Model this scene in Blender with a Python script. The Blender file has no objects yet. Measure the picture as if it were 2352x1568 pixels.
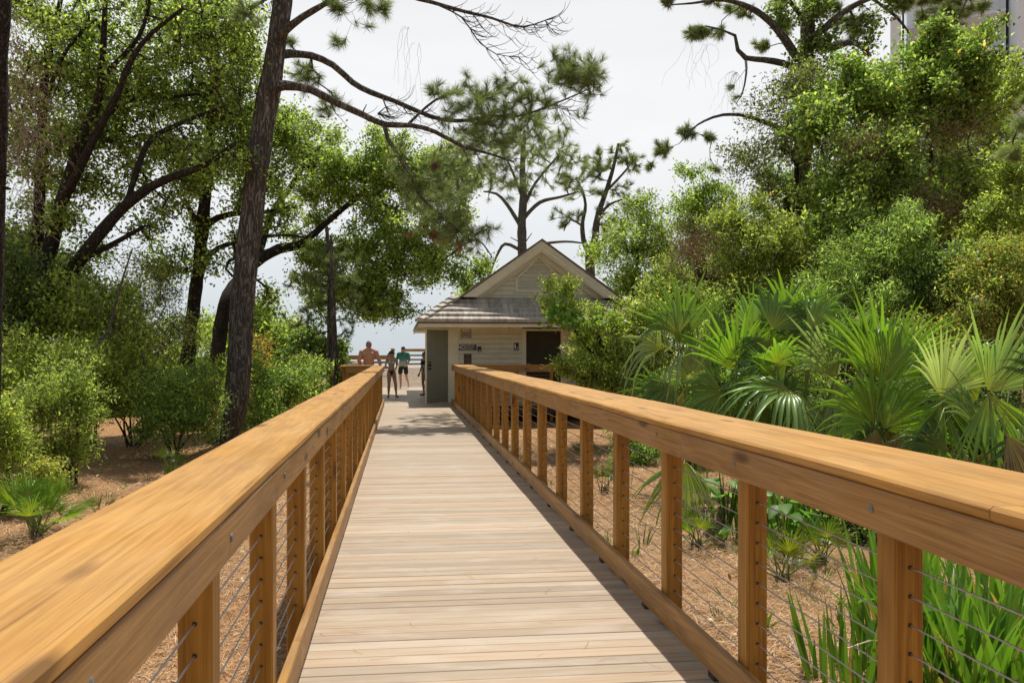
import bpy, bmesh, math, random
import numpy as np
from mathutils import Vector, Matrix, noise as mnoise

SC = bpy.context.scene
COL = SC.collection
R = math.radians
rng = np.random.default_rng(7)
random.seed(7)

# ------------------------------------------------------------------ camera, sky, sun
F = 1680.0                      # focal length in units of a 2352 px wide picture
YAW = R(5.5)
CH = 1.47                       # eye height above the deck (deck top is z = 0)
OX, OY = 1083.0, 806.0          # principal point
cam_d = bpy.data.cameras.new('camera')
cam = bpy.data.objects.new('camera', cam_d); COL.objects.link(cam)
cam_d.sensor_width = 36.0
cam_d.lens = 36.0 * F / 2352.0
cam_d.shift_x = (1176.0 - OX) / 2352.0
cam_d.shift_y = (OY - 784.0) / 2352.0
cam_d.clip_start = 0.05; cam_d.clip_end = 9000
cam.location = (0, 0, CH)
cam.rotation_euler = (R(90), 0, -YAW)
cam_d.dof.use_dof = True; cam_d.dof.focus_distance = 9.0; cam_d.dof.aperture_fstop = 9.0
SC.camera = cam

SUNV = Vector((0.11, 0.38, 1.0)).normalized()
w = bpy.data.worlds.new("World"); SC.world = w; w.use_nodes = True
nt = w.node_tree; nt.nodes.clear()
def wn(t, **k):
    n = nt.nodes.new(t)
    for a, b in k.items(): setattr(n, a, b)
    return n
out = wn('ShaderNodeOutputWorld')
sky = wn('ShaderNodeTexSky', sky_type='NISHITA')
sky.sun_disc = False; sky.sun_elevation = math.asin(SUNV.z); sky.sun_rotation = math.atan2(SUNV.x, SUNV.y)
sky.air_density = 1.0; sky.dust_density = 1.5
bg1 = wn('ShaderNodeBackground'); bg1.inputs[1].default_value = 0.07
nt.links.new(sky.outputs[0], bg1.inputs[0])
bg2 = wn('ShaderNodeBackground')
tc = wn('ShaderNodeTexCoord'); sep = wn('ShaderNodeSeparateXYZ')
nt.links.new(tc.outputs['Generated'], sep.inputs[0])
ramp = wn('ShaderNodeValToRGB')
nt.links.new(sep.outputs[2], ramp.inputs[0])
cr = ramp.color_ramp
cr.elements[0].position = 0.0; cr.elements[0].color = (0.64, 0.70, 0.74, 1)
cr.elements[1].position = 0.75; cr.elements[1].color = (0.70, 0.73, 0.78, 1)
for p, c in ((0.07, (0.74, 0.79, 0.825, 1)), (0.2, (0.90, 0.915, 0.93, 1)), (0.34, (0.95, 0.955, 0.965, 1)), (0.45, (0.92, 0.93, 0.95, 1))):
    e = cr.elements.new(p); e.color = c
nz = wn('ShaderNodeTexNoise'); nz.inputs['Scale'].default_value = 2.2; nz.inputs['Detail'].default_value = 6
mp = wn('ShaderNodeMapping'); mp.inputs['Scale'].default_value = (1, 1, 3.5)
nt.links.new(tc.outputs['Generated'], mp.inputs[0]); nt.links.new(mp.outputs[0], nz.inputs[0])
mr = wn('ShaderNodeMapRange'); mr.inputs[1].default_value = 0.3; mr.inputs[2].default_value = 0.7
mr.inputs[3].default_value = 0.93; mr.inputs[4].default_value = 1.05
nt.links.new(nz.outputs[0], mr.inputs[0])
nt.links.new(ramp.outputs[0], bg2.inputs[0]); nt.links.new(mr.outputs[0], bg2.inputs[1])
mix = wn('ShaderNodeMixShader')
# thin bright cloud low and towards the sun, opening to blue overhead and behind
m1 = wn('ShaderNodeMapRange'); m1.inputs[1].default_value = 0.42; m1.inputs[2].default_value = 0.8
m1.inputs[3].default_value = 0.97; m1.inputs[4].default_value = 0.7
nt.links.new(sep.outputs[2], m1.inputs[0])
m2 = wn('ShaderNodeMapRange'); m2.inputs[1].default_value = -0.3; m2.inputs[2].default_value = 0.35
m2.inputs[3].default_value = 0.35; m2.inputs[4].default_value = 1.0
nt.links.new(sep.outputs[1], m2.inputs[0])
mm = wn('ShaderNodeMath', operation='MULTIPLY')
nt.links.new(m1.outputs[0], mm.inputs[0]); nt.links.new(m2.outputs[0], mm.inputs[1])
nt.links.new(mm.outputs[0], mix.inputs[0]); nt.links.new(bg1.outputs[0], mix.inputs[1]); nt.links.new(bg2.outputs[0], mix.inputs[2])
nt.links.new(mix.outputs[0], out.inputs[0])

sd = bpy.data.lights.new('sun', 'SUN'); sd.energy = 5.0; sd.angle = R(0.5); sd.color = (1.0, 0.955, 0.88)
so = bpy.data.objects.new('sun', sd); COL.objects.link(so)
so.rotation_euler = SUNV.to_track_quat('Z', 'Y').to_euler()
so.location = (5, 8, 20)
SC.view_settings.view_transform = 'Standard'; SC.view_settings.look = 'None'
SC.view_settings.exposure = 0.0; SC.view_settings.gamma = 1.0

# ------------------------------------------------------------------ helpers
SY, CY = math.sin(YAW), math.cos(YAW)
def pt(px, py, Y):
    "world point on the plane y = Y seen at picture position px, py (2352 wide)"
    t = (px - OX) / F
    X = Y * (SY + t * CY) / (CY - t * SY)
    zc = X * SY + Y * CY
    return Vector((X, Y, CH - (py - OY) / F * zc))
def gpt(px, py, z):
    zc = F * (CH - z) / (py - OY); t = (px - OX) / F
    xc = t * zc
    return Vector((xc * CY + zc * SY, -xc * SY + zc * CY, z))
def pxm(Y): return F / Y        # pixels per metre

def setp(o, label=None, cat=None, group=None, kind=None):
    if label: o['label'] = label
    if cat: o['category'] = cat
    if group: o['group'] = group
    if kind: o['kind'] = kind
    return o
def empty(name, loc=(0, 0, 0), rz=0.0, label=None, cat=None, group=None):
    o = bpy.data.objects.new(name, None); COL.objects.link(o)
    o.location = loc; o.rotation_euler = (0, 0, rz); o.empty_display_size = 0.3
    return setp(o, label, cat, group)
def link(name, me, mat=None, parent=None):
    o = bpy.data.objects.new(name, me); COL.objects.link(o)
    if mat:
        for m_ in (mat if isinstance(mat, (list, tuple)) else [mat]): me.materials.append(m_)
    if parent: o.parent = parent
    return o
def wlink(name, me, mat, parent):
    "link a mesh written in world coordinates under a parent Empty"
    o = link(name, me, mat, parent)
    if parent: o.matrix_parent_inverse = Matrix.Translation(-Vector(parent.location)) if parent.rotation_euler.z == 0 else parent.matrix_basis.inverted()
    return o

class MB:
    def __init__(s): s.v = []; s.f = []; s.m = []; s.mi = 0; s.c = []; s.cc = None
    def add(s, vs, fs):
        b = len(s.v); s.v += [tuple(v) for v in vs]; s.f += [tuple(i + b for i in f) for f in fs]; s.m += [s.mi] * len(fs)
        if s.cc is not None: s.c += [s.cc] * len(vs)
    def box(s, x0, x1, y0, y1, z0, z1):
        vs = [(x, y, z) for z in (z0, z1) for y in (y0, y1) for x in (x0, x1)]
        s.add(vs, [(0, 2, 3, 1), (4, 5, 7, 6), (0, 1, 5, 4), (2, 6, 7, 3), (0, 4, 6, 2), (1, 3, 7, 5)])
    def cbox(s, x0, x1, y0, y1, z0, z1, b=0.004, axis=1, n=1, wav=None):
        "long box with chamfered long edges; axis = long axis; wav(t) -> (du, dv) offset"
        lo = [(x0, x1), (y0, y1), (z0, z1)]
        a = axis; u, v_ = [(1, 2), (0, 2), (0, 1)][a]
        u0, u1 = lo[u]; v0, v1 = lo[v_]
        prof = [(u0 + b, v0), (u1 - b, v0), (u1, v0 + b), (u1, v1 - b), (u1 - b, v1), (u0 + b, v1), (u0, v1 - b), (u0, v0 + b)]
        vs = []
        for i in range(n + 1):
            t = lo[a][0] + (lo[a][1] - lo[a][0]) * i / n
            du, dv = wav(t) if wav else (0, 0)
            for (p, q) in prof:
                c = [0, 0, 0]; c[a] = t; c[u] = p + du; c[v_] = q + dv
                vs.append(tuple(c))
        fs = []
        flip = (a == 1)
        for i in range(n):
            for j in range(8):
                k = (j + 1) % 8
                f = (i * 8 + j, i * 8 + k, (i + 1) * 8 + k, (i + 1) * 8 + j)
                fs.append(f[::-1] if not flip else f)
        c0 = tuple(range(8)); c1 = tuple(range(n * 8, n * 8 + 8))
        fs += [c0 if not flip else c0[::-1], c1[::-1] if not flip else c1]
        s.add(vs, fs)
    def poly(s, pts, d):
        "prism: outline pts extruded by vector d"
        n = len(pts); d = Vector(d)
        vs = [Vector(p) for p in pts] + [Vector(p) + d for p in pts]
        s.add(vs, [tuple(range(n)), tuple(range(2 * n - 1, n - 1, -1))] + [(i, (i + 1) % n + 0, (i + 1) % n + n, i + n)[::-1] for i in range(n)])
    def cyl(s, a, b, r0, r1=None, n=12, cap=True):
        a = Vector(a); b = Vector(b); r1 = r0 if r1 is None else r1
        d = (b - a).normalized(); u = d.orthogonal().normalized(); v = d.cross(u)
        vs = []
        for (p, r) in ((a, r0), (b, r1)):
            for i in range(n):
                t = 2 * math.pi * i / n
                vs.append(p + (u * math.cos(t) + v * math.sin(t)) * r)
        fs = [(i, (i + 1) % n, (i + 1) % n + n, i + n) for i in range(n)]
        if cap: fs += [tuple(range(n))[::-1], tuple(range(n, 2 * n))]
        s.add(vs, fs)
    def ball(s, c, r, nu=12, nv=8):
        c = Vector(c); r = Vector(r) if hasattr(r, '__len__') else Vector((r, r, r))
        vs = [c + Vector((0, 0, r.z))]
        for j in range(1, nv):
            ph = math.pi * j / nv
            for i in range(nu):
                t = 2 * math.pi * i / nu
                vs.append(c + Vector((r.x * math.sin(ph) * math.cos(t), r.y * math.sin(ph) * math.sin(t), r.z * math.cos(ph))))
        vs.append(c - Vector((0, 0, r.z)))
        fs = [(0, 1 + i, 1 + (i + 1) % nu) for i in range(nu)]
        for j in range(nv - 2):
            for i in range(nu):
                a = 1 + j * nu + i; b = 1 + j * nu + (i + 1) % nu
                fs.append((a, a + nu, b + nu, b))
        l = len(vs) - 1
        fs += [(l, l - nu + (i + 1) % nu, l - nu + i) for i in range(nu)]
        s.add(vs, fs)
    def mesh(s, name, smooth=False):
        me = bpy.data.meshes.new(name); me.from_pydata(s.v, [], s.f)
        if any(s.m): me.polygons.foreach_set('material_index', s.m)
        if s.c:
            a = me.color_attributes.new('Col', 'FLOAT_COLOR', 'POINT')
            a.data.foreach_set('color', np.array([tuple(c) + (1,) if len(c) == 3 else c for c in s.c], dtype=np.float32).ravel())
        if smooth: me.polygons.foreach_set('use_smooth', [True] * len(me.polygons))
        me.update()
        return me
    def build(s, name, mat, parent=None, smooth=False):
        return wlink(name, s.mesh(name, smooth), mat, parent) if parent else link(name, s.mesh(name, smooth), mat)

def np_mesh(name, V, Fc, cols=None, smooth=False):
    "V (n,3), Fc (m,k) same-size faces"
    me = bpy.data.meshes.new(name)
    V = np.ascontiguousarray(V, dtype=np.float32); Fc = np.ascontiguousarray(Fc, dtype=np.int32)
    m, k = Fc.shape
    me.vertices.add(len(V)); me.vertices.foreach_set('co', V.ravel())
    me.loops.add(m * k); me.loops.foreach_set('vertex_index', Fc.ravel())
    me.polygons.add(m); me.polygons.foreach_set('loop_start', np.arange(0, m * k, k, dtype=np.int32))
    me.polygons.foreach_set('loop_total', np.full(m, k, dtype=np.int32))
    if smooth: me.polygons.foreach_set('use_smooth', np.ones(m, dtype=bool))
    me.update(calc_edges=True)
    if cols is not None:
        a = me.color_attributes.new('Col', 'FLOAT_COLOR', 'POINT')
        c4 = np.ones((len(V), 4), dtype=np.float32); c4[:, :3] = cols
        a.data.foreach_set('color', c4.ravel())
    return me

def unit(a): return a / (np.linalg.norm(a, axis=1, keepdims=True) + 1e-9)

def leaves(name, P, D, L, W, cols, mat, parent, fold=0.2, rg=rng):
    "one folded diamond leaf per row"
    n = len(P)
    D = unit(D); up = rg.normal(size=(n, 3)); up[:, 2] += 1.1
    S = unit(np.cross(D, up)); N = np.cross(S, D)
    L = np.asarray(L).reshape(-1, 1) * np.ones((n, 1)); W = np.asarray(W).reshape(-1, 1) * np.ones((n, 1))
    V = np.empty((n, 4, 3), dtype=np.float32)
    V[:, 0] = P
    V[:, 1] = P + D * L * 0.45 + S * W * 0.5 + N * W * fold
    V[:, 2] = P + D * L - N * L * 0.08
    V[:, 3] = P + D * L * 0.45 - S * W * 0.5 + N * W * fold
    Fc = np.arange(n * 4, dtype=np.int32).reshape(n, 4)
    me = np_mesh(name, V.reshape(-1, 3), Fc, np.repeat(cols, 4, axis=0))
    return wlink(name, me, mat, parent)

def tubes(A, B, ra, rb, sides=5):
    n = len(A); D = unit(B - A)
    ref = np.tile(np.array([[0.31, 0.2, 0.93]]), (n, 1)); ref[np.abs(D[:, 2]) > 0.9] = (1, 0.1, 0)
    U = unit(np.cross(D, ref)); Vv = np.cross(D, U)
    V = np.empty((n, 2 * sides, 3), dtype=np.float32)
    for i in range(sides):
        t = 2 * math.pi * i / sides
        o = U * math.cos(t) + Vv * math.sin(t)
        V[:, i] = A + o * ra[:, None]; V[:, sides + i] = B + o * rb[:, None]
    base = (np.arange(n) * 2 * sides)[:, None]
    Fs = []
    for i in range(sides):
        k = (i + 1) % sides
        Fs.append(np.concatenate([base + i, base + k, base + k + sides, base + i + sides], axis=1))
    return V.reshape(-1, 3), np.concatenate(Fs)

def spline(pts, step):
    "Catmull-Rom resample of [(Vector, radius), ...]"
    P = [Vector(p) for p, r in pts]; Rr = [r for p, r in pts]
    out = []
    n = len(P)
    for i in range(n - 1):
        p0 = P[max(i - 1, 0)]; p1 = P[i]; p2 = P[i + 1]; p3 = P[min(i + 2, n - 1)]
        k = max(1, int((p2 - p1).length / step))
        for j in range(k):
            t = j / k
            q = 0.5 * ((2 * p1) + (p2 - p0) * t + (2 * p0 - 5 * p1 + 4 * p2 - p3) * t * t + (3 * p1 - p0 - 3 * p2 + p3) * t ** 3)
            out.append((q, Rr[i] * (1 - t) + Rr[i + 1] * t))
    out.append((P[-1], Rr[-1]))
    return out

def loft(mb, path, sides=12, rough=0.06, fr=3.0, seed=0.0):
    "tapered limb along path, with lumpy skin"
    n = len(path); base = len(mb.v); vs = []; fs = []
    u = None
    for i, (p, r) in enumerate(path):
        d = (path[min(i + 1, n - 1)][0] - path[max(i - 1, 0)][0]).normalized()
        if u is None: u = d.orthogonal().normalized()
        u = (u - d * u.dot(d)).normalized(); v = d.cross(u)
        for j in range(sides):
            t = 2 * math.pi * j / sides
            o = u * math.cos(t) + v * math.sin(t)
            rr = r * (1 + rough * mnoise.noise(Vector((p * fr) + o * 1.7 + Vector((seed, 0, 0)))) * 2)
            vs.append(p + o * rr)
    for i in range(n - 1):
        for j in range(sides):
            k = (j + 1) % sides
            fs.append((i * sides + j, i * sides + k, (i + 1) * sides + k, (i + 1) * sides + j))
    fs.append(tuple(range((n - 1) * sides, n * sides)))
    mb.add(vs, fs)

# ------------------------------------------------------------------ materials
def newmat(name):
    m = bpy.data.materials.new(name); m.use_nodes = True
    t = m.node_tree; t.nodes.clear()
    o = t.nodes.new('ShaderNodeOutputMaterial'); b = t.nodes.new('ShaderNodeBsdfPrincipled')
    t.links.new(b.outputs[0], o.inputs[0])
    return m, t, b, o
def N(t, typ, ins=None, **k):
    n = t.nodes.new(typ)
    for a, b in k.items(): setattr(n, a, b)
    if ins:
        for a, b in ins.items():
            if hasattr(b, 'is_output') or isinstance(b, bpy.types.NodeSocket): t.links.new(b, n.inputs[a])
            else: n.inputs[a].default_value = b
    return n
def mixc(t, fac, a, b, mode='MIX'):
    n = t.nodes.new('ShaderNodeMix'); n.data_type = 'RGBA'; n.blend_type = mode
    for i, x in ((0, fac), (6, a), (7, b)):
        if isinstance(x, bpy.types.NodeSocket): t.links.new(x, n.inputs[i])
        else: n.inputs[i].default_value = x if i == 0 or len(x) == 4 else tuple(x) + (1,)
    return n.outputs[2]
def rampn(t, fac, stops):
    n = t.nodes.new('ShaderNodeValToRGB'); t.links.new(fac, n.inputs[0]); c = n.color_ramp
    c.elements[0].position = stops[0][0]; c.elements[0].color = tuple(stops[0][1]) + (1,)
    c.elements[1].position = stops[-1][0]; c.elements[1].color = tuple(stops[-1][1]) + (1,)
    for p, q in stops[1:-1]:
        e = c.elements.new(p); e.color = tuple(q) + (1,)
    return n.outputs[0]
def flat(name, col, rough=0.6, spec=0.4, metal=0.0, var=0.12, scale=12.0, bump=0.05):
    m, t, b, o = newmat(name)
    tc = N(t, 'ShaderNodeTexCoord')
    nz = N(t, 'ShaderNodeTexNoise', {0: tc.outputs['Object'], 'Scale': scale, 'Detail': 6.0})
    c2 = tuple(c * (1 - var) for c in col); c3 = tuple(min(1, c * (1 + var)) for c in col)
    t.links.new(rampn(t, nz.outputs[0], [(0.3, c2), (0.7, c3)]), b.inputs['Base Color'])
    b.inputs['Roughness'].default_value = rough; b.inputs['Specular IOR Level'].default_value = spec; b.inputs['Metallic'].default_value = metal
    bp = N(t, 'ShaderNodeBump', {'Height': nz.outputs[0], 'Strength': bump, 'Distance': 0.01}); t.links.new(bp.outputs[0], b.inputs['Normal'])
    return m
def leafmat(name, trans=0.35, rough=0.42, tint=(1.25, 1.35, 0.45), spec=0.32):
    m, t, b, o = newmat(name)
    a = N(t, 'ShaderNodeAttribute', attribute_name='Col')
    t.links.new(a.outputs['Color'], b.inputs['Base Color'])
    b.inputs['Roughness'].default_value = rough; b.inputs['Specular IOR Level'].default_value = spec
    tr = N(t, 'ShaderNodeBsdfTranslucent')
    t.links.new(mixc(t, 1.0, a.outputs['Color'], tint, 'MULTIPLY'), tr.inputs[0])
    mx = N(t, 'ShaderNodeMixShader', {0: trans}); t.links.new(b.outputs[0], mx.inputs[1]); t.links.new(tr.outputs[0], mx.inputs[2])
    t.links.new(mx.outputs[0], o.inputs[0])
    return m
def barkmat(name, c1, c2, sc=6.0, stretch=0.22, bump=0.6, dist=0.04):
    m, t, b, o = newmat(name)
    tc = N(t, 'ShaderNodeTexCoord')
    mp = N(t, 'ShaderNodeMapping', {0: tc.outputs['Object'], 'Scale': (1, 1, stretch)})
    n1 = N(t, 'ShaderNodeTexNoise', {0: mp.outputs[0], 'Scale': sc * 1.3, 'Detail': 8.0, 'Roughness': 0.65, 'Distortion': 0.6})
    wr = N(t, 'ShaderNodeTexNoise', {0: mp.outputs[0], 'Scale': sc * 2.4, 'Detail': 4.0, 'Roughness': 0.55, 'Distortion': 1.6})
    ab = N(t, 'ShaderNodeMath', {0: N(t, 'ShaderNodeMath', {0: wr.outputs[0], 1: 0.5}, operation='SUBTRACT').outputs[0]}, operation='ABSOLUTE')
    n2 = N(t, 'ShaderNodeTexNoise', {0: tc.outputs['Object'], 'Scale': 1.1, 'Detail': 3.0})
    mr = N(t, 'ShaderNodeMapRange', {0: ab.outputs[0], 1: 0.0, 2: 0.11})
    mu = N(t, 'ShaderNodeMath', {0: mr.outputs[0], 1: n1.outputs[0]}, operation='MULTIPLY')
    c = rampn(t, mu.outputs[0], [(0.05, tuple(x * 0.5 for x in c1)), (0.3, c1), (0.62, c2)])
    c = mixc(t, n2.outputs[0], c, mixc(t, 0.5, c, (0.62, 0.60, 0.56), 'MULTIPLY'))
    t.links.new(c, b.inputs['Base Color']); b.inputs['Roughness'].default_value = 0.9; b.inputs['Specular IOR Level'].default_value = 0.15
    bp = N(t, 'ShaderNodeBump', {'Height': mu.outputs[0], 'Strength': bump, 'Distance': dist}); t.links.new(bp.outputs[0], b.inputs['Normal'])
    return m
def woodmat(name, axis, light, mid, dark, ring=1.0, rough=0.5, spec=0.4, weather=(0.5, 0.42, 0.35), wfac=0.15):
    m, t, b, o = newmat(name)
    tc = N(t, 'ShaderNodeTexCoord'); oi = N(t, 'ShaderNodeObjectInfo')
    off = N(t, 'ShaderNodeVectorMath', {0: oi.outputs['Random'], 1: (13.0, 29.0, 7.0)}, operation='MULTIPLY')
    ad = N(t, 'ShaderNodeVectorMath', {0: tc.outputs['Object'], 1: off.outputs[0]}, operation='ADD')
    s1 = [9.0, 9.0, 9.0]; s1[axis] = 0.55
    s2 = [90.0, 90.0, 90.0]; s2[axis] = 2.2
    mp = N(t, 'ShaderNodeMapping', {0: ad.outputs[0], 'Scale': tuple(s1)})
    wv = N(t, 'ShaderNodeTexNoise', {0: mp.outputs[0], 'Scale': 1.0, 'Detail': 2.0, 'Distortion': 1.2})
    rg_ = N(t, 'ShaderNodeMath', {0: wv.outputs[0], 1: 34.0 * ring}, operation='MULTIPLY')
    sn = N(t, 'ShaderNodeMath', {0: rg_.outputs[0]}, operation='SINE')
    rr = N(t, 'ShaderNodeMapRange', {0: sn.outputs[0], 1: -1.0, 2: 1.0})
    mp2 = N(t, 'ShaderNodeMapping', {0: ad.outputs[0], 'Scale': tuple(s2)})
    fi = N(t, 'ShaderNodeTexNoise', {0: mp2.outputs[0], 'Scale': 1.0, 'Detail': 5.0})
    big = N(t, 'ShaderNodeTexNoise', {0: ad.outputs[0], 'Scale': 2.3, 'Detail': 5.0, 'Roughness': 0.6})
    mxv = N(t, 'ShaderNodeMath', {0: rr.outputs[0], 1: 0.26}, operation='MULTIPLY')
    mx2 = N(t, 'ShaderNodeMath', {0: fi.outputs[0], 1: 0.6, 2: mxv.outputs[0]}, operation='MULTIPLY_ADD')
    c = rampn(t, mx2.outputs[0], [(0.2, light), (0.5, mid), (0.85, dark)])
    c = mixc(t, N(t, 'ShaderNodeMapRange', {0: big.outputs[0], 1: 0.35, 2: 0.75, 3: 0.0, 4: wfac * 2.5}).outputs[0], c, weather)
    # uneven stain, wear blotches and small dark specks
    s4 = [6.0, 6.0, 6.0]; s4[axis] = 1.3
    mo = N(t, 'ShaderNodeTexNoise', {0: N(t, 'ShaderNodeMapping', {0: ad.outputs[0], 'Scale': tuple(s4)}).outputs[0], 'Scale': 1.0, 'Detail': 7.0, 'Roughness': 0.68})
    c = mixc(t, 1.0, c, rampn(t, mo.outputs[0], [(0.28, (0.68, 0.62, 0.53)), (0.48, (0.96, 0.95, 0.92)), (0.72, (1.16, 1.13, 1.12))]), 'MULTIPLY')
    sk = N(t, 'ShaderNodeTexVoronoi', {0: ad.outputs[0], 'Scale': 9.0})
    c = mixc(t, N(t, 'ShaderNodeMapRange', {0: sk.outputs['Distance'], 1: 0.02, 2: 0.055, 3: 0.55, 4: 0.0}).outputs[0], c, tuple(x * 0.4 for x in dark))
    # fine crisp grain and drying checks
    s5 = [230.0, 230.0, 230.0]; s5[axis] = 3.5
    fg = N(t, 'ShaderNodeTexNoise', {0: N(t, 'ShaderNodeMapping', {0: ad.outputs[0], 'Scale': tuple(s5)}).outputs[0], 'Scale': 1.0, 'Detail': 3.0})
    c = mixc(t, 1.0, c, rampn(t, fg.outputs[0], [(0.32, (0.80, 0.76, 0.70)), (0.5, (1.0, 1.0, 1.0)), (0.7, (1.08, 1.08, 1.08))]), 'MULTIPLY')
    s6 = [75.0, 75.0, 75.0]; s6[axis] = 1.1
    ck = N(t, 'ShaderNodeTexNoise', {0: N(t, 'ShaderNodeMapping', {0: ad.outputs[0], 'Scale': tuple(s6)}).outputs[0], 'Scale': 1.0, 'Detail': 1.0})
    c = mixc(t, N(t, 'ShaderNodeMapRange', {0: ck.outputs[0], 1: 0.72, 2: 0.76, 3: 0.0, 4: 0.6}).outputs[0], c, tuple(x * 0.4 for x in dark))
    # knots
    s3 = [5.0, 5.0, 5.0]; s3[axis] = 1.6
    vo = N(t, 'ShaderNodeTexVoronoi', {0: N(t, 'ShaderNodeMapping', {0: ad.outputs[0], 'Scale': tuple(s3)}).outputs[0], 'Scale': 1.0})
    kn = N(t, 'ShaderNodeMapRange', {0: vo.outputs['Distance'], 1: 0.09, 2: 0.17, 3: 0.75, 4: 0.0})
    c = mixc(t, kn.outputs[0], c, tuple(x * 0.35 for x in dark))
    t.links.new(c, b.inputs['Base Color'])
    rn = N(t, 'ShaderNodeMapRange', {0: big.outputs[0], 1: 0.3, 2: 0.7, 3: rough - 0.08, 4: rough + 0.12}); t.links.new(rn.outputs[0], b.inputs['Roughness'])
    b.inputs['Specular IOR Level'].default_value = spec
    bp = N(t, 'ShaderNodeBump', {'Height': mx2.outputs[0], 'Strength': 0.22, 'Distance': 0.004}); t.links.new(bp.outputs[0], b.inputs['Normal'])
    return m
def stuccomat(name, col): return flat(name, col, 0.75, 0.25, 0, 0.06, 5.0, 0.08)

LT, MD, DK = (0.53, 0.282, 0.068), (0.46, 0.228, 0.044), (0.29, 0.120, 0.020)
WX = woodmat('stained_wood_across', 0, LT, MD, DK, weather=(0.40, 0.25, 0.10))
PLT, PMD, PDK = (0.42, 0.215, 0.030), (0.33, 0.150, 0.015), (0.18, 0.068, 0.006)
WF = woodmat('weathered_shaded_wood', 0, (0.42, 0.232, 0.070), (0.33, 0.165, 0.040), (0.18, 0.08, 0.018), 1.3, weather=(0.36, 0.24, 0.14), wfac=0.22)  # weathered stain for the side boards, darkened further to paint in their shade
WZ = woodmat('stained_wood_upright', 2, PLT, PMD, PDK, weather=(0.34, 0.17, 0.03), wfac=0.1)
HOLE = flat('drilled_hole', (0.02, 0.015, 0.01), 0.9)
STEEL = flat('galvanised_cable', (0.42, 0.42, 0.44), 0.42, 0.5, 0.75, 0.1, 60)
BOLT = flat('galvanised_bolt', (0.20, 0.22, 0.22), 0.6, 0.4, 0.4, 0.15, 80)

# ------------------------------------------------------------------ ground, sea, boardwalk
GZ = -0.55
def gheight(x, y):
    h = GZ + 0.10 * mnoise.noise(Vector((x * 0.22, y * 0.22, 0))) + 0.04 * mnoise.noise(Vector((x * 0.9, y * 0.9, 3)))
    if y > 50: h -= (y - 50) * 0.045
    return h
def groundmat():
    m, t, b, o = newmat('pine_straw_ground')
    tc = N(t, 'ShaderNodeTexCoord')
    n1 = N(t, 'ShaderNodeTexNoise', {0: tc.outputs['Object'], 'Scale': 0.7, 'Detail': 6.0, 'Roughness': 0.6})
    mp = N(t, 'ShaderNodeMapping', {0: tc.outputs['Object'], 'Scale': (60, 9, 1), 'Rotation': (0, 0, 0.6)})
    mp2 = N(t, 'ShaderNodeMapping', {0: tc.outputs['Object'], 'Scale': (9, 60, 1), 'Rotation': (0, 0, 0.3)})
    f1 = N(t, 'ShaderNodeTexNoise', {0: mp.outputs[0], 'Scale': 1.0, 'Detail': 4.0, 'Distortion': 1.5})
    f2 = N(t, 'ShaderNodeTexNoise', {0: mp2.outputs[0], 'Scale': 1.0, 'Detail': 4.0, 'Distortion': 1.5})
    mx = N(t, 'ShaderNodeMath', {0: f1.outputs[0], 1: f2.outputs[0]}, operation='MAXIMUM')
    c = rampn(t, mx.outputs[0], [(0.42, (0.15, 0.08, 0.038)), (0.55, (0.40, 0.225, 0.11)), (0.68, (0.57, 0.37, 0.20))])
    c = mixc(t, N(t, 'ShaderNodeMapRange', {0: n1.outputs[0], 1: 0.42, 2: 0.62, 3: 0.0, 4: 0.6}).outputs[0], c, (0.33, 0.17, 0.07))
    t.links.new(c, b.inputs['Base Color']); b.inputs['Roughness'].default_value = 0.95; b.inputs['Specular IOR Level'].default_value = 0.1
    bp = N(t, 'ShaderNodeBump', {'Height': mx.outputs[0], 'Strength': 0.8, 'Distance': 0.03}); t.links.new(bp.outputs[0], b.inputs['Normal'])
    return m
GM = groundmat()
def axis_pts(lo, hi, near_lo, near_hi, s, k):
    a = list(np.arange(near_lo, near_hi, s)); d = s
    x = near_lo
    while x > lo: d *= k; x -= d; a.insert(0, x)
    x = a[-1]; d = s
    while x < hi: d *= k; x += d; a.append(x)
    return a
xs = axis_pts(-500, 500, -14, 16, 0.35, 1.25); ys = axis_pts(-60, 78, -2, 42, 0.35, 1.25)
gv = [(x, y, gheight(x, y)) for y in ys for x in xs]
nx = len(xs)
gf = [(j * nx + i, j * nx + i + 1, (j + 1) * nx + i + 1, (j + 1) * nx + i) for j in range(len(ys) - 1) for i in range(nx - 1)]
gm_ = MB(); gm_.add(gv, gf)
setp(gm_.build('ground', GM, None, True), kind='structure')
wm, t, b, o = newmat('sea_water')
b.inputs['Base Color'].default_value = (0.16, 0.24, 0.26, 1); b.inputs['Roughness'].default_value = 0.25
tc = N(t, 'ShaderNodeTexCoord'); nzz = N(t, 'ShaderNodeTexNoise', {0: tc.outputs['Object'], 'Scale': 0.8, 'Detail': 5.0})
bp = N(t, 'ShaderNodeBump', {'Height': nzz.outputs[0], 'Strength': 0.5, 'Distance': 0.3}); t.links.new(bp.outputs[0], b.inputs['Normal'])
sm = MB(); sm.add([(-6000, 64, -1.35), (6000, 64, -1.35), (6000, 8000, -1.35), (-6000, 8000, -1.35)], [(0, 1, 2, 3)])
setp(sm.build('sea', wm), kind='structure')

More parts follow.
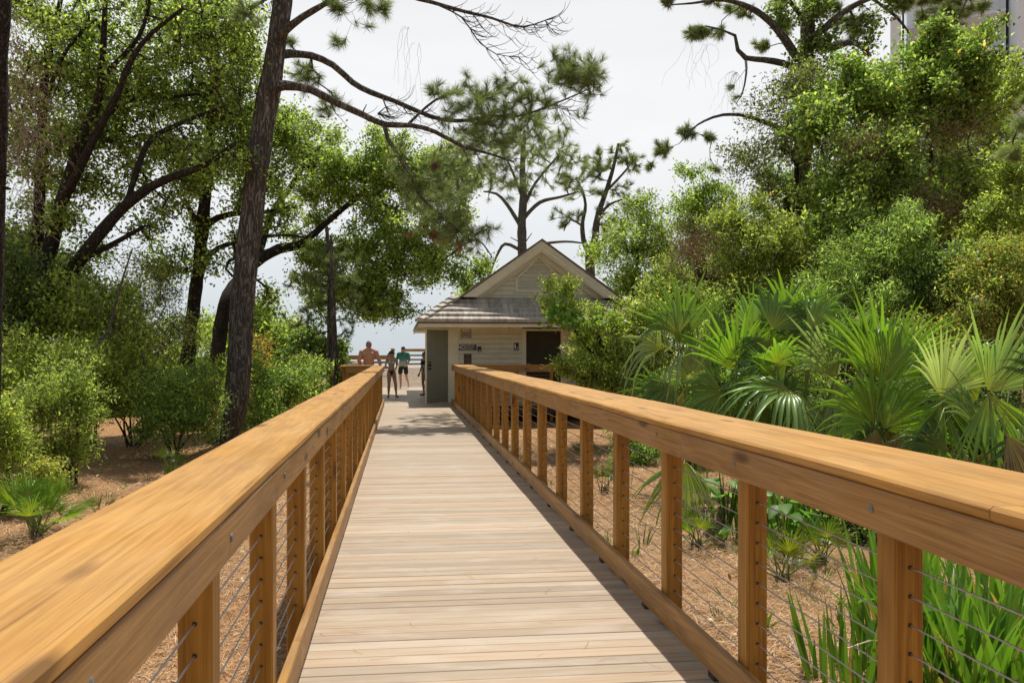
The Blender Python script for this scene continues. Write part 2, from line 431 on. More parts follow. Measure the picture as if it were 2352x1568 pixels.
def deckmat():
    m, t, b, o = newmat('weathered_decking')
    a = N(t, 'ShaderNodeAttribute', attribute_name='Col'); tc = N(t, 'ShaderNodeTexCoord')
    mp = N(t, 'ShaderNodeMapping', {0: tc.outputs['Object'], 'Scale': (1.6, 55, 20)})
    fi = N(t, 'ShaderNodeTexNoise', {0: mp.outputs[0], 'Scale': 1.0, 'Detail': 6.0, 'Distortion': 0.7})
    mp2 = N(t, 'ShaderNodeMapping', {0: tc.outputs['Object'], 'Scale': (2.2, 7, 3)})
    bl = N(t, 'ShaderNodeTexNoise', {0: mp2.outputs[0], 'Scale': 1.0, 'Detail': 5.0})
    sp = N(t, 'ShaderNodeTexNoise', {0: tc.outputs['Object'], 'Scale': 42.0, 'Detail': 2.0})
    c = mixc(t, 1.0, a.outputs['Color'], rampn(t, fi.outputs[0], [(0.3, (0.86, 0.83, 0.79)), (0.5, (0.99, 0.985, 0.98)), (0.72, (1.07, 1.05, 1.03))]), 'MULTIPLY')
    c = mixc(t, N(t, 'ShaderNodeMapRange', {0: bl.outputs[0], 1: 0.5, 2: 0.72, 3: 0.0, 4: 0.5}).outputs[0], c, (0.60, 0.52, 0.43))
    c = mixc(t, N(t, 'ShaderNodeMapRange', {0: sp.outputs[0], 1: 0.74, 2: 0.78, 3: 0.0, 4: 0.6}).outputs[0], c, (0.2, 0.13, 0.09))
    t.links.new(c, b.inputs['Base Color'])
    t.links.new(N(t, 'ShaderNodeMapRange', {0: bl.outputs[0], 1: 0.35, 2: 0.65, 3: 0.62, 4: 0.42}).outputs[0], b.inputs['Roughness'])
    b.inputs['Specular IOR Level'].default_value = 0.35
    bp = N(t, 'ShaderNodeBump', {'Height': fi.outputs[0], 'Strength': 0.15, 'Distance': 0.003}); t.links.new(bp.outputs[0], b.inputs['Normal'])
    return m
DM = deckmat()
UNDER = flat('dark_framing_timber', (0.07, 0.05, 0.035), 0.9)
def deck(name, x0, x1, y0, y1, z0, z1, pitch=0.096, under=True):
    mb = MB(); y = y0; rr = random.Random(int(y0 * 10) + 5)
    while y < y1 - 0.02:
        ye = min(y + pitch, y1); z = z0 + (z1 - z0) * (y - y0) / (y1 - y0)
        k = rr.random(); g = rr.choice([0, 0, 0, 0, 1, 2])
        base = [(0.42, 0.325, 0.228), (0.35, 0.28, 0.207), (0.46, 0.365, 0.265)][g]
        f = 0.90 + 0.18 * k; q = rr.uniform(0.96, 1.04)
        mb.cc = (base[0] * f * q, base[1] * f, base[2] * f / q)
        gp = rr.choice([0.0015, 0.002, 0.0025, 0.004, 0.008])
        dz = rr.uniform(-0.0015, 0.0015)
        mb.cbox(x0 + rr.uniform(-.004, .004), x1 + rr.uniform(-.004, .004), y + gp / 2, ye - gp / 2, z - 0.032 + dz, z + dz, 0.0025, 0)
        y += pitch
    d = mb.build(name, DM); setp(d, kind='structure')
    if under:
        u = MB()
        for x in (x0 + 0.05, (x0 + x1) / 2 - 0.02, x1 - 0.09):
            u.add([(x, y0, z0 - 0.035), (x + 0.04, y0, z0 - 0.035), (x + 0.04, y1, z1 - 0.035), (x, y1, z1 - 0.035),
                   (x, y0, z0 - 0.25), (x + 0.04, y0, z0 - 0.25), (x + 0.04, y1, z1 - 0.25), (x, y1, z1 - 0.25)],
                  [(0, 1, 2, 3), (7, 6, 5, 4), (0, 4, 5, 1), (1, 5, 6, 2), (2, 6, 7, 3), (3, 7, 4, 0)])
        u.box(x0 + 0.02, x1 - 0.02, y0 + 0.01, y0 + 0.05, z0 - 0.25, z0 - 0.036)
        u.box(x0 + 0.02, x1 - 0.02, y1 - 0.05, y1 - 0.01, z1 - 0.25, z1 - 0.036)
        uo = u.build('deck_framing', UNDER, None); uo.parent = d
    return d
XL, XR = -0.45, 1.38
deck('boardwalk', XL - 0.035, XR + 0.035, -2.5, 20.0, 0, 0)
deck('landing_deck', -1.5, 4.75, 20.004, 29.9, -0.004, -0.004, under=True)
deck('boardwalk_ramp', -1.5, 3.0, 29.91, 38.0, 0, 0.62, under=True)
deck('beach_platform', -2.4, 3.0, 38.01, 43, 0.62, 0.62, under=True)

def railing(label, org, rz, L, s, top, capw, post0, pitch, npost, base=-0.5, zb=0.0, cabz=None, fbot=0.16, kick=True, fit=(), seed=1, group=None, holes=True, slats=(), cable_to=None, bpost=True, inner=0.0):
    """guard rail along local x; inner face of fascia at local y=0, outside is s*y. zb = deck level"""
    rr = random.Random(seed)
    root = empty('cable_railing', org, rz, label, 'railing', group)
    def wav(amp, sd): return lambda t: (amp * mnoise.noise(Vector((t * 0.8, sd, 0))), amp * 1.3 * mnoise.noise(Vector((t * 0.6, sd, 9))))
    def yy(a, b): return (a, b) if s > 0 else (-b, -a)
    def boards(name, ya, yb, z0, z1, seg, amp, b=0.006, rnd=0.0):
        x = 0.0; first = rr.uniform(0.4, 1.0) * seg; i = 0
        while x < L - 0.05:
            e = min(L, x + (first if i == 0 else seg)); i += 1
            if L - e < 0.4: e = L
            mb = MB(); y0, y1 = yy(ya, yb)
            dz = rr.uniform(-rnd, rnd)
            mb.cbox(x + 0.0012, e - 0.0012, y0, y1, zb + z0 + dz, zb + z1 + dz, b, 0, max(1, int((e - x) / 0.12)), wav(amp, seed + 3))
            o = link(name, mb.mesh(name), WX if name == 'top_board' else WF, root); x = e
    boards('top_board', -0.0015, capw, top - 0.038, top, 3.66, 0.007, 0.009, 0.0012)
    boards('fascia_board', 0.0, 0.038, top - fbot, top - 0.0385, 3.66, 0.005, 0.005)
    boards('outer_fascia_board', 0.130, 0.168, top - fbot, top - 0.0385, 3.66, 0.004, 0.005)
    if kick:
        boards('kick_board', 0.0, 0.038, 0.028, 0.165, 3.66, 0.004, 0.005)
    if cabz is None: cabz = [0.845 - 0.083 * i for i in range(9)]
    for z in slats: boards('slat', 0.005, 0.036, z, z + 0.10, 3.66, 0.002, 0.004)
    # one post mesh, shared
    mb = MB(); y0, y1 = yy(0.0395, 0.1285)
    mb.cbox(-0.0445, 0.0445, y0, y1, base, zb + top - 0.039, 0.007, 2)
    mb.mi = 1; yc = (y0 + y1) / 2
    if holes:
        for z in cabz:
            for sx in (-1, 1):
                mb.cyl((sx * 0.0435, yc, zb + z), (sx * 0.0455, yc, zb + z), 0.0065, n=8)
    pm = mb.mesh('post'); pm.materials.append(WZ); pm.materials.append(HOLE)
    bm = MB(); bm.ball((0, -s * 0.001, 0), (0.010, 0.004, 0.012), 10, 6); bmesh_ = bm.mesh('bolt', True); bmesh_.materials.append(BOLT)
    for k in range(npost):
        x = post0 + pitch * k + (rr.uniform(-0.01, 0.01) if 0 < k < npost - 1 else 0)
        p = bpy.data.objects.new('post', pm); COL.objects.link(p); p.parent = root; p.location = (x, 0, 0)
        q = bpy.data.objects.new('bolt', bmesh_); COL.objects.link(q); q.parent = root
        q.location = (x + rr.uniform(-.012, .012), 0, zb + top - 0.092 + rr.uniform(-.012, .012))
        if k in fit:
            fm = MB()
            for z in cabz: fm.cyl((x - 0.075, yc, zb + z), (x - 0.046, yc, zb + z), 0.009, 0.009, 8)
            o = link('cable_fitting', fm.mesh('cable_fitting'), STEEL, root)
        if kick and k < npost and capw > 0.25:
            bb = MB(); a0, a1 = yy(0.004, 0.034); bb.box(x + 0.2, x + 0.26, a0, a1, zb + 0.0015, zb + 0.0275)
            link('kick_block', bb.mesh('kick_block'), UNDER, root)
    ce = cable_to or (post0 + pitch * (npost - 1))
    for z in cabz:
        cb = MB(); n = max(2, npost)
        cb.cyl((max(0.0, post0 - pitch), yc, zb + z), (ce, yc, zb + z), 0.0028, n=6)
        link('cable', cb.mesh('cable'), STEEL, root)
    return root
# main rails: local x runs away from the camera
railing('long near railing on the left of the boardwalk, seen end-on past the camera', (XL, -1.9, 0), R(90), 21.9, +1, 1.072, 0.315, 1.9 + 2.0 - 0.914 * 3, 0.914, 23, fbot=0.153, fit=(11,), seed=11)
railing('long near railing on the right of the boardwalk with broad orange-brown top board', (XR, -1.9, 0), R(90), 21.9, -1, 1.104, 0.47, 1.9 + 2.03 - 0.914 * 3, 0.914, 23, fbot=0.165, fit=(10,), seed=23)
# landing rails, facing the camera
railing('short railing in front of the building wall, right of the boardwalk end', (XR + 0.5, 20.12, 0), 0, 2.55, +1, 1.09, 0.24, 0.35, 0.98, 3, fbot=0.2, kick=False, seed=5, cabz=[0.8 - 0.09 * i for i in range(8)])
railing('short boxy railing at the left corner of the landing, in front of the bare-backed man', (-1.5, 20.12, 0), 0, 0.9, +1, 1.08, 0.24, 0.08, 0.7, 2, fbot=0.2, kick=False, seed=6, cabz=[0.8 - 0.09 * i for i in range(8)])
railing('left side railing of the landing running back towards the sea', (-1.5, 20.5, 0), R(90), 9.3, +1, 1.06, 0.2, 0.1, 1.5, 7, fbot=0.16, kick=False, seed=8)
FAR = 'far railings near the beach'
railing('far low railing behind the bare-backed man and the woman in the cap', (-2.6, 34.0, 0), R(4), 2.3, +1, 0.98, 0.2, 0.08, 1.05, 3, zb=0.30, slats=(0.35, 0.6), fbot=0.2, kick=False, seed=9, cabz=[0.8 - 0.12 * i for i in range(6)])
railing('far raised railing behind the man in the teal shirt', (0.0, 42.6, 0), 0, 2.9, +1, 0.98, 0.2, 0.08, 1.3, 3, zb=0.62, slats=(0.05, 0.3, 0.55), fbot=0.16, kick=False, seed=10, cabz=[0.75 - 0.22 * i for i in range(3)])
railing('far sloping side railing left of the ramp to the beach', (-0.35, 38.1, 0), R(90), 4.2, +1, 0.98, 0.2, 0.1, 1.3, 4, zb=0.62, slats=(0.1, 0.35, 0.6), fbot=0.16, kick=False, seed=12, cabz=[0.75 - 0.22 * i for i in range(3)])

# ------------------------------------------------------------------ restroom building
SID = stuccomat('beige_siding', (0.70, 0.67, 0.53)); TRIM = stuccomat('beige_trim', (0.76, 0.73, 0.58))
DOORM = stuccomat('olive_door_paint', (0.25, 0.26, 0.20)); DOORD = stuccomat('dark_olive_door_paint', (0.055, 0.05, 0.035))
BRN = flat('brown_metal_edge', (0.15, 0.105, 0.08), 0.5, 0.4, 0.2)
BLACK = flat('black_plastic', (0.015, 0.015, 0.016), 0.45)
def shinglemat():
    m, t, b, o = newmat('grey_brown_shingles')
    tc = N(t, 'ShaderNodeTexCoord')
    mp = N(t, 'ShaderNodeMapping', {0: tc.outputs['Object'], 'Scale': (14, 2.2, 2.2)})
    n1 = N(t, 'ShaderNodeTexNoise', {0: mp.outputs[0], 'Scale': 1.0, 'Detail': 4.0, 'Roughness': 0.5})
    mp2 = N(t, 'ShaderNodeMapping', {0: tc.outputs['Object'], 'Scale': (5.5, 0.01, 0.01)})
    vo = N(t, 'ShaderNodeTexVoronoi', {0: mp2.outputs[0], 'Scale': 1.0})
    c = rampn(t, n1.outputs[0], [(0.3, (0.33, 0.285, 0.245)), (0.5, (0.47, 0.42, 0.365)), (0.7, (0.58, 0.53, 0.47))])
    c = mixc(t, 0.25, c, N(t, 'ShaderNodeRGBToBW', {0: vo.outputs['Color']}).outputs[0], 'OVERLAY')
    t.links.new(c, b.inputs['Base Color']); b.inputs['Roughness'].default_value = 0.9; b.inputs['Specular IOR Level'].default_value = 0.15
    bp = N(t, 'ShaderNodeBump', {'Height': n1.outputs[0], 'Strength': 0.5, 'Distance': 0.01}); t.links.new(bp.outputs[0], b.inputs['Normal'])
    return m
SHG = shinglemat()
YF = 20.95
fx0 = pt(1050, 806, YF).x; fx1 = pt(1462, 806, YF).x; fc = pt(1245, 806, YF).x
fx0c = pt(1029, 806, YF).x
B = empty('restroom_building', ((fx0 + fx1) / 2, YF, -0.2), 0, 'small beige gabled restroom building with stepped shingle roof at the end of the boardwalk', 'building')
YB = 27.5
ze = 2.16
mb = MB()   # plain walls (back and sides)
mb.box(fx0c + 0.02, fx0c + 0.12, YF + 0.13, YB, -0.4, ze + 0.1); mb.box(fx1 - 0.1, fx1, YF + 0.13, YB, -0.4, ze + 0.1)
mb.box(fx0c + 0.12, fx1 - 0.1, YB - 0.1, YB - 0.002, -0.4, ze + 0.1)
mb.build('side_walls', SID, B)
# front siding, left of the men's door and right of it
dx0 = pt(1208, 806, YF).x; dx1 = pt(1288, 806, YF).x; tz = ze - 0.04
def siding(x0, x1, y, z0, z1, name, pitch=0.142, par=B, clip=None):
    m_ = MB(); z = z0
    while z < z1 - 0.01:
        e = min(z + pitch, z1)
        if clip:
            a0, a1 = clip(z); b0, b1 = clip(e)
            if b1 <= b0: b0 = b1 = (a0 + a1) / 2
            if a1 <= a0: break
        else: a0 = b0 = x0; a1 = b1 = x1
        zz = e; e = e - 0.013
        m_.add([(a0, y - 0.030, z), (a1, y - 0.030, z), (b1, y - 0.016, e), (b0, y - 0.016, e),
                (a0, y + 0.05, z), (a1, y + 0.05, z), (b1, y + 0.05, e), (b0, y + 0.05, e)],
               [(0, 1, 2, 3), (0, 4, 5, 1), (0, 3, 7, 4), (1, 5, 6, 2), (4, 7, 6, 5), (2, 6, 7, 3)])
        m_.add([(a0 if b0 < a0 else b0, y + 0.012, e), (b1, y + 0.012, e), (b1, y + 0.012, zz), (b0, y + 0.012, zz)], [(0, 1, 2, 3)])
        z = zz
    return m_.build(name, SID, par)
siding(fx0 + 0.02, dx0 - 0.10, YF, -0.3, ze, 'siding')
siding(dx1 + 0.10, fx1, YF, -0.3, ze, 'siding')
mb = MB(); mb.box(fx0c, fx0 + 0.02, YF - 0.035, YF + 0.13, -0.2, ze); mb.build('corner_post', TRIM, B)
mb = MB()
mb.box(dx0 - 0.11, dx0, YF - 0.04, YF + 0.1, -0.2, tz); mb.box(dx1, dx1 + 0.11, YF - 0.04, YF + 0.1, -0.2, tz)
mb.box(dx0, dx1, YF - 0.04, YF + 0.1, tz - 0.07, tz)
mb.build('door_frame', TRIM, B)
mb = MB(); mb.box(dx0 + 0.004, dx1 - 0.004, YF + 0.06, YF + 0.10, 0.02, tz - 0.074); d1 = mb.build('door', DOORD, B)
setp(d1, 'closed dark door of the men\'s room')
mb = MB(); mb.cyl((dx0 + 0.09, YF + 0.06, 1.02), (dx0 + 0.09, YF + 0.0, 1.02), 0.028); mb.box(dx0 + 0.05, dx0 + 0.13, YF + 0.055, YF + 0.0595, 0.93, 1.1)
h = mb.build('handle', STEEL, d1)
# open leaf at the left corner
hp = Vector((pt(1030, 806, YF).x - 0.02, YF + 0.02, 0)); fp = pt(979, 806, 20.28); fp.z = 0
dv = (fp - hp); dl = dv.length; dv.normalize(); nv = Vector((-dv.y, dv.x, 0))
mb = MB(); a = hp + nv * 0.022; b_ = hp - nv * 0.022; c_ = fp - nv * 0.022; e_ = fp + nv * 0.022
mb.poly([(q.x, q.y, 0.015) for q in (a, b_, c_, e_)], (0, 0, 2.05)); leaf = mb.build('door', DOORM, B); setp(leaf, 'grey-green door standing open at the corner')
mb = MB(); e1 = hp + dv * (dl - 0.001); mb.poly([(q.x, q.y, 0.016) for q in (e1 + nv * 0.024, e1 - nv * 0.024, e1 - nv * 0.024 + dv * 0.02, e1 + nv * 0.024 + dv * 0.02)], (0, 0, 2.048)); mb.build('edge_strip', TRIM, leaf)
fr = -nv if nv.y > 0 else nv
mb = MB()
for z, r in ((1.08, 0.035), (0.98, 0.03), (1.16, 0.022)):
    p = fp - dv * 0.07 + Vector((0, 0, z)); mb.cyl(p + fr * 0.02, p + fr * 0.07, r * 0.7); mb.ball(p + fr * 0.09, r)
mb.build('handle', BLACK, leaf)
mb = MB()
for z in (0.25, 1.0, 1.85): mb.cyl(hp + fr * 0.03 + Vector((0, 0, z)), hp + fr * 0.03 + Vector((0, 0, z + 0.12)), 0.014)
mb.build('hinges', BLACK, leaf)
# eaves: soffit, fascia, skirt roof in stepped courses with a hip at each end
ex0 = pt(962, 806, 19.9).x; ex1 = 2 * fc - ex0
sx0 = pt(1043, 806, 21.15).x; sx1 = 2 * fc - sx0
zt = pt(1043, 684, 21.15).z
YE, YT = 19.9, 21.15
mb = MB(); mb.box(ex0 + 0.04, ex1 - 0.04, YE + 0.04, YB + 0.9, ze, ze + 0.02); mb.build('soffit', TRIM, B)
mb = MB(); mb.box(ex0, ex1, YE, YE + 0.035, ze - 0.035, ze + 0.06); mb.box(ex0, ex0 + 0.035, YE + 0.035, YB + 0.9, ze - 0.035, ze + 0.06); mb.box(ex1 - 0.035, ex1, YE + 0.035, YB + 0.9, ze - 0.035, ze + 0.06)
mb.build('eave_board', TRIM, B)
mb = MB(); zg = ze + 0.061; mb.box(ex0 - 0.03, ex1 + 0.03, YE - 0.04, YE + 0.05, zg, zg + 0.045); mb.box(ex0 - 0.03, ex0 + 0.05, YE + 0.05, YB + 0.9, zg, zg + 0.045); mb.box(ex1 - 0.05, ex1 + 0.03, YE + 0.05, YB + 0.9, zg, zg + 0.045)
mb.build('drip_edge', BRN, B)
zs = zg + 0.045
mb = MB(); nc = 5
for i in range(nc):
    f0 = i / nc; f1 = (i + 1) / nc + 0.02; th = 0.085
    def P(f, side, up):
        x = ex0 + (sx0 - ex0) * f if side == 0 else ex1 + (sx1 - ex1) * f
        return Vector((x, YE - 0.05 + (YT - YE + 0.05) * f, zs + (zt - zs) * f + up))
    # front slope course, thick at the butt
    vs = [P(f0, 0, -0.0), P(f0, 1, -0.0), P(f0, 1, th), P(f0, 0, th), P(f1, 1, 0.008), P(f1, 0, 0.008)]
    mb.add(vs, [(0, 1, 2, 3), (3, 2, 4, 5), (0, 3, 5), (1, 4, 2)])
    # side slopes
    for sd, sg in ((0, -1), (1, 1)):
        x_a = ex0 + (sx0 - ex0) * f0 if sd == 0 else ex1 + (sx1 - ex1) * f0
        x_b = ex0 + (sx0 - ex0) * f1 if sd == 0 else ex1 + (sx1 - ex1) * f1
        ya = YE - 0.05 + (YT - YE + 0.05) * f0; yb = YE - 0.05 + (YT - YE + 0.05) * f1
        za = zs + (zt - zs) * f0; zb_ = zs + (zt - zs) * f1
        yend_a = YB + 0.9 - (ya - YE); yend_b = YB + 0.9 - (yb - YE)
        vs = [(x_a, ya, za), (x_a, yend_a, za), (x_a, yend_a, za + th), (x_a, ya, za + th), (x_b, yend_b, zb_ + 0.008), (x_b, yb, zb_ + 0.008)]
        fs = [(0, 1, 2, 3), (3, 2, 4, 5), (0, 3, 5), (1, 4, 2)]
        mb.add(vs, fs if sd == 1 else [f[::-1] for f in fs])
skirt = mb.build('skirt_roof', SHG, B)
for sd in (0, 1):
    mb = MB()
    for i in range(6):
        f0 = i / 6; f1 = (i + 1) / 6 + 0.03
        a = P(f0, sd, 0.065 + 0.03); c = P(f1, sd, 0.03); d = (c - a)
        sdv = Vector((0.13 if sd == 0 else -0.13, -0.10, -0.01)); sd2 = Vector((-0.10 if sd == 0 else 0.10, 0.13, -0.02))
        top = Vector((0, 0, 0.03)); lo = Vector((0, 0, -0.035))
        vs = [a + sd2, a + top, a + sdv, c + sd2, c + top, c + sdv, a + sd2 + lo, a + sdv + lo]
        fs = [(0, 1, 4, 3), (1, 2, 5, 4), (6, 7, 2, 1, 0), (0, 3, 6), (2, 7, 5)]
        mb.add(vs, fs if sd == 0 else [f[::-1] for f in fs])
    hipo = mb.build('hip_caps', SHG, skirt)
# gable
YG = 21.2
ap = pt(1245, 548, YG - 0.5); g0 = pt(1041, 692, YG - 0.5)
slope = (ap.z - g0.z) / (ap.x - g0.x)
gxc = ap.x; hw = ap.x - g0.x; zb0 = g0.z
inn = 0.40
def clip(z):
    d = (ap.z - 0.30 - z) / slope
    return (gxc - d, gxc + d)
vx0 = pt(1183, 806, YG).x; vx1 = 2 * gxc - vx0
siding(0, 0, YG, zt - 0.05, ap.z - 0.42, 'gable_siding', clip=clip)
# vent
vz0 = pt(1185, 671, YG).z; vzs = pt(1185, 640, YG).z; vzt = pt(1245, 592, YG).z
vm = MB(); fwd = Vector((0, -0.045, 0))
oi = [(vx0, YG - 0.024, vz0), (vx1, YG - 0.024, vz0), (vx1, YG - 0.024, vzs), (gxc, YG - 0.024, vzt + 0.05), (vx0, YG - 0.024, vzs)]
cx, cz = gxc, (vz0 + vzt) / 2
ii = [(vx0 + 0.07, 0, vz0 + 0.06), (vx1 - 0.07, 0, vz0 + 0.06), (vx1 - 0.07, 0, vzs - 0.01), (gxc, 0, vzt - 0.03), (vx0 + 0.07, 0, vzs - 0.01)]
for k in range(5):
    q = (k + 1) % 5
    a, b_, c_, d_ = oi[k], oi[q], ii[q], ii[k]
    vm.poly([(a[0], YG - 0.024, a[2]), (d_[0], YG - 0.024, d_[2]), (c_[0], YG - 0.024, c_[2]), (b_[0], YG - 0.024, b_[2])], fwd)
vt = vm.build('vent', TRIM, B)
vm = MB(); vm.poly([(p[0], YG - 0.0245, p[2]) for p in ii][::-1], (0, 0.003, 0)); vm.build('vent_backing', flat('dark_vent', (0.06, 0.055, 0.04)), vt)
vm = MB(); z = vz0 + 0.075
while z < vzt - 0.08:
    if z < vzs - 0.02: a0, a1 = ii[0][0], ii[1][0]
    else:
        f = (z - vzs + 0.01) / (vzt - vzs - 0.02); a0 = ii[0][0] + (gxc - ii[0][0]) * f + 0.02; a1 = 2 * gxc - a0
    if a1 - a0 > 0.04: vm.add([(a0, YG - 0.062, z), (a1, YG - 0.062, z), (a1, YG - 0.03, z + 0.045), (a0, YG - 0.03, z + 0.045), (a0, YG - 0.056, z - 0.01), (a1, YG - 0.056, z - 0.01)], [(0, 1, 2, 3), (4, 5, 1, 0), (3, 2, 5, 4)])
    z += 0.062
vm.build('louvres', TRIM, vt)
# rake boards in three stepped layers
def rake(y0, dy, off0, off1, name, mat, par=B):
    "band parallel to the roof line between vertical offsets off0 > off1 below the edge"
    m_ = MB()
    for sg in (-1, 1):
        o0, o1 = off0, off1
        top_a = Vector((gxc, y0, ap.z - o0)); top_b = Vector((gxc + sg * hw, y0, zb0 - o0 + 0.0))
        bot_a = Vector((gxc, y0, ap.z - o1)); xb = hw - 0.0
        zcut = zt + 0.0
        # end cut horizontal at zcut
        def xat(off): return (ap.z - off - zcut) / slope
        tb = Vector((gxc + sg * min(hw, xat(o0)), y0, ap.z - o0 - slope * min(hw, xat(o0))))
        bb = Vector((gxc + sg * min(hw, xat(o1)), y0, ap.z - o1 - slope * min(hw, xat(o1))))
        pts = [top_a, bot_a, bb, tb]
        m_.poly(pts if sg < 0 else pts[::-1], (0, dy, 0))
    return m_.build(name, mat, par)
rake(YG - 0.50, 0.03, 0.055, 0.17, 'rake_board', TRIM)
rake(YG - 0.47, 0.03, 0.17, 0.30, 'rake_board', TRIM)
rake(YG - 0.44, 0.03, 0.30, 0.36, 'rake_board', TRIM)
rake(YG - 0.10, 0.07, 0.32, 0.50, 'frieze_board', TRIM)
rake(YG - 0.43, 0.35, 0.35, 0.365, 'gable_soffit', TRIM)
rake(YG - 0.53, 0.02, 0.0, 0.06, 'rake_edge', BRN)
mb = MB()
for sg in (-1, 1):
    a = Vector((gxc, YG - 0.51, ap.z)); b_ = Vector((gxc + sg * (hw + 0.03), YG - 0.51, zb0)); a2 = Vector((gxc, YB - 0.3, ap.z)); b2 = Vector((gxc + sg * (hw + 0.03), YB - 0.3, zb0))
    dn = Vector((0, 0, -0.05))
    vs = [a, b_, b2, a2, a + dn, b_ + dn, b2 + dn, a2 + dn]
    fs = [(0, 1, 2, 3), (7, 6, 5, 4), (1, 5, 6, 2), (3, 2, 6, 7), (0, 4, 5, 1)]
    mb.add(vs, fs if sg > 0 else [f[::-1] for f in fs])
mb.build('gable_roof', SHG, B)
mb = MB(); mb.poly([(gxc - hw + 0.1, YB - 0.4, zb0), (gxc, YB - 0.4, ap.z - 0.06), (gxc + hw - 0.1, YB - 0.4, zb0)], (0, 0.05, 0)); mb.build('rear_gable', SID, B)
mb = MB(); q = pt(968, 752, YE + 0.25); mb.cyl((q.x, q.y, ze - 0.001), (q.x, q.y, ze - 0.02), 0.05); mb.ball((q.x, q.y, ze - 0.03), (0.04, 0.04, 0.035)); mb.build('camera_dome', TRIM, B)  # camera dome under the eaves, not a lamp
lx = pt(1172, 758, YF).x
mb = MB(); mb.box(lx - 0.028, lx + 0.028, YF - 0.10, YF - 0.024, ze - 0.19, ze - 0.02); mb.build('wall_sensor', TRIM, B)
mb = MB(); mb.box(fx0 + 0.03, dx0 - 0.115, YF - 0.0325, YF - 0.024, ze - 0.10, ze - 0.001); mb.build('frieze_board', TRIM, B)

# ------------------------------------------------------------------ signs
def text_mesh(body, size, x, y, z, depth=0.0015, align='CENTER', bold=0.0, sx=1.0):
    cu = bpy.data.curves.new('lettering', 'FONT'); cu.body = body; cu.size = size; cu.align_x = align; cu.align_y = 'CENTER'
    cu.extrude = depth; cu.offset = bold; cu.space_line = 1.0; cu.resolution_u = 3
    ob = bpy.data.objects.new('tmp_text', cu); COL.objects.link(ob)
    bpy.context.view_layer.update()
    me = bpy.data.meshes.new_from_object(ob.evaluated_get(bpy.context.evaluated_depsgraph_get()))
    bpy.data.objects.remove(ob); me.name = 'lettering'
    me.transform(Matrix.Translation((x, y, z)) @ Matrix.Rotation(R(90), 4, 'X') @ Matrix.Diagonal((sx, 1, 1, 1)))
    return me
WHT = flat('white_lettering', (0.75, 0.74, 0.70), 0.5, 0.3, 0, 0.04)
def sign(px0, px1, py0, py1, mat, label, border=None, th=0.008, name='sign', cat='sign'):
    y = YF - 0.034
    a = pt(px0, py0, y); c = pt(px1, py1, y)
    cx_, cz_ = (a.x + c.x) / 2, (a.z + c.z) / 2; w_, h_ = c.x - a.x, a.z - c.z
    root = empty(name, (cx_, y, cz_), 0, label, cat)
    mb = MB(); mb.box(a.x, c.x, y, y + th, c.z, a.z); mb.build('panel', mat, root)
    if border:
        mb = MB(); e = border[1]; i = border[2] if len(border) > 2 else 0.0; yb = y - 0.002
        X0, X1, Z0, Z1 = a.x + i, c.x - i, c.z + i, a.z - i
        mb.box(X0, X1, yb, y - 0.0002, Z1 - e, Z1); mb.box(X0, X1, yb, y - 0.0002, Z0, Z0 + e)
        mb.box(X0, X0 + e, yb, y - 0.0002, Z0 + e, Z1 - e); mb.box(X1 - e, X1, yb, y - 0.0002, Z0 + e, Z1 - e)
        mb.build('border', border[0], root)
    return root, cx_, cz_, w_, h_, y
def put(root, me, mat): return wlink('lettering', me, mat, root)
AEDM = flat('faded_brown_sign', (0.34, 0.29, 0.22), 0.5, 0.3, 0, 0.04)
r_, cx, cz, w_, h_, y = sign(1057, 1083.5, 754.5, 777.5, AEDM, 'square brown AED sign with a red heart, highest of the signs by the corner', (WHT, 0.008, 0.003))
put(r_, text_mesh('AED', 0.118, cx, y - 0.002, cz + h_ * 0.31, bold=0.003), WHT)
put(r_, text_mesh('CALL 911', 0.045, cx, y - 0.002, cz - h_ * 0.36, bold=0.001), WHT)
hm = MB(); pts = []
for k in range(24):
    t_ = 2 * math.pi * k / 24
    pts.append((cx + 0.0029 * 16 * math.sin(t_) ** 3 * 0.9, y - 0.003, cz - 0.014 + 0.0029 * (13 * math.cos(t_) - 5 * math.cos(2 * t_) - 2 * math.cos(3 * t_) - math.cos(4 * t_))))
hm.poly(pts, (0, 0.0025, 0)); hm.build('heart', flat('red_sign', (0.34, 0.05, 0.035)), r_)
bl = MB(); bl.poly([(cx + 0.012, y - 0.0042, cz + 0.03), (cx - 0.018, y - 0.0042, cz - 0.004), (cx - 0.002, y - 0.0042, cz - 0.004), (cx - 0.008, y - 0.0042, cz - 0.035), (cx + 0.02, y - 0.0042, cz + 0.004), (cx + 0.005, y - 0.0042, cz + 0.004)], (0, 0.001, 0)); bl.build('bolt_symbol', WHT, r_)
GRN = flat('dark_green_sign', (0.03, 0.045, 0.035), 0.45, 0.4, 0, 0.05)
r_, cx, cz, w_, h_, y = sign(1053, 1095, 790.5, 805, GRN, 'wide dark NO rollerblades, skateboards, bike riding sign under the AED sign', (WHT, 0.007, 0.003))
put(r_, text_mesh('NO', 0.17, cx - w_ * 0.33, y - 0.002, cz, bold=0.003, sx=0.75), WHT)
for k, s_ in enumerate(('ROLLERBLADES', 'SKATEBOARDS', 'BIKE RIDING')):
    put(r_, text_mesh(s_, 0.046, cx - w_ * 0.12, y - 0.002, cz + h_ * (0.27 - 0.27 * k), bold=0.0003, align='LEFT', sx=0.82 if k == 0 else 0.86), WHT)
RSM = flat('dark_brown_sign', (0.035, 0.028, 0.02), 0.45, 0.4, 0, 0.05)
r_, cx, cz, w_, h_, y = sign(1180, 1192, 786.5, 805.5, RSM, 'upright dark restroom sign with a white standing figure and wheelchair, left of the dark door', (WHT, 0.005, 0.002))
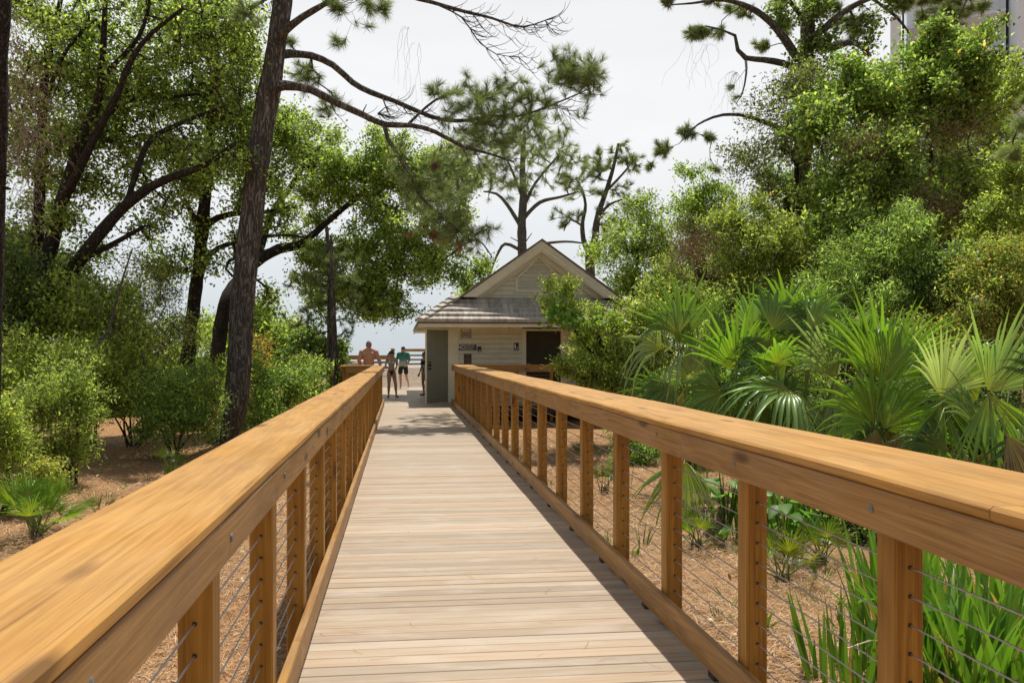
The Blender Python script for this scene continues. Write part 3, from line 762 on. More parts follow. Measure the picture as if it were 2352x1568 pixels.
fm = MB(); u = h_ / 2; fx = cx - w_ * 0.22; yy_ = y - 0.003
fm.cyl((fx, yy_, cz + u * 0.62), (fx, yy_ + 0.0025, cz + u * 0.62), u * 0.11)
fm.box(fx - w_ * 0.13, fx + w_ * 0.13, yy_, yy_ + 0.0025, cz - u * 0.02, cz + u * 0.46)
fm.box(fx - w_ * 0.11, fx - w_ * 0.015, yy_, yy_ + 0.0025, cz - u * 0.52, cz - u * 0.021)
fm.box(fx + w_ * 0.015, fx + w_ * 0.11, yy_, yy_ + 0.0025, cz - u * 0.52, cz - u * 0.021)
fm.build('standing_figure', WHT, r_)
fm = MB(); gx = cx + w_ * 0.2; gz = cz - u * 0.3
for k in range(10):
    t0 = R(-170 + 24 * k); t1 = R(-170 + 24 * (k + 1))
    if k < 9: fm.cyl((gx + math.cos(t0) * w_ * .17, yy_, gz + math.sin(t0) * w_ * .17), (gx + math.cos(t1) * w_ * .17, yy_, gz + math.sin(t1) * w_ * .17), 0.004, n=6)
fm.cyl((gx - w_ * .03, yy_, gz + u * 0.34), (gx - w_ * .03, yy_ + 0.0025, gz + u * 0.34), u * 0.055)
fm.cyl((gx - w_ * .03, yy_, gz + u * 0.26), (gx, yy_, gz + u * .04), 0.006, n=6); fm.cyl((gx, yy_, gz + u * .04), (gx + w_ * .13, yy_, gz + u * .03), 0.006, n=6); fm.cyl((gx + w_ * .13, yy_, gz + u * .03), (gx + w_ * .19, yy_, gz - u * .14), 0.006, n=6)
fm.build('wheelchair_symbol', WHT, r_)
put(r_, text_mesh('MEN', 0.042, cx + w_ * 0.02, y - 0.002, cz - u * 0.74, bold=0.001), WHT)
NBM = flat('black_notice_panel', (0.03, 0.026, 0.02), 0.35, 0.5, 0, 0.1)
r_, cx, cz, w_, h_, y = sign(1065.5, 1083, 812.5, 848, NBM, 'tall black notice with a yellow round emblem, low on the wall above the railing', None)
em = MB(); em.cyl((cx, y - 0.003, cz + h_ * 0.41), (cx, y - 0.0002, cz + h_ * 0.41), 0.042, n=20); em.build('emblem', flat('mustard_emblem', (0.30, 0.24, 0.05)), r_)
em = MB(); em.cyl((cx, y - 0.005, cz + h_ * 0.41), (cx, y - 0.0032, cz + h_ * 0.41), 0.026, n=16); em.build('emblem_centre', NBM, r_)
em = MB(); em.box(cx - w_ * 0.42, cx + w_ * 0.42, y - 0.002, y - 0.0002, cz + h_ * 0.17, cz + h_ * 0.215); em.build('heading_strip', flat('tan_strip', (0.24, 0.19, 0.12)), r_)
em = MB(); em.box(cx - w_ * 0.40, cx + w_ * 0.40, y - 0.002, y - 0.0002, cz - h_ * 0.4, cz + h_ * 0.12); em.build('notice_sheet', flat('brown_sheet', (0.13, 0.10, 0.065)), r_)
r_, cx, cz, w_, h_, y = sign(1097, 1105.5, 795.5, 807.5, BLACK, 'small black box with a red band beside the NO sign', None, 0.008, 'alarm_box', 'alarm box')
em = MB(); em.box(cx - w_ * 0.46, cx + w_ * 0.46, y - 0.04, y - 0.0002, cz - h_ * 0.46, cz + h_ * 0.46); em.build('case', BLACK, r_)
em = MB(); em.box(cx - w_ * 0.3, cx + w_ * 0.3, y - 0.043, y - 0.0402, cz + h_ * 0.14, cz + h_ * 0.32); em.build('red_band', flat('red_band', (0.35, 0.02, 0.02)), r_)
em = MB(); em.box(cx - w_ * 0.3, cx + w_ * 0.3, y - 0.043, y - 0.0402, cz - h_ * 0.34, cz - h_ * 0.22); em.build('white_band', WHT, r_)

# ------------------------------------------------------------------ people
def ico():
    bm = bmesh.new(); bmesh.ops.create_icosphere(bm, subdivisions=2, radius=1.0)
    bm.verts.ensure_lookup_table()
    v = np.array([x.co[:] for x in bm.verts]); f = np.array([[q.index for q in fa.verts] for fa in bm.faces]); bm.free()
    return v, f
ICV, ICF = ico()
class Blob:
    "union of balls, welded into one continuous skin by a voxel remesh"
    def __init__(s): s.b = []
    def ball(s, c, r):
        r = (r, r, r) if not hasattr(r, '__len__') else r
        s.b.append((tuple(c), tuple(r)))
    def limb(s, a, b, ra, rb, flat=1.0):
        a = Vector(a); b = Vector(b); n = max(2, int((b - a).length / (min(ra, rb) * 0.45)) + 1)
        for i in range(n + 1):
            t = i / n; r = ra + (rb - ra) * t; s.ball(a.lerp(b, t), (r, r * flat, r))
    def build(s, name, mat, parent, vox=0.008, smooth=3, cut=None):
        V = []; Fc = []
        for i, (c, r) in enumerate(s.b):
            V.append(ICV * np.array(r) + np.array(c)); Fc.append(ICF + i * len(ICV))
        me = np_mesh(name, np.concatenate(V), np.concatenate(Fc))
        o = bpy.data.objects.new('tmp', me); COL.objects.link(o)
        m = o.modifiers.new('r', 'REMESH'); m.mode = 'VOXEL'; m.voxel_size = vox
        m = o.modifiers.new('s', 'SMOOTH'); m.iterations = smooth; m.factor = 0.5
        bpy.context.view_layer.update()
        me2 = bpy.data.meshes.new_from_object(o.evaluated_get(bpy.context.evaluated_depsgraph_get()))
        bpy.data.objects.remove(o)
        if cut:   # keep only the skin where cut(x, y, z) is true
            bm = bmesh.new(); bm.from_mesh(me2)
            bmesh.ops.delete(bm, geom=[v for v in bm.verts if not cut(*v.co)], context='VERTS'); bm.to_mesh(me2); bm.free()
        me2.name = name
        me2.polygons.foreach_set('use_smooth', [True] * len(me2.polygons))
        return link(name, me2, mat, parent)
def skin(name, col):
    m = flat(name, col, 0.5, 0.35, 0, 0.08, 14, 0.03); b = m.node_tree.nodes['Principled BSDF']
    b.inputs['Subsurface Weight'].default_value = 0.08; b.inputs['Subsurface Scale'].default_value = 0.01
    return m
def head(bl, h, c, yaw, female=False):
    "head ball set with jaw, nose, ears; c = head centre; yaw turns the face"
    cx_, cy_, cz_ = c; s, co = math.sin(yaw), math.cos(yaw)
    def rot(x, y, z): return (cx_ + x * co - y * s, cy_ + x * s + y * co, cz_ + z)
    bl.ball(c, (0.048 * h, 0.056 * h, 0.060 * h))
    bl.ball(rot(0, -0.012 * h, -0.030 * h), (0.038 * h, 0.042 * h, 0.040 * h))
    bl.ball(rot(0, -0.030 * h, -0.052 * h), (0.016 * h, 0.014 * h, 0.012 * h))
    bl.ball(rot(0, -0.053 * h, -0.014 * h), (0.007 * h, 0.010 * h, 0.013 * h))
    bl.ball(rot(0, -0.047 * h, -0.036 * h), (0.015 * h, 0.006 * h, 0.006 * h))
    for sx in (-1, 1):
        bl.ball(rot(sx * 0.044 * h, 0.003 * h, -0.012 * h), (0.006 * h, 0.010 * h, 0.016 * h))
        bl.ball(rot(sx * 0.017 * h, -0.043 * h, 0.003 * h), (0.012 * h, 0.008 * h, 0.005 * h))
    return rot
def eyes(root, rot, h):
    mb = MB()
    for sx in (-1, 1): mb.ball(rot(sx * 0.017 * h, -0.0505 * h, -0.004 * h), 0.0052 * h, 8, 6)
    mb2 = mb.mesh('eyes', True); link('eyes', mb2, flat('eye_dark', (0.03, 0.02, 0.015), 0.3), root)
def hand(bl, wr, d, side, h, curl=0.5, fwd=Vector((0, -1, 0))):
    "palm, four bent unequal fingers, thumb from the side of the palm"
    d = Vector(d).normalized(); f = Vector(fwd); f = (f - d * f.dot(d)).normalized(); sd = d.cross(f)
    wr = Vector(wr); pc = wr + d * 0.028 * h
    bl.limb(wr, wr + d * 0.02 * h, 0.013 * h, 0.014 * h)
    for k in (-1, 0, 1): bl.ball(pc + f * k * 0.010 * h, 0.0125 * h)
    for k, ln in enumerate((0.040, 0.046, 0.043, 0.033)):
        o = pc + d * 0.016 * h + f * (0.017 - 0.0115 * k) * h
        m_ = o + d * ln * 0.5 * h + sd * side * 0.002 * h
        e = m_ + (d * (1 - curl * 0.6) + sd * side * curl * 0.8).normalized() * ln * 0.5 * h
        bl.limb(o, m_, 0.0056 * h, 0.0052 * h); bl.limb(m_, e, 0.0052 * h, 0.0044 * h)
    o = pc - d * 0.012 * h + f * 0.018 * h
    bl.limb(o, o + (f * 0.8 + d).normalized() * 0.018 * h, 0.0068 * h, 0.006 * h)
    bl.limb(o + (f * 0.8 + d).normalized() * 0.018 * h, o + (f * 0.5 + d).normalized() * 0.036 * h, 0.006 * h, 0.005 * h)
def torso(bl, h, w=1.0, belly=0.0, bust=0.0, lean=(0, 0)):
    lx, ly = lean
    bl.ball((lx, ly, 0.765 * h), (0.092 * h * w, 0.060 * h, 0.075 * h))
    bl.ball((lx, ly, 0.71 * h), (0.085 * h * w, 0.060 * h, 0.08 * h))
    bl.ball((lx * .6, ly * .6 - belly * 0.03 * h, 0.635 * h), (0.074 * h * w * (1 + .12 * belly), (0.052 + 0.018 * belly) * h, 0.075 * h))
    bl.ball((lx * .2, 0, 0.56 * h), (0.088 * h * (w if belly else 1), 0.060 * h, 0.06 * h))
    bl.limb((lx - 0.075 * h * w, ly, 0.812 * h), (lx + 0.075 * h * w, ly, 0.812 * h), 0.034 * h, 0.034 * h)
    bl.limb((lx, ly + 0.004 * h, 0.80 * h), (lx, ly - 0.004 * h, 0.885 * h), 0.036 * h, 0.031 * h)
    bl.limb((lx - 0.075 * h * w, ly + .008 * h, 0.828 * h), (lx, ly + .006 * h, 0.868 * h), 0.022 * h, 0.026 * h); bl.limb((lx + 0.075 * h * w, ly + .008 * h, 0.828 * h), (lx, ly + .006 * h, 0.868 * h), 0.022 * h, 0.026 * h)
    for sx in (-1, 1):
        if bust: bl.ball((lx + sx * 0.038 * h, ly - 0.052 * h, 0.735 * h), (0.032 * h, 0.028 * h, 0.030 * h))
        bl.ball((sx * 0.042 * h, 0.028 * h, 0.525 * h), (0.046 * h, 0.042 * h, 0.048 * h))
def arm(bl, h, sh, el, wr, side, curl=0.5, k=1.0, fwd=Vector((0, -1, 0))):
    bl.limb(sh, el, 0.031 * h * k, 0.022 * h * k); m_ = Vector(el).lerp(Vector(wr), 0.3)
    bl.limb(el, m_, 0.023 * h * k, 0.0235 * h * k); bl.limb(m_, wr, 0.0235 * h * k, 0.0145 * h)
    hand(bl, wr, Vector(wr) - Vector(el), side, h, curl, fwd)
def leg(bl, h, hip, kn, an, toe, k=1.0, foot=True):
    bl.limb(hip, kn, 0.052 * h * k, 0.033 * h * k)
    c = Vector(kn).lerp(Vector(an), 0.3) + Vector((0, 0.008 * h, 0))
    bl.limb(kn, c, 0.032 * h * k, 0.034 * h * k); bl.limb(c, an, 0.034 * h * k, 0.018 * h)
    if foot:
        an = Vector(an); toe = Vector(toe)
        bl.limb(an, toe, 0.02 * h, 0.014 * h); bl.ball(an + (an - toe).normalized() * 0.015 * h - Vector((0, 0, 0.012 * h)), 0.019 * h)
        sd = (toe - an).cross(Vector((0, 0, 1))).normalized()
        for q in (-1, 0, 1): bl.limb(an.lerp(toe, 0.6) + sd * q * 0.008 * h, toe + sd * q * 0.011 * h - Vector((0, 0, 0.003 * h)), 0.013 * h, 0.0095 * h)
def cap(root, rot, h, mat, yaw):
    bl = Blob(); c = rot(0, 0.001 * h, 0.018 * h); bl.ball(c, (0.053 * h, 0.061 * h, 0.050 * h))
    bl.limb(rot(-0.025 * h, -0.045 * h, 0.017 * h), rot(0.025 * h, -0.045 * h, 0.017 * h), 0.011 * h, 0.011 * h)
    for t_ in (-1, -.5, 0, .5, 1):
        bl.limb(rot(t_ * 0.03 * h, -0.045 * h, 0.015 * h), rot(t_ * 0.024 * h, -(0.098 - 0.012 * abs(t_)) * h, 0.006 * h), 0.0085 * h, 0.006 * h)
    zc = c[2] - 0.012 * h
    return bl.build('cap', mat, root, 0.006, 2)

def sweep(t0, t1): return t0, t1
def footpos(px, py, z=0.0):
    return gpt(px, py, z)

# --- woman in a cap and bikini, facing the camera, head turned to the man
def bikini_woman():
    p = footpos(899, 912); h = 110.0 / F * (p.x * SY + p.y * CY) * 0.985
    root = empty('person', (p.x - 0.0, p.y, 0.0), R(8), 'woman in grey cap, pale blue bikini top and black bottoms beside the left railing', 'person')
    SK = skin('tanned_skin_warm', (0.60, 0.35, 0.24)); b = Blob()
    torso(b, h, 0.86, 0, 1)
    hy = R(55); rot = head(b, h, (0.0, -0.012 * h, 0.925 * h), hy, True)
    # her right arm (picture left) hangs, elbow out, hand to the hip; the left arm crosses to the waist
    arm(b, h, (-0.094 * h, 0.0, 0.815 * h), (-0.125 * h, 0.02 * h, 0.655 * h), (-0.02 * h, -0.10 * h, 0.60 * h), -1, 0.7, 0.85)
    arm(b, h, (0.094 * h, 0.0, 0.815 * h), (0.118 * h, 0.01 * h, 0.655 * h), (0.062 * h, -0.10 * h, 0.575 * h), 1, 0.7, 0.85)
    leg(b, h, (-0.048 * h, 0, 0.50 * h), (-0.052 * h, -0.012 * h, 0.275 * h), (-0.062 * h, 0.0, 0.045 * h), (-0.075 * h, -0.075 * h, 0.022 * h), 1.02)
    leg(b, h, (0.048 * h, 0, 0.50 * h), (0.085 * h, -0.02 * h, 0.28 * h), (0.105 * h, 0.0, 0.045 * h), (0.125 * h, -0.072 * h, 0.022 * h), 1.02)
    b.build('body', SK, root, 0.0075, 2); eyes(root, rot, h)
    HR = flat('dark_brown_hair', (0.035, 0.02, 0.012), 0.5)
    hb = Blob(); hb.ball(rot(0, 0.014 * h, 0.004 * h), (0.050 * h, 0.053 * h, 0.056 * h))
    hb.limb(rot(0, 0.055 * h, 0.01 * h), rot(0.005 * h, 0.085 * h, -0.02 * h), 0.014 * h, 0.017 * h); hb.limb(rot(0.005 * h, 0.085 * h, -0.02 * h), rot(0, 0.078 * h, -0.085 * h), 0.017 * h, 0.006 * h)
    hb.build('hair', HR, root, 0.006, 1)
    cap(root, rot, h, flat('charcoal_cap', (0.07, 0.07, 0.08), 0.8, 0.2), hy)
    BT = flat('pale_blue_bikini', (0.55, 0.72, 0.74), 0.6, 0.3, 0, 0.05)
    bb = Blob()
    for sx in (-1, 1):
        bb.ball((sx * 0.038 * h, -0.056 * h, 0.733 * h), (0.033 * h, 0.028 * h, 0.030 * h))
        bb.limb((sx * 0.038 * h, -0.066 * h, 0.757 * h), (sx * 0.060 * h, -0.030 * h, 0.836 * h), 0.008 * h, 0.005 * h)
    for k in range(16):
        a0 = 2 * math.pi * k / 16; a1 = 2 * math.pi * (k + 1) / 16
        bb.limb((0.0760 * h * math.cos(a0), 0.064 * h * math.sin(a0), 0.712 * h), (0.0760 * h * math.cos(a1), 0.064 * h * math.sin(a1), 0.712 * h), 0.006 * h, 0.006 * h)
    bb.build('bikini_top', BT, root, 0.0065, 1)
    bo = Blob(); bo.ball((0, 0.0, 0.553 * h), (0.0905 * h, 0.064 * h, 0.030 * h)); bo.ball((0, -0.012 * h, 0.525 * h), (0.052 * h, 0.056 * h, 0.04 * h)); bo.ball((0, -0.01 * h, 0.50 * h), (0.026 * h, 0.056 * h, 0.03 * h))
    for sx in (-1, 1): bo.ball((sx * 0.04 * h, 0.032 * h, 0.53 * h), (0.046 * h, 0.042 * h, 0.040 * h))
    bo.build('bikini_bottom', flat('black_bikini', (0.012, 0.012, 0.014), 0.6), root, 0.0065, 1)
    SH = flat('black_shoe', (0.02, 0.02, 0.022), 0.6)
    for (a, t_) in (((-0.062 * h, 0.0, 0.026 * h), (-0.077 * h, -0.085 * h, 0.015 * h)), ((0.105 * h, 0.0, 0.026 * h), (0.127 * h, -0.08 * h, 0.015 * h))):
        s_ = Blob(); s_.limb(a, t_, 0.024 * h, 0.019 * h); s_.ball((a[0], a[1] + 0.016 * h, a[2] + 0.004 * h), 0.025 * h)
        s_.build('shoe', SH, root, 0.006, 1)
bikini_woman()

# --- man in teal shirt, walking towards the camera
def teal_man():
    p = footpos(926, 891); h = 96.5 / F * (p.x * SY + p.y * CY)
    root = empty('person', (p.x, p.y, 0), R(-4), 'man in navy cap, teal to white shirt and dark shorts walking towards the boardwalk', 'person')
    SK = skin('tanned_skin', (0.55, 0.34, 0.25)); b = Blob()
    torso(b, h, 1.05, 0.6); rot = head(b, h, (0, -0.015 * h, 0.925 * h), R(-6))
    arm(b, h, (-0.112 * h, 0, 0.815 * h), (-0.150 * h, 0.02 * h, 0.66 * h), (-0.115 * h, -0.09 * h, 0.565 * h), -1, 0.9)
    arm(b, h, (0.112 * h, 0, 0.815 * h), (0.150 * h, 0.02 * h, 0.66 * h), (0.085 * h, -0.10 * h, 0.555 * h), 1, 0.9)
    leg(b, h, (-0.05 * h, 0, 0.51 * h), (-0.062 * h, -0.05 * h, 0.285 * h), (-0.055 * h, -0.02 * h, 0.042 * h), (-0.06 * h, -0.11 * h, 0.018 * h))
    leg(b, h, (0.05 * h, 0, 0.51 * h), (0.072 * h, 0.0, 0.29 * h), (0.118 * h, 0.13 * h, 0.10 * h), (0.125 * h, 0.075 * h, 0.03 * h))
    b.build('body', SK, root, 0.008, 2); eyes(root, rot, h)
    cap(root, rot, h, flat('navy_cap', (0.018, 0.028, 0.06), 0.8, 0.2), 0)
    gl = MB()
    for sx in (-1, 1): gl.ball(rot(sx * 0.018 * h, -0.054 * h, -0.003 * h), (0.014 * h, 0.006 * h, 0.010 * h))
    link('sunglasses', gl.mesh('sunglasses', True), BLACK, root)
    m, t, bb, o = newmat('dip_dyed_cloth')
    tc = N(t, 'ShaderNodeTexCoord'); sp = N(t, 'ShaderNodeSeparateXYZ', {0: tc.outputs['Object']})
    nz_ = N(t, 'ShaderNodeTexNoise', {0: tc.outputs['Object'], 'Scale': 9.0, 'Detail': 4.0})
    ad = N(t, 'ShaderNodeMath', {0: nz_.outputs[0], 1: 0.10, 2: sp.outputs[2]}, operation='MULTIPLY_ADD')
    mrn = N(t, 'ShaderNodeMapRange', {0: ad.outputs[0], 1: 0.53 * h, 2: 0.86 * h})
    c = rampn(t, mrn.outputs[0], [(0.12, (0.60, 0.62, 0.60)), (0.42, (0.34, 0.50, 0.52)), (0.55, (0.10, 0.30, 0.33)), (1.0, (0.03, 0.20, 0.19))])
    t.links.new(c, bb.inputs['Base Color']); bb.inputs['Roughness'].default_value = 0.85
    s_ = Blob()
    s_.ball((0, 0, 0.77 * h), (0.108 * h, 0.074 * h, 0.075 * h)); s_.ball((0, -0.006 * h, 0.70 * h), (0.105 * h, 0.080 * h, 0.10 * h)); s_.ball((0, -0.012 * h, 0.62 * h), (0.102 * h, 0.084 * h, 0.10 * h))
    for k in range(18):
        a = 2 * math.pi * k / 18; s_.limb((0.088 * h * math.cos(a), 0.070 * h * math.sin(a) - 0.006 * h, 0.62 * h), (0.095 * h * math.cos(a), 0.070 * h * math.sin(a) - 0.006 * h, 0.518 * h), 0.014 * h, 0.010 * h)
    s_.ball((0, 0, 0.56 * h), (0.09 * h, 0.07 * h, 0.05 * h))
    s_.limb((-0.09 * h, 0, 0.818 * h), (0.09 * h, 0, 0.818 * h), 0.040 * h, 0.040 * h)
    for sx in (-1, 1): s_.limb((sx * 0.112 * h, 0, 0.812 * h), (sx * 0.142 * h, 0.014 * h, 0.70 * h), 0.041 * h, 0.036 * h)
    s_.build('shirt', m, root, 0.008, 2)
    q = Blob()
    q.ball((0, 0, 0.54 * h), (0.098 * h, 0.076 * h, 0.05 * h))
    q.limb((-0.052 * h, 0, 0.52 * h), (-0.066 * h, -0.036 * h, 0.375 * h), 0.060 * h, 0.055 * h); q.limb((0.052 * h, 0, 0.52 * h), (0.072 * h, -0.004 * h, 0.375 * h), 0.060 * h, 0.055 * h)
    q.build('shorts', flat('dark_patterned_shorts', (0.035, 0.042, 0.045), 0.85, 0.2, 0, 0.6, 22), root, 0.008, 2)
teal_man()

# --- bare-backed man, seen from behind over the short railing
def back_man():
    Y = 21.6; q = pt(847, 806, Y); top = pt(847, 783.5, Y).z; h = top / 0.985
    root = empty('person', (q.x, Y, 0), R(183), 'bare-backed man with short grey hair seen from behind, at the left end of the landing', 'person')
    SK = skin('sunburnt_skin', (0.60, 0.30, 0.19)); b = Blob()
    torso(b, h, 1.16, 1.0); rot = head(b, h, (0, -0.01 * h, 0.925 * h), R(4))
    arm(b, h, (0.118 * h, 0, 0.806 * h), (0.160 * h, 0.01 * h, 0.665 * h), (0.12 * h, -0.08 * h, 0.57 * h), 1, 0.6, 1.35)
    arm(b, h, (-0.118 * h, 0, 0.806 * h), (-0.172 * h, 0.02 * h, 0.665 * h), (-0.20 * h, -0.03 * h, 0.55 * h), -1, 0.6, 1.35)
    leg(b, h, (-0.05 * h, 0, 0.51 * h), (-0.058 * h, -0.01 * h, 0.285 * h), (-0.06 * h, 0.0, 0.042 * h), (-0.07 * h, -0.09 * h, 0.018 * h))
    leg(b, h, (0.05 * h, 0, 0.51 * h), (0.058 * h, -0.01 * h, 0.285 * h), (0.06 * h, 0.0, 0.042 * h), (0.07 * h, -0.09 * h, 0.018 * h))
    for sx in (-1, 1): b.ball((sx * 0.05 * h, 0.035 * h, 0.765 * h), (0.045 * h, 0.03 * h, 0.05 * h))
    b.build('body', SK, root, 0.008, 2); eyes(root, rot, h)
    hb = Blob(); hb.ball(rot(0, 0.008 * h, 0.012 * h), (0.0495 * h, 0.053 * h, 0.056 * h)); hb.ball(rot(0, 0.024 * h, -0.012 * h), (0.043 * h, 0.036 * h, 0.03 * h))
    hb.build('hair', flat('short_grey_hair', (0.30, 0.22, 0.175), 0.85, 0.15, 0, 0.25, 90), root, 0.006, 1)
    s_ = Blob(); s_.ball((0, 0, 0.53 * h), (0.105 * h, 0.078 * h, 0.05 * h))
    for sx in (-1, 1): s_.limb((sx * 0.052 * h, 0, 0.51 * h), (sx * 0.062 * h, -0.005 * h, 0.33 * h), 0.062 * h, 0.058 * h)
    s_.build('swim_shorts', flat('navy_shorts', (0.03, 0.04, 0.08), 0.8), root, 0.008, 2)
back_man()

# --- woman half hidden behind the open door
def door_woman():
    p = footpos(975, 908); h = 101.0 / F * (p.x * SY + p.y * CY)
    root = empty('person', (p.x, p.y, 0), R(-62), 'dark-haired woman in a black and white outfit half hidden behind the open green door', 'person')
    SK = skin('brown_skin', (0.42, 0.24, 0.16)); b = Blob()
    torso(b, h, 0.92, 0.3, 1); rot = head(b, h, (0, -0.012 * h, 0.925 * h), 0, True)
    arm(b, h, (-0.098 * h, 0, 0.815 * h), (-0.125 * h, -0.0 * h, 0.66 * h), (-0.135 * h, -0.055 * h, 0.50 * h), -1, 0.5, 0.9)
    arm(b, h, (0.098 * h, 0, 0.815 * h), (0.125 * h, 0.02 * h, 0.66 * h), (0.12 * h, -0.04 * h, 0.51 * h), 1, 0.5, 0.9)
    leg(b, h, (-0.048 * h, 0, 0.50 * h), (-0.055 * h, -0.01 * h, 0.28 * h), (-0.055 * h, 0.02 * h, 0.045 * h), (-0.06 * h, -0.06 * h, 0.022 * h))
    leg(b, h, (0.048 * h, 0, 0.50 * h), (0.055 * h, 0.03 * h, 0.28 * h), (0.055 * h, 0.08 * h, 0.05 * h), (0.06 * h, 0.0, 0.022 * h))
    b.build('body', SK, root, 0.008, 2); eyes(root, rot, h)
    HR = flat('black_curly_hair', (0.014, 0.01, 0.009), 0.6)
    hb = Blob(); hb.ball(rot(0, 0.012 * h, 0.012 * h), (0.054 * h, 0.056 * h, 0.056 * h))
    rr = random.Random(4)
    for k in range(46):
        a = rr.uniform(0, 6.28); z = rr.uniform(-0.10, 0.06) * h
        if math.sin(a) < -0.35 and z < 0.03 * h: continue
        hb.ball(rot(0.05 * h * math.cos(a), 0.018 * h + 0.045 * h * math.sin(a), z), rr.uniform(0.012, 0.02) * h)
    hb.build('hair', HR, root, 0.006, 1)
    m, t, bb, o = newmat('black_white_cloth')
    tc = N(t, 'ShaderNodeTexCoord'); wv = N(t, 'ShaderNodeTexWave', {0: tc.outputs['Object'], 'Scale': 5.0, 'Distortion': 5.0, 'Detail': 1.0})
    sp = N(t, 'ShaderNodeSeparateXYZ', {0: tc.outputs['Object']})
    lo = N(t, 'ShaderNodeMath', {0: sp.outputs[2], 1: 0.70 * h}, operation='LESS_THAN')
    mu = N(t, 'ShaderNodeMath', {0: lo.outputs[0], 1: N(t, 'ShaderNodeMath', {0: wv.outputs['Fac'], 1: 0.6}, operation='GREATER_THAN').outputs[0]}, operation='MULTIPLY')
    t.links.new(mixc(t, mu.outputs[0], (0.012, 0.012, 0.014), (0.6, 0.6, 0.6)), bb.inputs['Base Color']); bb.inputs['Roughness'].default_value = 0.8
    s_ = Blob(); s_.ball((0, 0, 0.76 * h), (0.098 * h, 0.07 * h, 0.065 * h)); s_.ball((0, -0.008 * h, 0.68 * h), (0.09 * h, 0.072 * h, 0.10 * h)); s_.ball((0, 0, 0.57 * h), (0.096 * h, 0.072 * h, 0.07 * h)); s_.ball((0, 0, 0.52 * h), (0.09 * h, 0.07 * h, 0.05 * h))
    for sx in (-1, 1): s_.ball((sx * 0.038 * h, -0.052 * h, 0.735 * h), (0.035 * h, 0.032 * h, 0.033 * h)); s_.limb((sx * 0.09 * h, 0, 0.815 * h), (sx * 0.105 * h, 0, 0.775 * h), 0.036 * h, 0.034 * h)
    s_.build('swimsuit', m, root, 0.008, 2)
    for (a, t_) in (((-0.055 * h, 0.02 * h, 0.026 * h), (-0.06 * h, -0.07 * h, 0.015 * h)), ((0.055 * h, 0.08 * h, 0.03 * h), (0.06 * h, -0.005 * h, 0.015 * h))):
        f = Blob(); f.limb(a, t_, 0.022 * h, 0.018 * h); f.build('shoe', BLACK, root, 0.006, 1)
door_woman()

# ------------------------------------------------------------------ vegetation machinery
BARKP = barkmat('pine_bark', (0.13, 0.115, 0.10), (0.29, 0.265, 0.235), 4.5, 0.2, 0.9, 0.04)
BARKO = barkmat('oak_bark', (0.045, 0.036, 0.028), (0.10, 0.085, 0.07), 9.0, 0.35, 0.8, 0.03)
BARKG = barkmat('pale_grey_bark', (0.13, 0.115, 0.10), (0.26, 0.24, 0.215), 9.0, 0.35, 0.6, 0.02)
TWIG = barkmat('twig_bark', (0.06, 0.045, 0.033), (0.13, 0.10, 0.075), 14.0, 0.5, 0.3, 0.01)
DRY = barkmat('dry_vine', (0.30, 0.22, 0.165), (0.52, 0.42, 0.34), 14.0, 0.5, 0.3, 0.01)
LEAF = leafmat('leaf', 0.5, 0.44, (1.42, 1.52, 0.95))
LEAFG = leafmat('glossy_leaf', 0.45, 0.42, (1.4, 1.5, 0.75), spec=0.4)
NEED = leafmat('pine_needle', 0.3, 0.5, (1.3, 1.4, 0.8), 0.35)
PALM = leafmat('palm_blade', 0.38, 0.33, (1.25, 1.35, 0.35), 0.5)

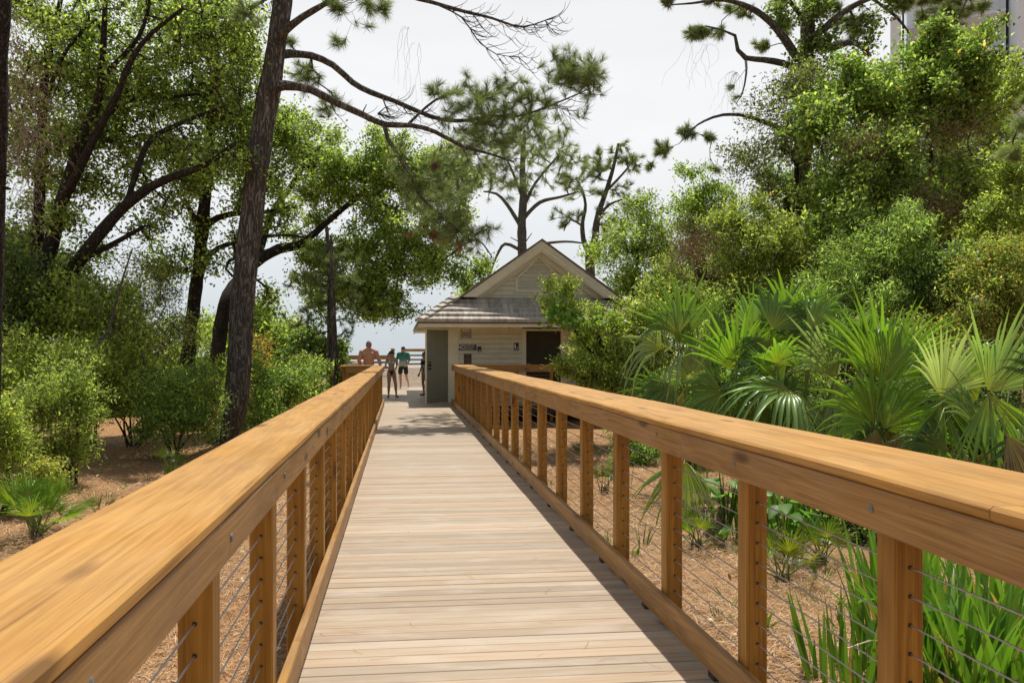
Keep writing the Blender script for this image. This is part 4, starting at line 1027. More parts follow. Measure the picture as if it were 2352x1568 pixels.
class Tree:
    def __init__(s, name, org, label, cat, group=None):
        s.root = empty(name, org, 0, label, cat, group)
        s.P = np.zeros((60000, 3)); s.par = np.full(60000, -1, dtype=np.int64); s.fix = np.zeros(60000); s.n = 0
        s.ok = np.ones(60000, dtype=bool); s.tb = MB()
    def limb(s, pts, sides=9, rough=0.05, step=0.22, draw=True, seed=0.0):
        path = spline(pts, step)
        if draw: loft(s.tb, path, sides, rough, 3.0, seed)
        st = s.n
        prev = -1
        if s.n:
            d = np.linalg.norm(s.P[:s.n] - np.array(path[0][0]), axis=1); prev = int(np.argmin(d))
        for p, r in path:
            s.P[s.n] = p; s.par[s.n] = prev; s.fix[s.n] = r; prev = s.n; s.n += 1
        return path
    def grow(s, att, step=0.3, wob=0.25, start=None, up=0.0, rg=rng):
        "join each attractor to the nearest node, in order of distance; returns tips and their directions"
        att = np.asarray(att); n0 = s.n
        base = s.P[:s.n]
        dm = np.array([np.min(((base - a) ** 2).sum(1)) for a in att])
        tips = np.zeros((len(att), 3)); dirs = np.zeros((len(att), 3)); tid = []
        for q, i in enumerate(np.argsort(dm)):
            a = att[i]; d2 = ((s.P[:s.n] - a) ** 2).sum(1)
            if start is not None: d2[:start] = 1e9
            j = int(np.argmin(d2)); p0 = s.P[j].copy(); L = math.sqrt(d2[j])
            k = max(1, int(L / step)); pj = s.par[j]
            din = s.P[j] - s.P[pj] if pj >= 0 else np.array([0, 0, 1.0]); din = din / (np.linalg.norm(din) + 1e-9)
            side = rg.normal(size=3) * wob * L * 0.35
            prev = j; pp = p0
            for m in range(1, k + 1):
                t = m / k
                c = p0 * (1 - t) + a * t + din * L * 0.45 * t * (1 - t) + side * t * (1 - t) * 2 + np.array([0, 0, up * L * t * (1 - t)])
                if m < k: c = c + rg.normal(size=3) * step * 0.07
                if s.n >= 59999: break
                s.P[s.n] = c; s.par[s.n] = prev; dlast = c - pp; pp = c; prev = s.n; s.n += 1
            tips[i] = pp; dirs[i] = dlast / (np.linalg.norm(dlast) + 1e-9); tid.append(prev)
        s.cnt = np.zeros(s.n); s.cnt[tid] += 1
        for i in range(s.n - 1, n0 - 1, -1):
            if s.par[i] >= 0: s.cnt[s.par[i]] += s.cnt[i]
        s.n0 = n0 if not hasattr(s, 'n0') else s.n0
        return tips, dirs
    def wood(s, tip_r, mat, tmat, sides=5, expo=0.48, capf=0.62, name='branches'):
        n0 = getattr(s, 'n0', s.n)
        tb = s.tb; tb.m = [0] * len(tb.f)
        if s.n > n0:
            cnt = np.ones(s.n); cnt[n0:] = 0
            childc = np.zeros(s.n); hasch = np.zeros(s.n, dtype=bool)
            for i in range(n0, s.n): hasch[s.par[i]] = True
            for i in range(s.n - 1, n0 - 1, -1):
                if not hasch[i]: childc[i] = 1
                if s.par[i] >= n0: childc[s.par[i]] += childc[i]
            r = tip_r * np.maximum(childc, 1) ** expo
            # cap by the limb they leave
            capr = np.full(s.n, 9.0)
            for i in range(n0, s.n):
                p = s.par[i]
                capr[i] = (s.fix[p] * capf if s.fix[p] > 0 else capr[p])
            r = np.minimum(r, capr)
            ids = np.arange(n0, s.n); pa = s.par[ids]
            ra = np.where(pa >= n0, r[pa], np.minimum(r[ids] * 1.15, 9)); ra = np.minimum(ra, r[ids] * 1.6)
            V, Fc = tubes(s.P[pa], s.P[ids], ra, r[ids], sides)
            b = len(tb.v); tb.v += [tuple(v) for v in V.tolist()]; tb.f += [tuple(f) for f in (Fc + b).tolist()]; tb.m += [1] * len(Fc)
        me = tb.mesh('trunk', True); me.materials.append(tmat); me.materials.append(mat)
        wlink('trunk', me, None, s.root)

def blobs(bl, n, bias=0.5, rg=rng, cl=9):
    "attractors inside picture-space ellipsoids (px, py, rx, ry, Y, dY)"
    w = np.array([b[2] * b[3] * (b[6] if len(b) > 6 else 1.0) for b in bl], float); w /= w.sum()
    out = []
    for b, k in zip(bl, rg.multinomial(n, w)):
        sc = b[4] / F; c = pt(b[0], b[1], b[4])
        m_ = max(1, int(k / cl)); d = unit(rg.normal(size=(m_, 3))) * (rg.random((m_, 1)) ** bias) * rg.uniform(.75, 1.28, size=(m_, 1))
        d = d[rg.integers(0, m_, k)] * np.array([b[2] * sc, b[5], b[3] * sc])
        out.append(np.array(c) + d + rg.normal(size=(k, 3)) * min(0.19, 0.26 * min(b[2], b[3]) * sc) * np.array([1.15, 1, .8]))
    return np.concatenate(out)
def pick(pal, n, rg=rng, clump=None, gain=(2.8, 2.42, 2.8)):
    "palette [(r,g,b), weight] per leaf, with per-clump brightness"
    cols = np.array([p[0] for p in pal]) * gain; w = np.array([p[1] for p in pal], float); w /= w.sum()
    c = cols[rg.choice(len(pal), size=n, p=w)] * rg.uniform(0.68, 1.3, size=(n, 1))
    return np.clip(c if clump is None else c * clump, 0, 1)
def leafcloud(tree, tips, dirs, k, L, W, spread, pal, mat=None, name='crown', up=0.35, back=0.35, cvar=0.3, fold=0.18, rg=rng, out=0.9):
    f_ = min(1.48, max(.95, .95 + (float(tips[:, 1].mean()) - 9) * .07)); k = int(k * .74 * (1.48 / f_) ** 1.3); L *= f_; W *= f_; spread *= .85
    n = len(tips) * k
    T = np.repeat(tips, k, 0); D = np.repeat(dirs, k, 0)
    u = rg.random((n, 1))
    P = T - D * u * back + rg.normal(size=(n, 3)) * spread
    d = D * 0.5 + rg.normal(size=(n, 3)) * out + np.array([0, 0, up])
    cl = np.repeat(rg.uniform(1 - cvar * 1.3, 1 + cvar * 1.15, size=(len(tips), 1)), k, 0)
    s_ = rg.uniform(0.65, 1.25, n)
    return leaves(name, P, d, L * s_, W * s_, pick(pal, n, rg, cl), mat or LEAF, tree.root, fold, rg)
def needles(tree, tips, dirs, k, L, wd, pal, name='crown', cone=0.75, stretch=0.16, rg=rng, up=0.25, droop=0.0):
    n = len(tips) * k
    dirs = unit(dirs + np.array([0, 0, up]))
    T = np.repeat(tips, k, 0); D = np.repeat(dirs, k, 0)
    P = T - D * rg.random((n, 1)) * stretch
    d = unit(D * 1.0 + unit(rg.normal(size=(n, 3))) * cone * rg.uniform(0.5, 1.3, size=(n, 1)))
    Ln = L * rg.uniform(0.7, 1.15, size=(n, 1))
    S = unit(np.cross(d, rg.normal(size=(n, 3))))
    E = P + d * Ln; E[:, 2] -= droop * Ln[:, 0]
    M = P + d * Ln * 0.55 + np.array([0, 0, 0.0])
    V = np.stack([P - S * wd * .5, P + S * wd * .5, M + S * wd * .5, E, M - S * wd * .5], 1)
    Fc = np.arange(n * 5, dtype=np.int32).reshape(n, 5)
    cl = np.repeat(rg.uniform(0.75, 1.25, size=(len(tips), 1)), k, 0)
    return wlink(name, np_mesh(name, V.reshape(-1, 3), Fc, np.repeat(pick(pal, n, rg, cl), 5, 0)), NEED, tree.root)

OAK = [((0.055, 0.085, 0.020), 5), ((0.085, 0.135, 0.026), 5), ((0.13, 0.19, 0.035), 2), ((0.035, 0.055, 0.017), 3)]
OAKB = [((0.085, 0.13, 0.028), 5), ((0.13, 0.19, 0.036), 5), ((0.18, 0.24, 0.045), 3), ((0.05, 0.08, 0.02), 3)]
BRT = [((0.12, 0.175, 0.032), 5), ((0.17, 0.23, 0.042), 4), ((0.065, 0.10, 0.024), 4), ((0.23, 0.26, 0.05), 1)]
YEL = [((0.13, 0.17, 0.030), 5), ((0.19, 0.21, 0.035), 3), ((0.08, 0.12, 0.025), 4), ((0.26, 0.19, 0.05), 0.6)]
ORG = [((0.20, 0.15, 0.03), 4), ((0.22, 0.13, 0.03), 2), ((0.14, 0.15, 0.03), 4)]
GRY = [((0.10, 0.12, 0.050), 5), ((0.15, 0.17, 0.075), 4), ((0.06, 0.08, 0.035), 4)]
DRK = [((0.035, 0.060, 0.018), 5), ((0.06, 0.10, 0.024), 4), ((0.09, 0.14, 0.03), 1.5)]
PIN = [((0.075, 0.115, 0.040), 5), ((0.11, 0.155, 0.05), 4), ((0.05, 0.08, 0.03), 4), ((0.17, 0.18, 0.06), .7)]
PINB = [((0.10, 0.145, 0.05), 5), ((0.14, 0.18, 0.06), 3), ((0.07, 0.105, 0.035), 3)]
GRN = [((0.075, 0.13, 0.024), 5), ((0.115, 0.185, 0.034), 4), ((0.165, 0.24, 0.05), 2), ((0.04, 0.07, 0.018), 3.5)]

def V3(*l): return [(pt(a, b, Y), r) for (a, b, Y, r) in l]

# ------------------------------------------------------------------ the big leaning pine
YP = 16.3
T = Tree('pine_tree', pt(530, 1012, YP), 'tall leaning pine with thick furrowed trunk and long limbs reaching over the boardwalk', 'tree')
base = gpt(527, 1013, GZ)
tp = [(Vector((base.x - 0.03, YP, GZ - 0.25)), 0.47), (Vector((base.x + 0.01, YP, GZ + 0.12)), 0.345)] + V3((540, 930, YP, .295), (548, 850, YP, .275), (557, 700, YP, .27), (571, 560, YP, .262), (586, 430, YP, .255), (603, 300, YP, .25), (617, 215, YP, .265), (627, 160, YP, .235), (640, 70, YP, .225), (652, -10, YP, .22), (672, -180, YP, .19), (690, -420, YP, .12))
tp = [(a, r * .9) for a, r in tp]
# furrowed plates on the trunk: finer loft with ridged relief
path = spline(tp, 0.045); sides = 44; vs = []; fs = []
for i, (p, r) in enumerate(path):
    for j in range(sides):
        t = 2 * math.pi * j / sides
        q = Vector((math.cos(t) * 4.2, math.sin(t) * 4.2, p.z * 0.75))
        nn = abs(mnoise.noise(q * 1.5 + Vector((0, 0, 7)))) * 1.0 + 0.5 * abs(mnoise.noise(q * 3.6))
        rr = r * (1 - 0.02 + 0.14 * min(nn, 0.5)) + 0.02 * mnoise.noise(Vector((p.z * 0.8, t, 2)))
        vs.append((p.x + math.cos(t) * rr, p.y + math.sin(t) * rr, p.z))
for i in range(len(path) - 1):
    for j in range(sides):
        k = (j + 1) % sides; fs.append((i * sides + j, i * sides + k, (i + 1) * sides + k, (i + 1) * sides + j))
T.tb.add(vs, fs); T.limb(tp, draw=False)
T.limb(V3((618, 205, YP, .12), (655, 196, YP - .3, .105), (715, 207, YP - .5, .085), (770, 235, YP - .6, .075), (830, 262, YP - .6, .068), (882, 286, YP - .6, .062), (945, 288, YP - .7, .052), (1000, 303, YP - .8, .046), (1060, 335, YP - .9, .038), (1120, 352, YP - 1, .028), (1180, 372, YP - 1, .018)), 9, .08)
T.limb(V3((628, 128, YP, .11), (665, 124, YP + .3, .09), (715, 128, YP + .5, .078), (765, 150, YP + .5, .07), (810, 190, YP + .5, .066), (850, 212, YP + .4, .062), (905, 232, YP + .3, .056), (960, 256, YP + .1, .050), (1015, 275, YP, .046), (1075, 277, YP, .040), (1130, 266, YP, .034), (1185, 268, YP, .028), (1240, 252, YP - .2, .023), (1300, 228, YP - .3, .017), (1352, 205, YP - .4, .011)), 9, .08)
T.limb(V3((938, 285, YP - .6, .034), (962, 262, YP - .4, .030), (1000, 230, YP - .3, .025), (1048, 212, YP - .3, .016)), 7, .08)
T.limb(V3((883, 288, YP - .6, .05), (892, 322, YP - .7, .044), (915, 358, YP - .8, .040), (940, 400, YP - .9, .034), (958, 440, YP - 1, .030), (992, 478, YP - 1.1, .024), (1030, 510, YP - 1.2, .017), (1070, 545, YP - 1.3, .010)), 7, .08)
T.limb(V3((632, 108, YP, .10), (655, 72, YP - .4, .085), (695, 40, YP - .7, .07), (745, 10, YP - 1, .055), (800, -20, YP - 1.2, .04), (850, -50, YP - 1.2, .03)), 8, .08)
T.limb(V3((650, -120, YP, .11), (760, -110, YP + .4, .08), (880, -50, YP + .6, .058), (930, -12, YP + .6, .05), (990, 5, YP + .6, .044), (1060, 25, YP + .5, .038), (1130, 42, YP + .4, .03), (1200, 62, YP + .3, .02), (1270, 40, YP + .2, .008)), 8, .08)
T.limb(V3((990, 5, YP + .6, .02), (1060, 40, YP + .4, .018), (1095, 90, YP + .3, .014), (1140, 125, YP + .2, .010), (1190, 130, YP + .2, .005)), 6, .08)
T.limb(V3((650, 0, YP, .05), (625, -8, YP - .4, .04), (575, 22, YP - .8, .02)), 6, .1)
T.limb(V3((558, 655, YP, .03), (600, 640, YP - .2, .02)), 6, .1)
for (a, b_) in (((612, 207), (672, 190)), ((868, 262), (886, 246)), ((760, 235), (772, 262)), ((880, 228), (892, 262)), ((925, 243), (936, 262)), ((830, 265), (842, 240))):
    T.limb(V3((a[0], a[1], YP - .3, .02), (b_[0], b_[1], YP - .5, .008)), 5, .1)
m0 = T.n
def curls(T, px0, px1, n, Y0, L, sd, pymin=-200, pymax=400):
    rg = random.Random(sd)
    cand = [k for k in range(T.n) if T.fix[k] > 0 and T.fix[k] < .06 and pt(px0, 0, Y0).x < T.P[k][0] < pt(px1, 0, Y0).x and pt(0, pymax, Y0).z < T.P[k][2] < pt(0, pymin, Y0).z]
    for _ in range(n):
        k = rg.choice(cand); p = Vector(T.P[k]); a = rg.uniform(-1.1, .35); d = Vector((math.cos(a), rg.uniform(-.5, .5), math.sin(a))); l = L * rg.uniform(.5, 1.2); m = 9; pts = [(p.copy(), .0085)]
        turn = rg.uniform(.15, .55)
        for q in range(m):
            d = (d + Vector((0, 0, turn * (q / m) * 1.6 - .07)) + Vector((rg.gauss(0, .09), rg.gauss(0, .09), rg.gauss(0, .09)))).normalized(); p = p + d * l / m; pts.append((p.copy(), .0085 * (1 - .62 * (q + 1) / m)))
        T.limb(pts, 4, .02, .12)
curls(T, 960, 1290, 55, YP, .75, 3, -60, 140); curls(T, 960, 1290, 45, YP, .5, 5, -60, 260); curls(T, 690, 840, 16, YP, .9, 7, -80, 110); curls(T, 860, 1330, 90, YP, .8, 9, 180, 430); curls(T, 680, 880, 22, YP, .45, 11, 120, 320); curls(T, 920, 1080, 26, YP, .6, 13, 330, 560)
m0 = T.n
live = blobs([(1105, 200, 85, 35, YP, .7, 1.3), (1020, 215, 60, 25, YP - .2, .5), (1215, 235, 75, 45, YP - .3, .9), (1315, 170, 60, 50, YP - .4, .7, 2.4), (1350, 190, 35, 30, YP - .4, .5, 2.2), (1290, 130, 30, 25, YP - .4, .4, 2), (1150, 320, 130, 55, YP + .4, 1.5, 1.3), (1270, 300, 80, 50, YP + .4, 1.2, .6),
              (1150, 410, 70, 50, YP + .2, 1.2, .5), (1080, 300, 80, 40, YP + 1, 1.6, .9), (1020, 500, 60, 70, YP - 1.2, .7, 1.5), (970, 440, 70, 60, YP - .8, .8, .8), (1080, 545, 50, 35, YP - 1.3, .5, 1.2), (900, 380, 40, 50, YP - .8, .4, .5), (1020, 380, 90, 40, YP + 1.2, 1.5, .8), (1110, 340, 110, 50, YP + 2.3, .9, .6), (1080, 420, 80, 50, YP + 2.4, .8, .9), (1180, 260, 150, 45, YP - .2, .8, 1.2), (1060, 250, 90, 30, YP - .2, .6, .8)], 900, 0.6, rng, 2)
tl, dl_ = T.grow(live, 0.2, 0.55, up=-0.25)
live2 = blobs([(845, 50, 38, 45, YP - 1.1, .5, 1.3), (790, 25, 45, 25, YP - 1.1, .5), (700, 175, 45, 50, YP + .5, .6, .8), (740, 240, 50, 40, YP + .5, .5, 1), (560, 60, 40, 50, YP - .6, .6, .6), (770, 95, 25, 25, YP - .6, .4, .6), (690, 110, 30, 60, YP + .6, .6, .6)], 150, 0.6)
tl2, dl2 = T.grow(live2, 0.2, 0.5, up=-0.2)
T.wood(0.0058, TWIG, BARKP, 5, 0.44)
needles(T, np.concatenate([tl, tl2]), np.concatenate([dl_, dl2]), 62, 0.235, 0.0052, PIN, cone=0.9, stretch=0.12)
br = blobs([(1005, 545, 14, 20, YP - 1.3, .1), (1050, 572, 14, 12, YP - 1.3, .1), (945, 535, 12, 10, YP - 1.2, .1), (985, 380, 30, 12, YP - 1, .1)], 14)
needles(T, br, unit(rng.normal(size=(14, 3)) + np.array([0, 0, -1.2])), 60, 0.19, 0.006, [((0.085, 0.058, 0.03), 1), ((0.11, 0.08, 0.04), 1)], name='dead_needles', up=-.3)

# ------------------------------------------------------------------ live oak behind it
def oak_centre():
    Y = 25.5
    T = Tree('oak_tree', gpt(490, 905, GZ), 'live oak leaning right behind the big pine, round leafy crown left of the building', 'tree')
    T.limb(V3((488, 925, Y - 2, .24), (496, 850, Y - 2, .22), (506, 760, Y - 1.8, .21), (520, 690, Y - 1.6, .21), (548, 645, Y - 1, .20), (590, 600, Y - .6, .185), (640, 572, Y - .3, .165), (690, 560, Y, .13), (740, 520, Y, .11), (800, 470, Y, .09), (860, 430, Y, .07), (940, 400, Y, .05)), 12, .12, seed=3)
    T.limb(V3((590, 600, Y - .6, .15), (620, 500, Y, .12), (660, 440, Y, .10), (700, 380, Y, .08), (740, 330, Y, .05)), 9, .1)
    T.limb(V3((690, 560, Y, .11), (760, 570, Y + .4, .09), (850, 600, Y + .5, .07), (930, 620, Y + .5, .05), (1010, 600, Y, .035), (1090, 550, Y, .03), (1130, 590, Y, .02)), 8, .1)
    a = blobs([(830, 400, 130, 80, Y, 1.8, 1.2), (720, 330, 90, 50, Y, 1.4), (970, 410, 120, 85, Y, 1.6, 1.2), (1030, 480, 70, 90, Y, 1.3), (880, 530, 140, 90, Y, 1.8, 1.2), (760, 450, 70, 90, Y, 1.4), (990, 600, 100, 70, Y, 1.4), (890, 650, 90, 60, Y, 1.3), (850, 720, 50, 40, Y - .5, .8), (900, 715, 60, 40, Y - .5, .9), (700, 450, 60, 25, Y, .8, .6), (1070, 640, 60, 50, Y + .5, .8, .9), (740, 580, 70, 90, Y, 1.2, .9), (800, 660, 80, 70, Y, 1.2, 1), (720, 680, 50, 60, Y + 1, 1, .7), (1060, 400, 60, 60, Y, 1.2, .8), (660, 520, 40, 30, Y, .8, .5), (660, 300, 60, 60, Y, 1, 1), (880, 320, 60, 30, Y, 1)], 2500, 0.6)
    tips, dirs = T.grow(a, 0.3, 0.4); T.wood(0.008, TWIG, BARKO, 4, 0.5)
    leafcloud(T, tips, dirs, 38, 0.088, 0.046, 0.17, OAKB, up=0.2, cvar=0.35)
oak_centre()

def oak_left():
    Y = 16.5
    T = Tree('oak_tree', gpt(80, 905, GZ), 'many-stemmed dark oak spreading across the upper left', 'tree')
    T.limb(V3((82, 900, Y, 0.312), (80, 800, Y, 0.271), (82, 720, Y, 0.230), (90, 650, Y, 0.197), (118, 560, Y, 0.156), (140, 470, Y, 0.131), (165, 390, Y, 0.115), (190, 310, Y, 0.098), (225, 235, Y, 0.082), (235, 150, Y, 0.070), (240, 50, Y, 0.057), (245, -60, Y, 0.041)), 11, .1, seed=1)
    T.limb(V3((82, 720, Y, 0.180), (85, 620, Y + .5, 0.148), (88, 500, Y + .6, 0.123), (95, 380, Y + .6, 0.107), (98, 250, Y + .6, 0.090), (110, 140, Y + .6, 0.074), (132, 40, Y + .6, 0.057), (150, -60, Y + .6, 0.041)), 9, .1, seed=2)
    T.limb(V3((88, 730, Y, 0.213), (130, 665, Y - .6, 0.164), (180, 600, Y - .8, 0.139), (235, 530, Y - 1, 0.123), (290, 470, Y - 1, 0.107), (345, 430, Y - 1.1, 0.090), (400, 405, Y - 1.2, 0.074), (470, 380, Y - 1.2, 0.057), (540, 330, Y - 1.2, 0.041)), 10, .1, seed=4)
    T.limb(V3((140, 470, Y, 0.107), (180, 390, Y - .6, 0.090), (220, 310, Y - .8, 0.082), (270, 215, Y - 1, 0.070), (300, 140, Y - 1, 0.057), (345, 80, Y - 1, 0.045), (420, 20, Y - 1, 0.033)), 9, .1, seed=5)
    T.limb(V3((165, 390, Y, 0.074), (230, 280, Y + .6, 0.066), (300, 230, Y + .8, 0.057), (380, 225, Y + .9, 0.041), (460, 215, Y + .9, 0.029)), 8, .1)
    T.limb(V3((225, 235, Y, 0.066), (245, 170, Y, 0.057), (300, 110, Y, 0.049), (330, 60, Y, 0.041), (350, -30, Y, 0.033)), 8, .1)
    T.limb(V3((98, 250, Y + .6, 0.057), (120, 190, Y + .3, 0.049), (150, 120, Y, 0.041), (200, 60, Y, 0.033)), 7, .1)
    T.limb(V3((78, 720, Y, 0.131), (50, 640, Y - .8, 0.107), (10, 580, Y - 1.2, 0.082), (-40, 500, Y - 1.2, 0.066)), 8, .1)
    T.limb(V3((290, 470, Y - 1, 0.066), (340, 330, Y - .8, 0.057), (400, 290, Y - .6, 0.049), (500, 250, Y - .6, 0.037)), 7, .1)
    T.limb(V3((180, 600, Y - .8, 0.074), (260, 560, Y - .6, 0.057), (330, 520, Y - .4, 0.041)), 7, .1)
    a = blobs([(60, 20, 80, 60, Y, 2, 1), (180, 640, 60, 60, Y - 1, 1, .6), (560, 60, 50, 90, Y - 1, 1.2, .8), (250, 250, 250, 250, Y + 1.5, 1.5, .6), (130, 60, 110, 80, Y, 2, 1), (300, 60, 120, 80, Y, 2, 1.1), (430, 90, 110, 90, Y - .5, 1.8, 1.1), (520, 180, 80, 100, Y - 1, 1.5, .8), (200, 180, 130, 90, Y, 2), (350, 200, 120, 80, Y, 2, .9), (60, 200, 70, 120, Y, 1.5, 1), (150, 330, 110, 90, Y, 1.8, .8), (290, 330, 110, 70, Y, 1.8, .9), (430, 330, 100, 60, Y - 1, 1.4, 1), (520, 380, 60, 50, Y - 1.2, 1, .9), (230, 430, 90, 60, Y, 1.5, .8), (380, 430, 90, 40, Y - 1, 1.2, 1), (60, 400, 70, 100, Y, 1.5, .8), (30, 560, 60, 90, Y - .5, 1.2, 1), (180, 520, 60, 60, Y - .5, 1.2, .7), (330, 540, 70, 70, Y - .4, 1.2, .6), (450, 10, 120, 50, Y, 1.5, 1)], 3000, 0.6)
    a[:, 1] += 0.9; a[:, 0] *= 1 + .9 / Y; a[:, 2] = CH + (a[:, 2] - CH) * (1 + .9 / Y)
    tips, dirs = T.grow(a, 0.3, 0.4); T.wood(0.0075, TWIG, BARKO, 4, 0.5)
    leafcloud(T, tips, dirs, 24, 0.068, 0.037, 0.16, OAK + OAKB, up=0.2, cvar=0.35)
oak_left()

def oak_mid():
    Y = 19.5
    T = Tree('oak_tree', gpt(428, 880, GZ), 'slim upright oak between the many-stemmed oak and the big pine', 'tree')
    T.limb(V3((426, 890, Y, .2), (434, 800, Y, .17), (444, 700, Y, .165), (456, 620, Y, .16), (463, 540, Y, .165), (470, 470, Y, .15), (478, 380, Y, .13), (486, 280, Y, .12), (492, 160, Y, .10), (492, 40, Y, .085), (490, -80, Y, .06)), 11, .12, seed=7)
    T.limb(V3((465, 525, Y, .09), (440, 490, Y - .3, .07), (425, 460, Y - .4, .05)), 7, .1)
    T.limb(V3((468, 520, Y, .10), (500, 500, Y, .08), (545, 490, Y, .07), (600, 488, Y, .055), (660, 478, Y, .04)), 8, .1)
    T.limb(V3((452, 620, Y, .08), (500, 570, Y, .065), (560, 555, Y, .05), (640, 540, Y, .04), (700, 545, Y, .025)), 7, .1)
    T.limb(V3((486, 280, Y, .08), (530, 250, Y, .06), (570, 200, Y, .04)), 7, .1)
    T.limb(V3((490, 160, Y, .06), (450, 90, Y, .05), (420, 20, Y, .03)), 7, .1)
    a = blobs([(470, 60, 90, 70, Y, 1.5, 1), (560, 130, 60, 80, Y, 1.3, .8), (520, 240, 90, 70, Y, 1.5, 1), (430, 200, 70, 70, Y, 1.4, .7), (560, 330, 80, 60, Y, 1.5, .9), (640, 330, 60, 70, Y + 1, 1.3, 1), (450, 400, 80, 45, Y, 1.4, 1.2), (560, 450, 50, 50, Y, 1, .6), (390, 520, 60, 40, Y, 1, .5), (660, 500, 70, 40, Y, 1, .6), (470, 600, 60, 70, Y, .8, .45), (610, 700, 60, 40, Y + 1, .8, .8), (600, 260, 50, 60, Y + 1, 1, .9), (610, 410, 50, 60, Y + 1, 1, .9), (400, 600, 60, 50, Y, .9, .6), (510, 560, 40, 40, Y, .8, .4)], 1300, 0.6)
    tips, dirs = T.grow(a, 0.3, 0.4); T.wood(0.0075, TWIG, BARKO, 4, 0.5)
    leafcloud(T, tips, dirs, 32, 0.075, 0.04, 0.16, OAK + OAKB, up=0.2, cvar=0.3)
oak_mid()

def pine_generic(org, label, trunk, limbs, bl, n, k, L, wd, pal, tipr=0.008, bark=BARKP, wob=0.5, group=None, cone=0.8, tw=TWIG):
    T = Tree('pine_tree', org, label, 'tree', group)
    T.limb(trunk, 11, .1)
    for l in limbs: T.limb(l, 7, .1)
    tips, dirs = T.grow(blobs(bl, n, 0.55, rng, 2), 0.25, wob, up=-0.15); T.wood(tipr, tw, bark, 5, 0.44)
    needles(T, tips, dirs, k, L, wd, pal, cone=cone)
    return T
# two background pines beyond the roof
Y = 31
pine_generic(gpt(1200, 900, GZ), 'bare-stemmed pine rising behind the left roof slope with a wide thin crown', V3((1200, 800, Y, .24), (1200, 600, Y, .2), (1198, 520, Y, .19), (1202, 450, Y, .16), (1200, 380, Y, .12), (1205, 300, Y, .07)),
    [V3((1196, 520, Y, .1), (1165, 470, Y, .08), (1140, 445, Y, .06), (1110, 440, Y, .03)), V3((1204, 500, Y, .1), (1240, 465, Y, .08), (1290, 452, Y, .06), (1330, 440, Y, .03)), V3((1205, 470, Y, .08), (1230, 420, Y, .06), (1280, 360, Y, .04)),
     V3((1196, 575, Y, .08), (1160, 560, Y, .07), (1140, 590, Y, .05), (1122, 640, Y, .04)), V3((1204, 580, Y, .08), (1240, 562, Y, .07), (1300, 555, Y, .05), (1350, 560, Y, .03)), V3((1204, 560, Y, .03), (1222, 535, Y, .015)), V3((1192, 555, Y, .03), (1172, 545, Y, .015)), V3((1198, 450, Y, .07), (1175, 390, Y, .05), (1150, 340, Y, .03))],
    [(1210, 330, 100, 50, Y, 1.4), (1290, 360, 70, 60, Y, 1.2), (1130, 400, 50, 50, Y, 1.0), (1240, 420, 90, 40, Y, 1.2), (1320, 420, 50, 40, Y, 1), (1250, 300, 70, 30, Y, 1)], 230, 46, 0.34, 0.010, PINB, 0.011, BARKG)
Y = 33
pine_generic(gpt(1355, 900, GZ), 'crooked forked pine behind the right roof slope', V3((1358, 760, Y, .26), (1356, 640, Y, .22), (1354, 590, Y, .2), (1366, 550, Y, .17), (1372, 500, Y, .14), (1392, 440, Y, .11), (1410, 380, Y, .08), (1420, 330, Y, .05)),
    [V3((1354, 585, Y, .14), (1340, 550, Y, .12), (1338, 510, Y, .10), (1345, 470, Y, .07), (1335, 430, Y, .05)), V3((1360, 580, Y, .12), (1395, 545, Y, .09), (1425, 535, Y, .06)), V3((1372, 500, Y, .08), (1400, 470, Y, .06), (1440, 455, Y, .04)), V3((1392, 440, Y, .07), (1430, 400, Y, .05), (1450, 375, Y, .03)), V3((1340, 520, Y, .06), (1310, 505, Y, .04), (1295, 530, Y, .03))],
    [(1420, 350, 45, 35, Y, 1), (1380, 380, 60, 35, Y, 1), (1340, 420, 40, 35, Y, 1), (1440, 460, 35, 40, Y, .9), (1300, 500, 30, 25, Y, .8), (1400, 520, 50, 40, Y, 1, .7), (1450, 380, 25, 25, Y, .7), (1360, 440, 30, 20, Y, .8)], 190, 60, 0.34, 0.012, PIN, 0.012, BARKG)
# slim pines on the left of the landing
Y = 23.5
pine_generic(gpt(757, 900, GZ), 'slim pine trunk with a leafy vine, left of the pair behind the railing', V3((757, 905, Y, .12), (757, 820, Y, .10), (758, 700, Y, .09), (756, 600, Y, .07), (750, 520, Y, .05)), [V3((758, 760, Y, .03), (720, 770, Y - .3, .025), (690, 800, Y - .5, .012))],
    [(700, 640, 55, 45, Y, 1, 1), (745, 620, 50, 50, Y, 1, 1), (690, 720, 40, 35, Y, .8, .7), (740, 700, 30, 40, Y, .6, .7)], 110, 55, 0.22, 0.009, PIN)
pine_generic(gpt(769, 895, GZ), 'reddish slim pine trunk, right of the pair behind the railing', V3((770, 900, Y - 1, .10), (770, 820, Y - 1, .085), (766, 720, Y - 1, .08), (763, 620, Y - 1, .06), (760, 540, Y - 1, .04)), [],
    [(810, 660, 30, 60, Y - 1, .8, 1), (800, 750, 30, 30, Y - 1, .6, .8), (780, 600, 40, 40, Y - 1, .8, .6)], 60, 50, 0.2, 0.008, PIN)
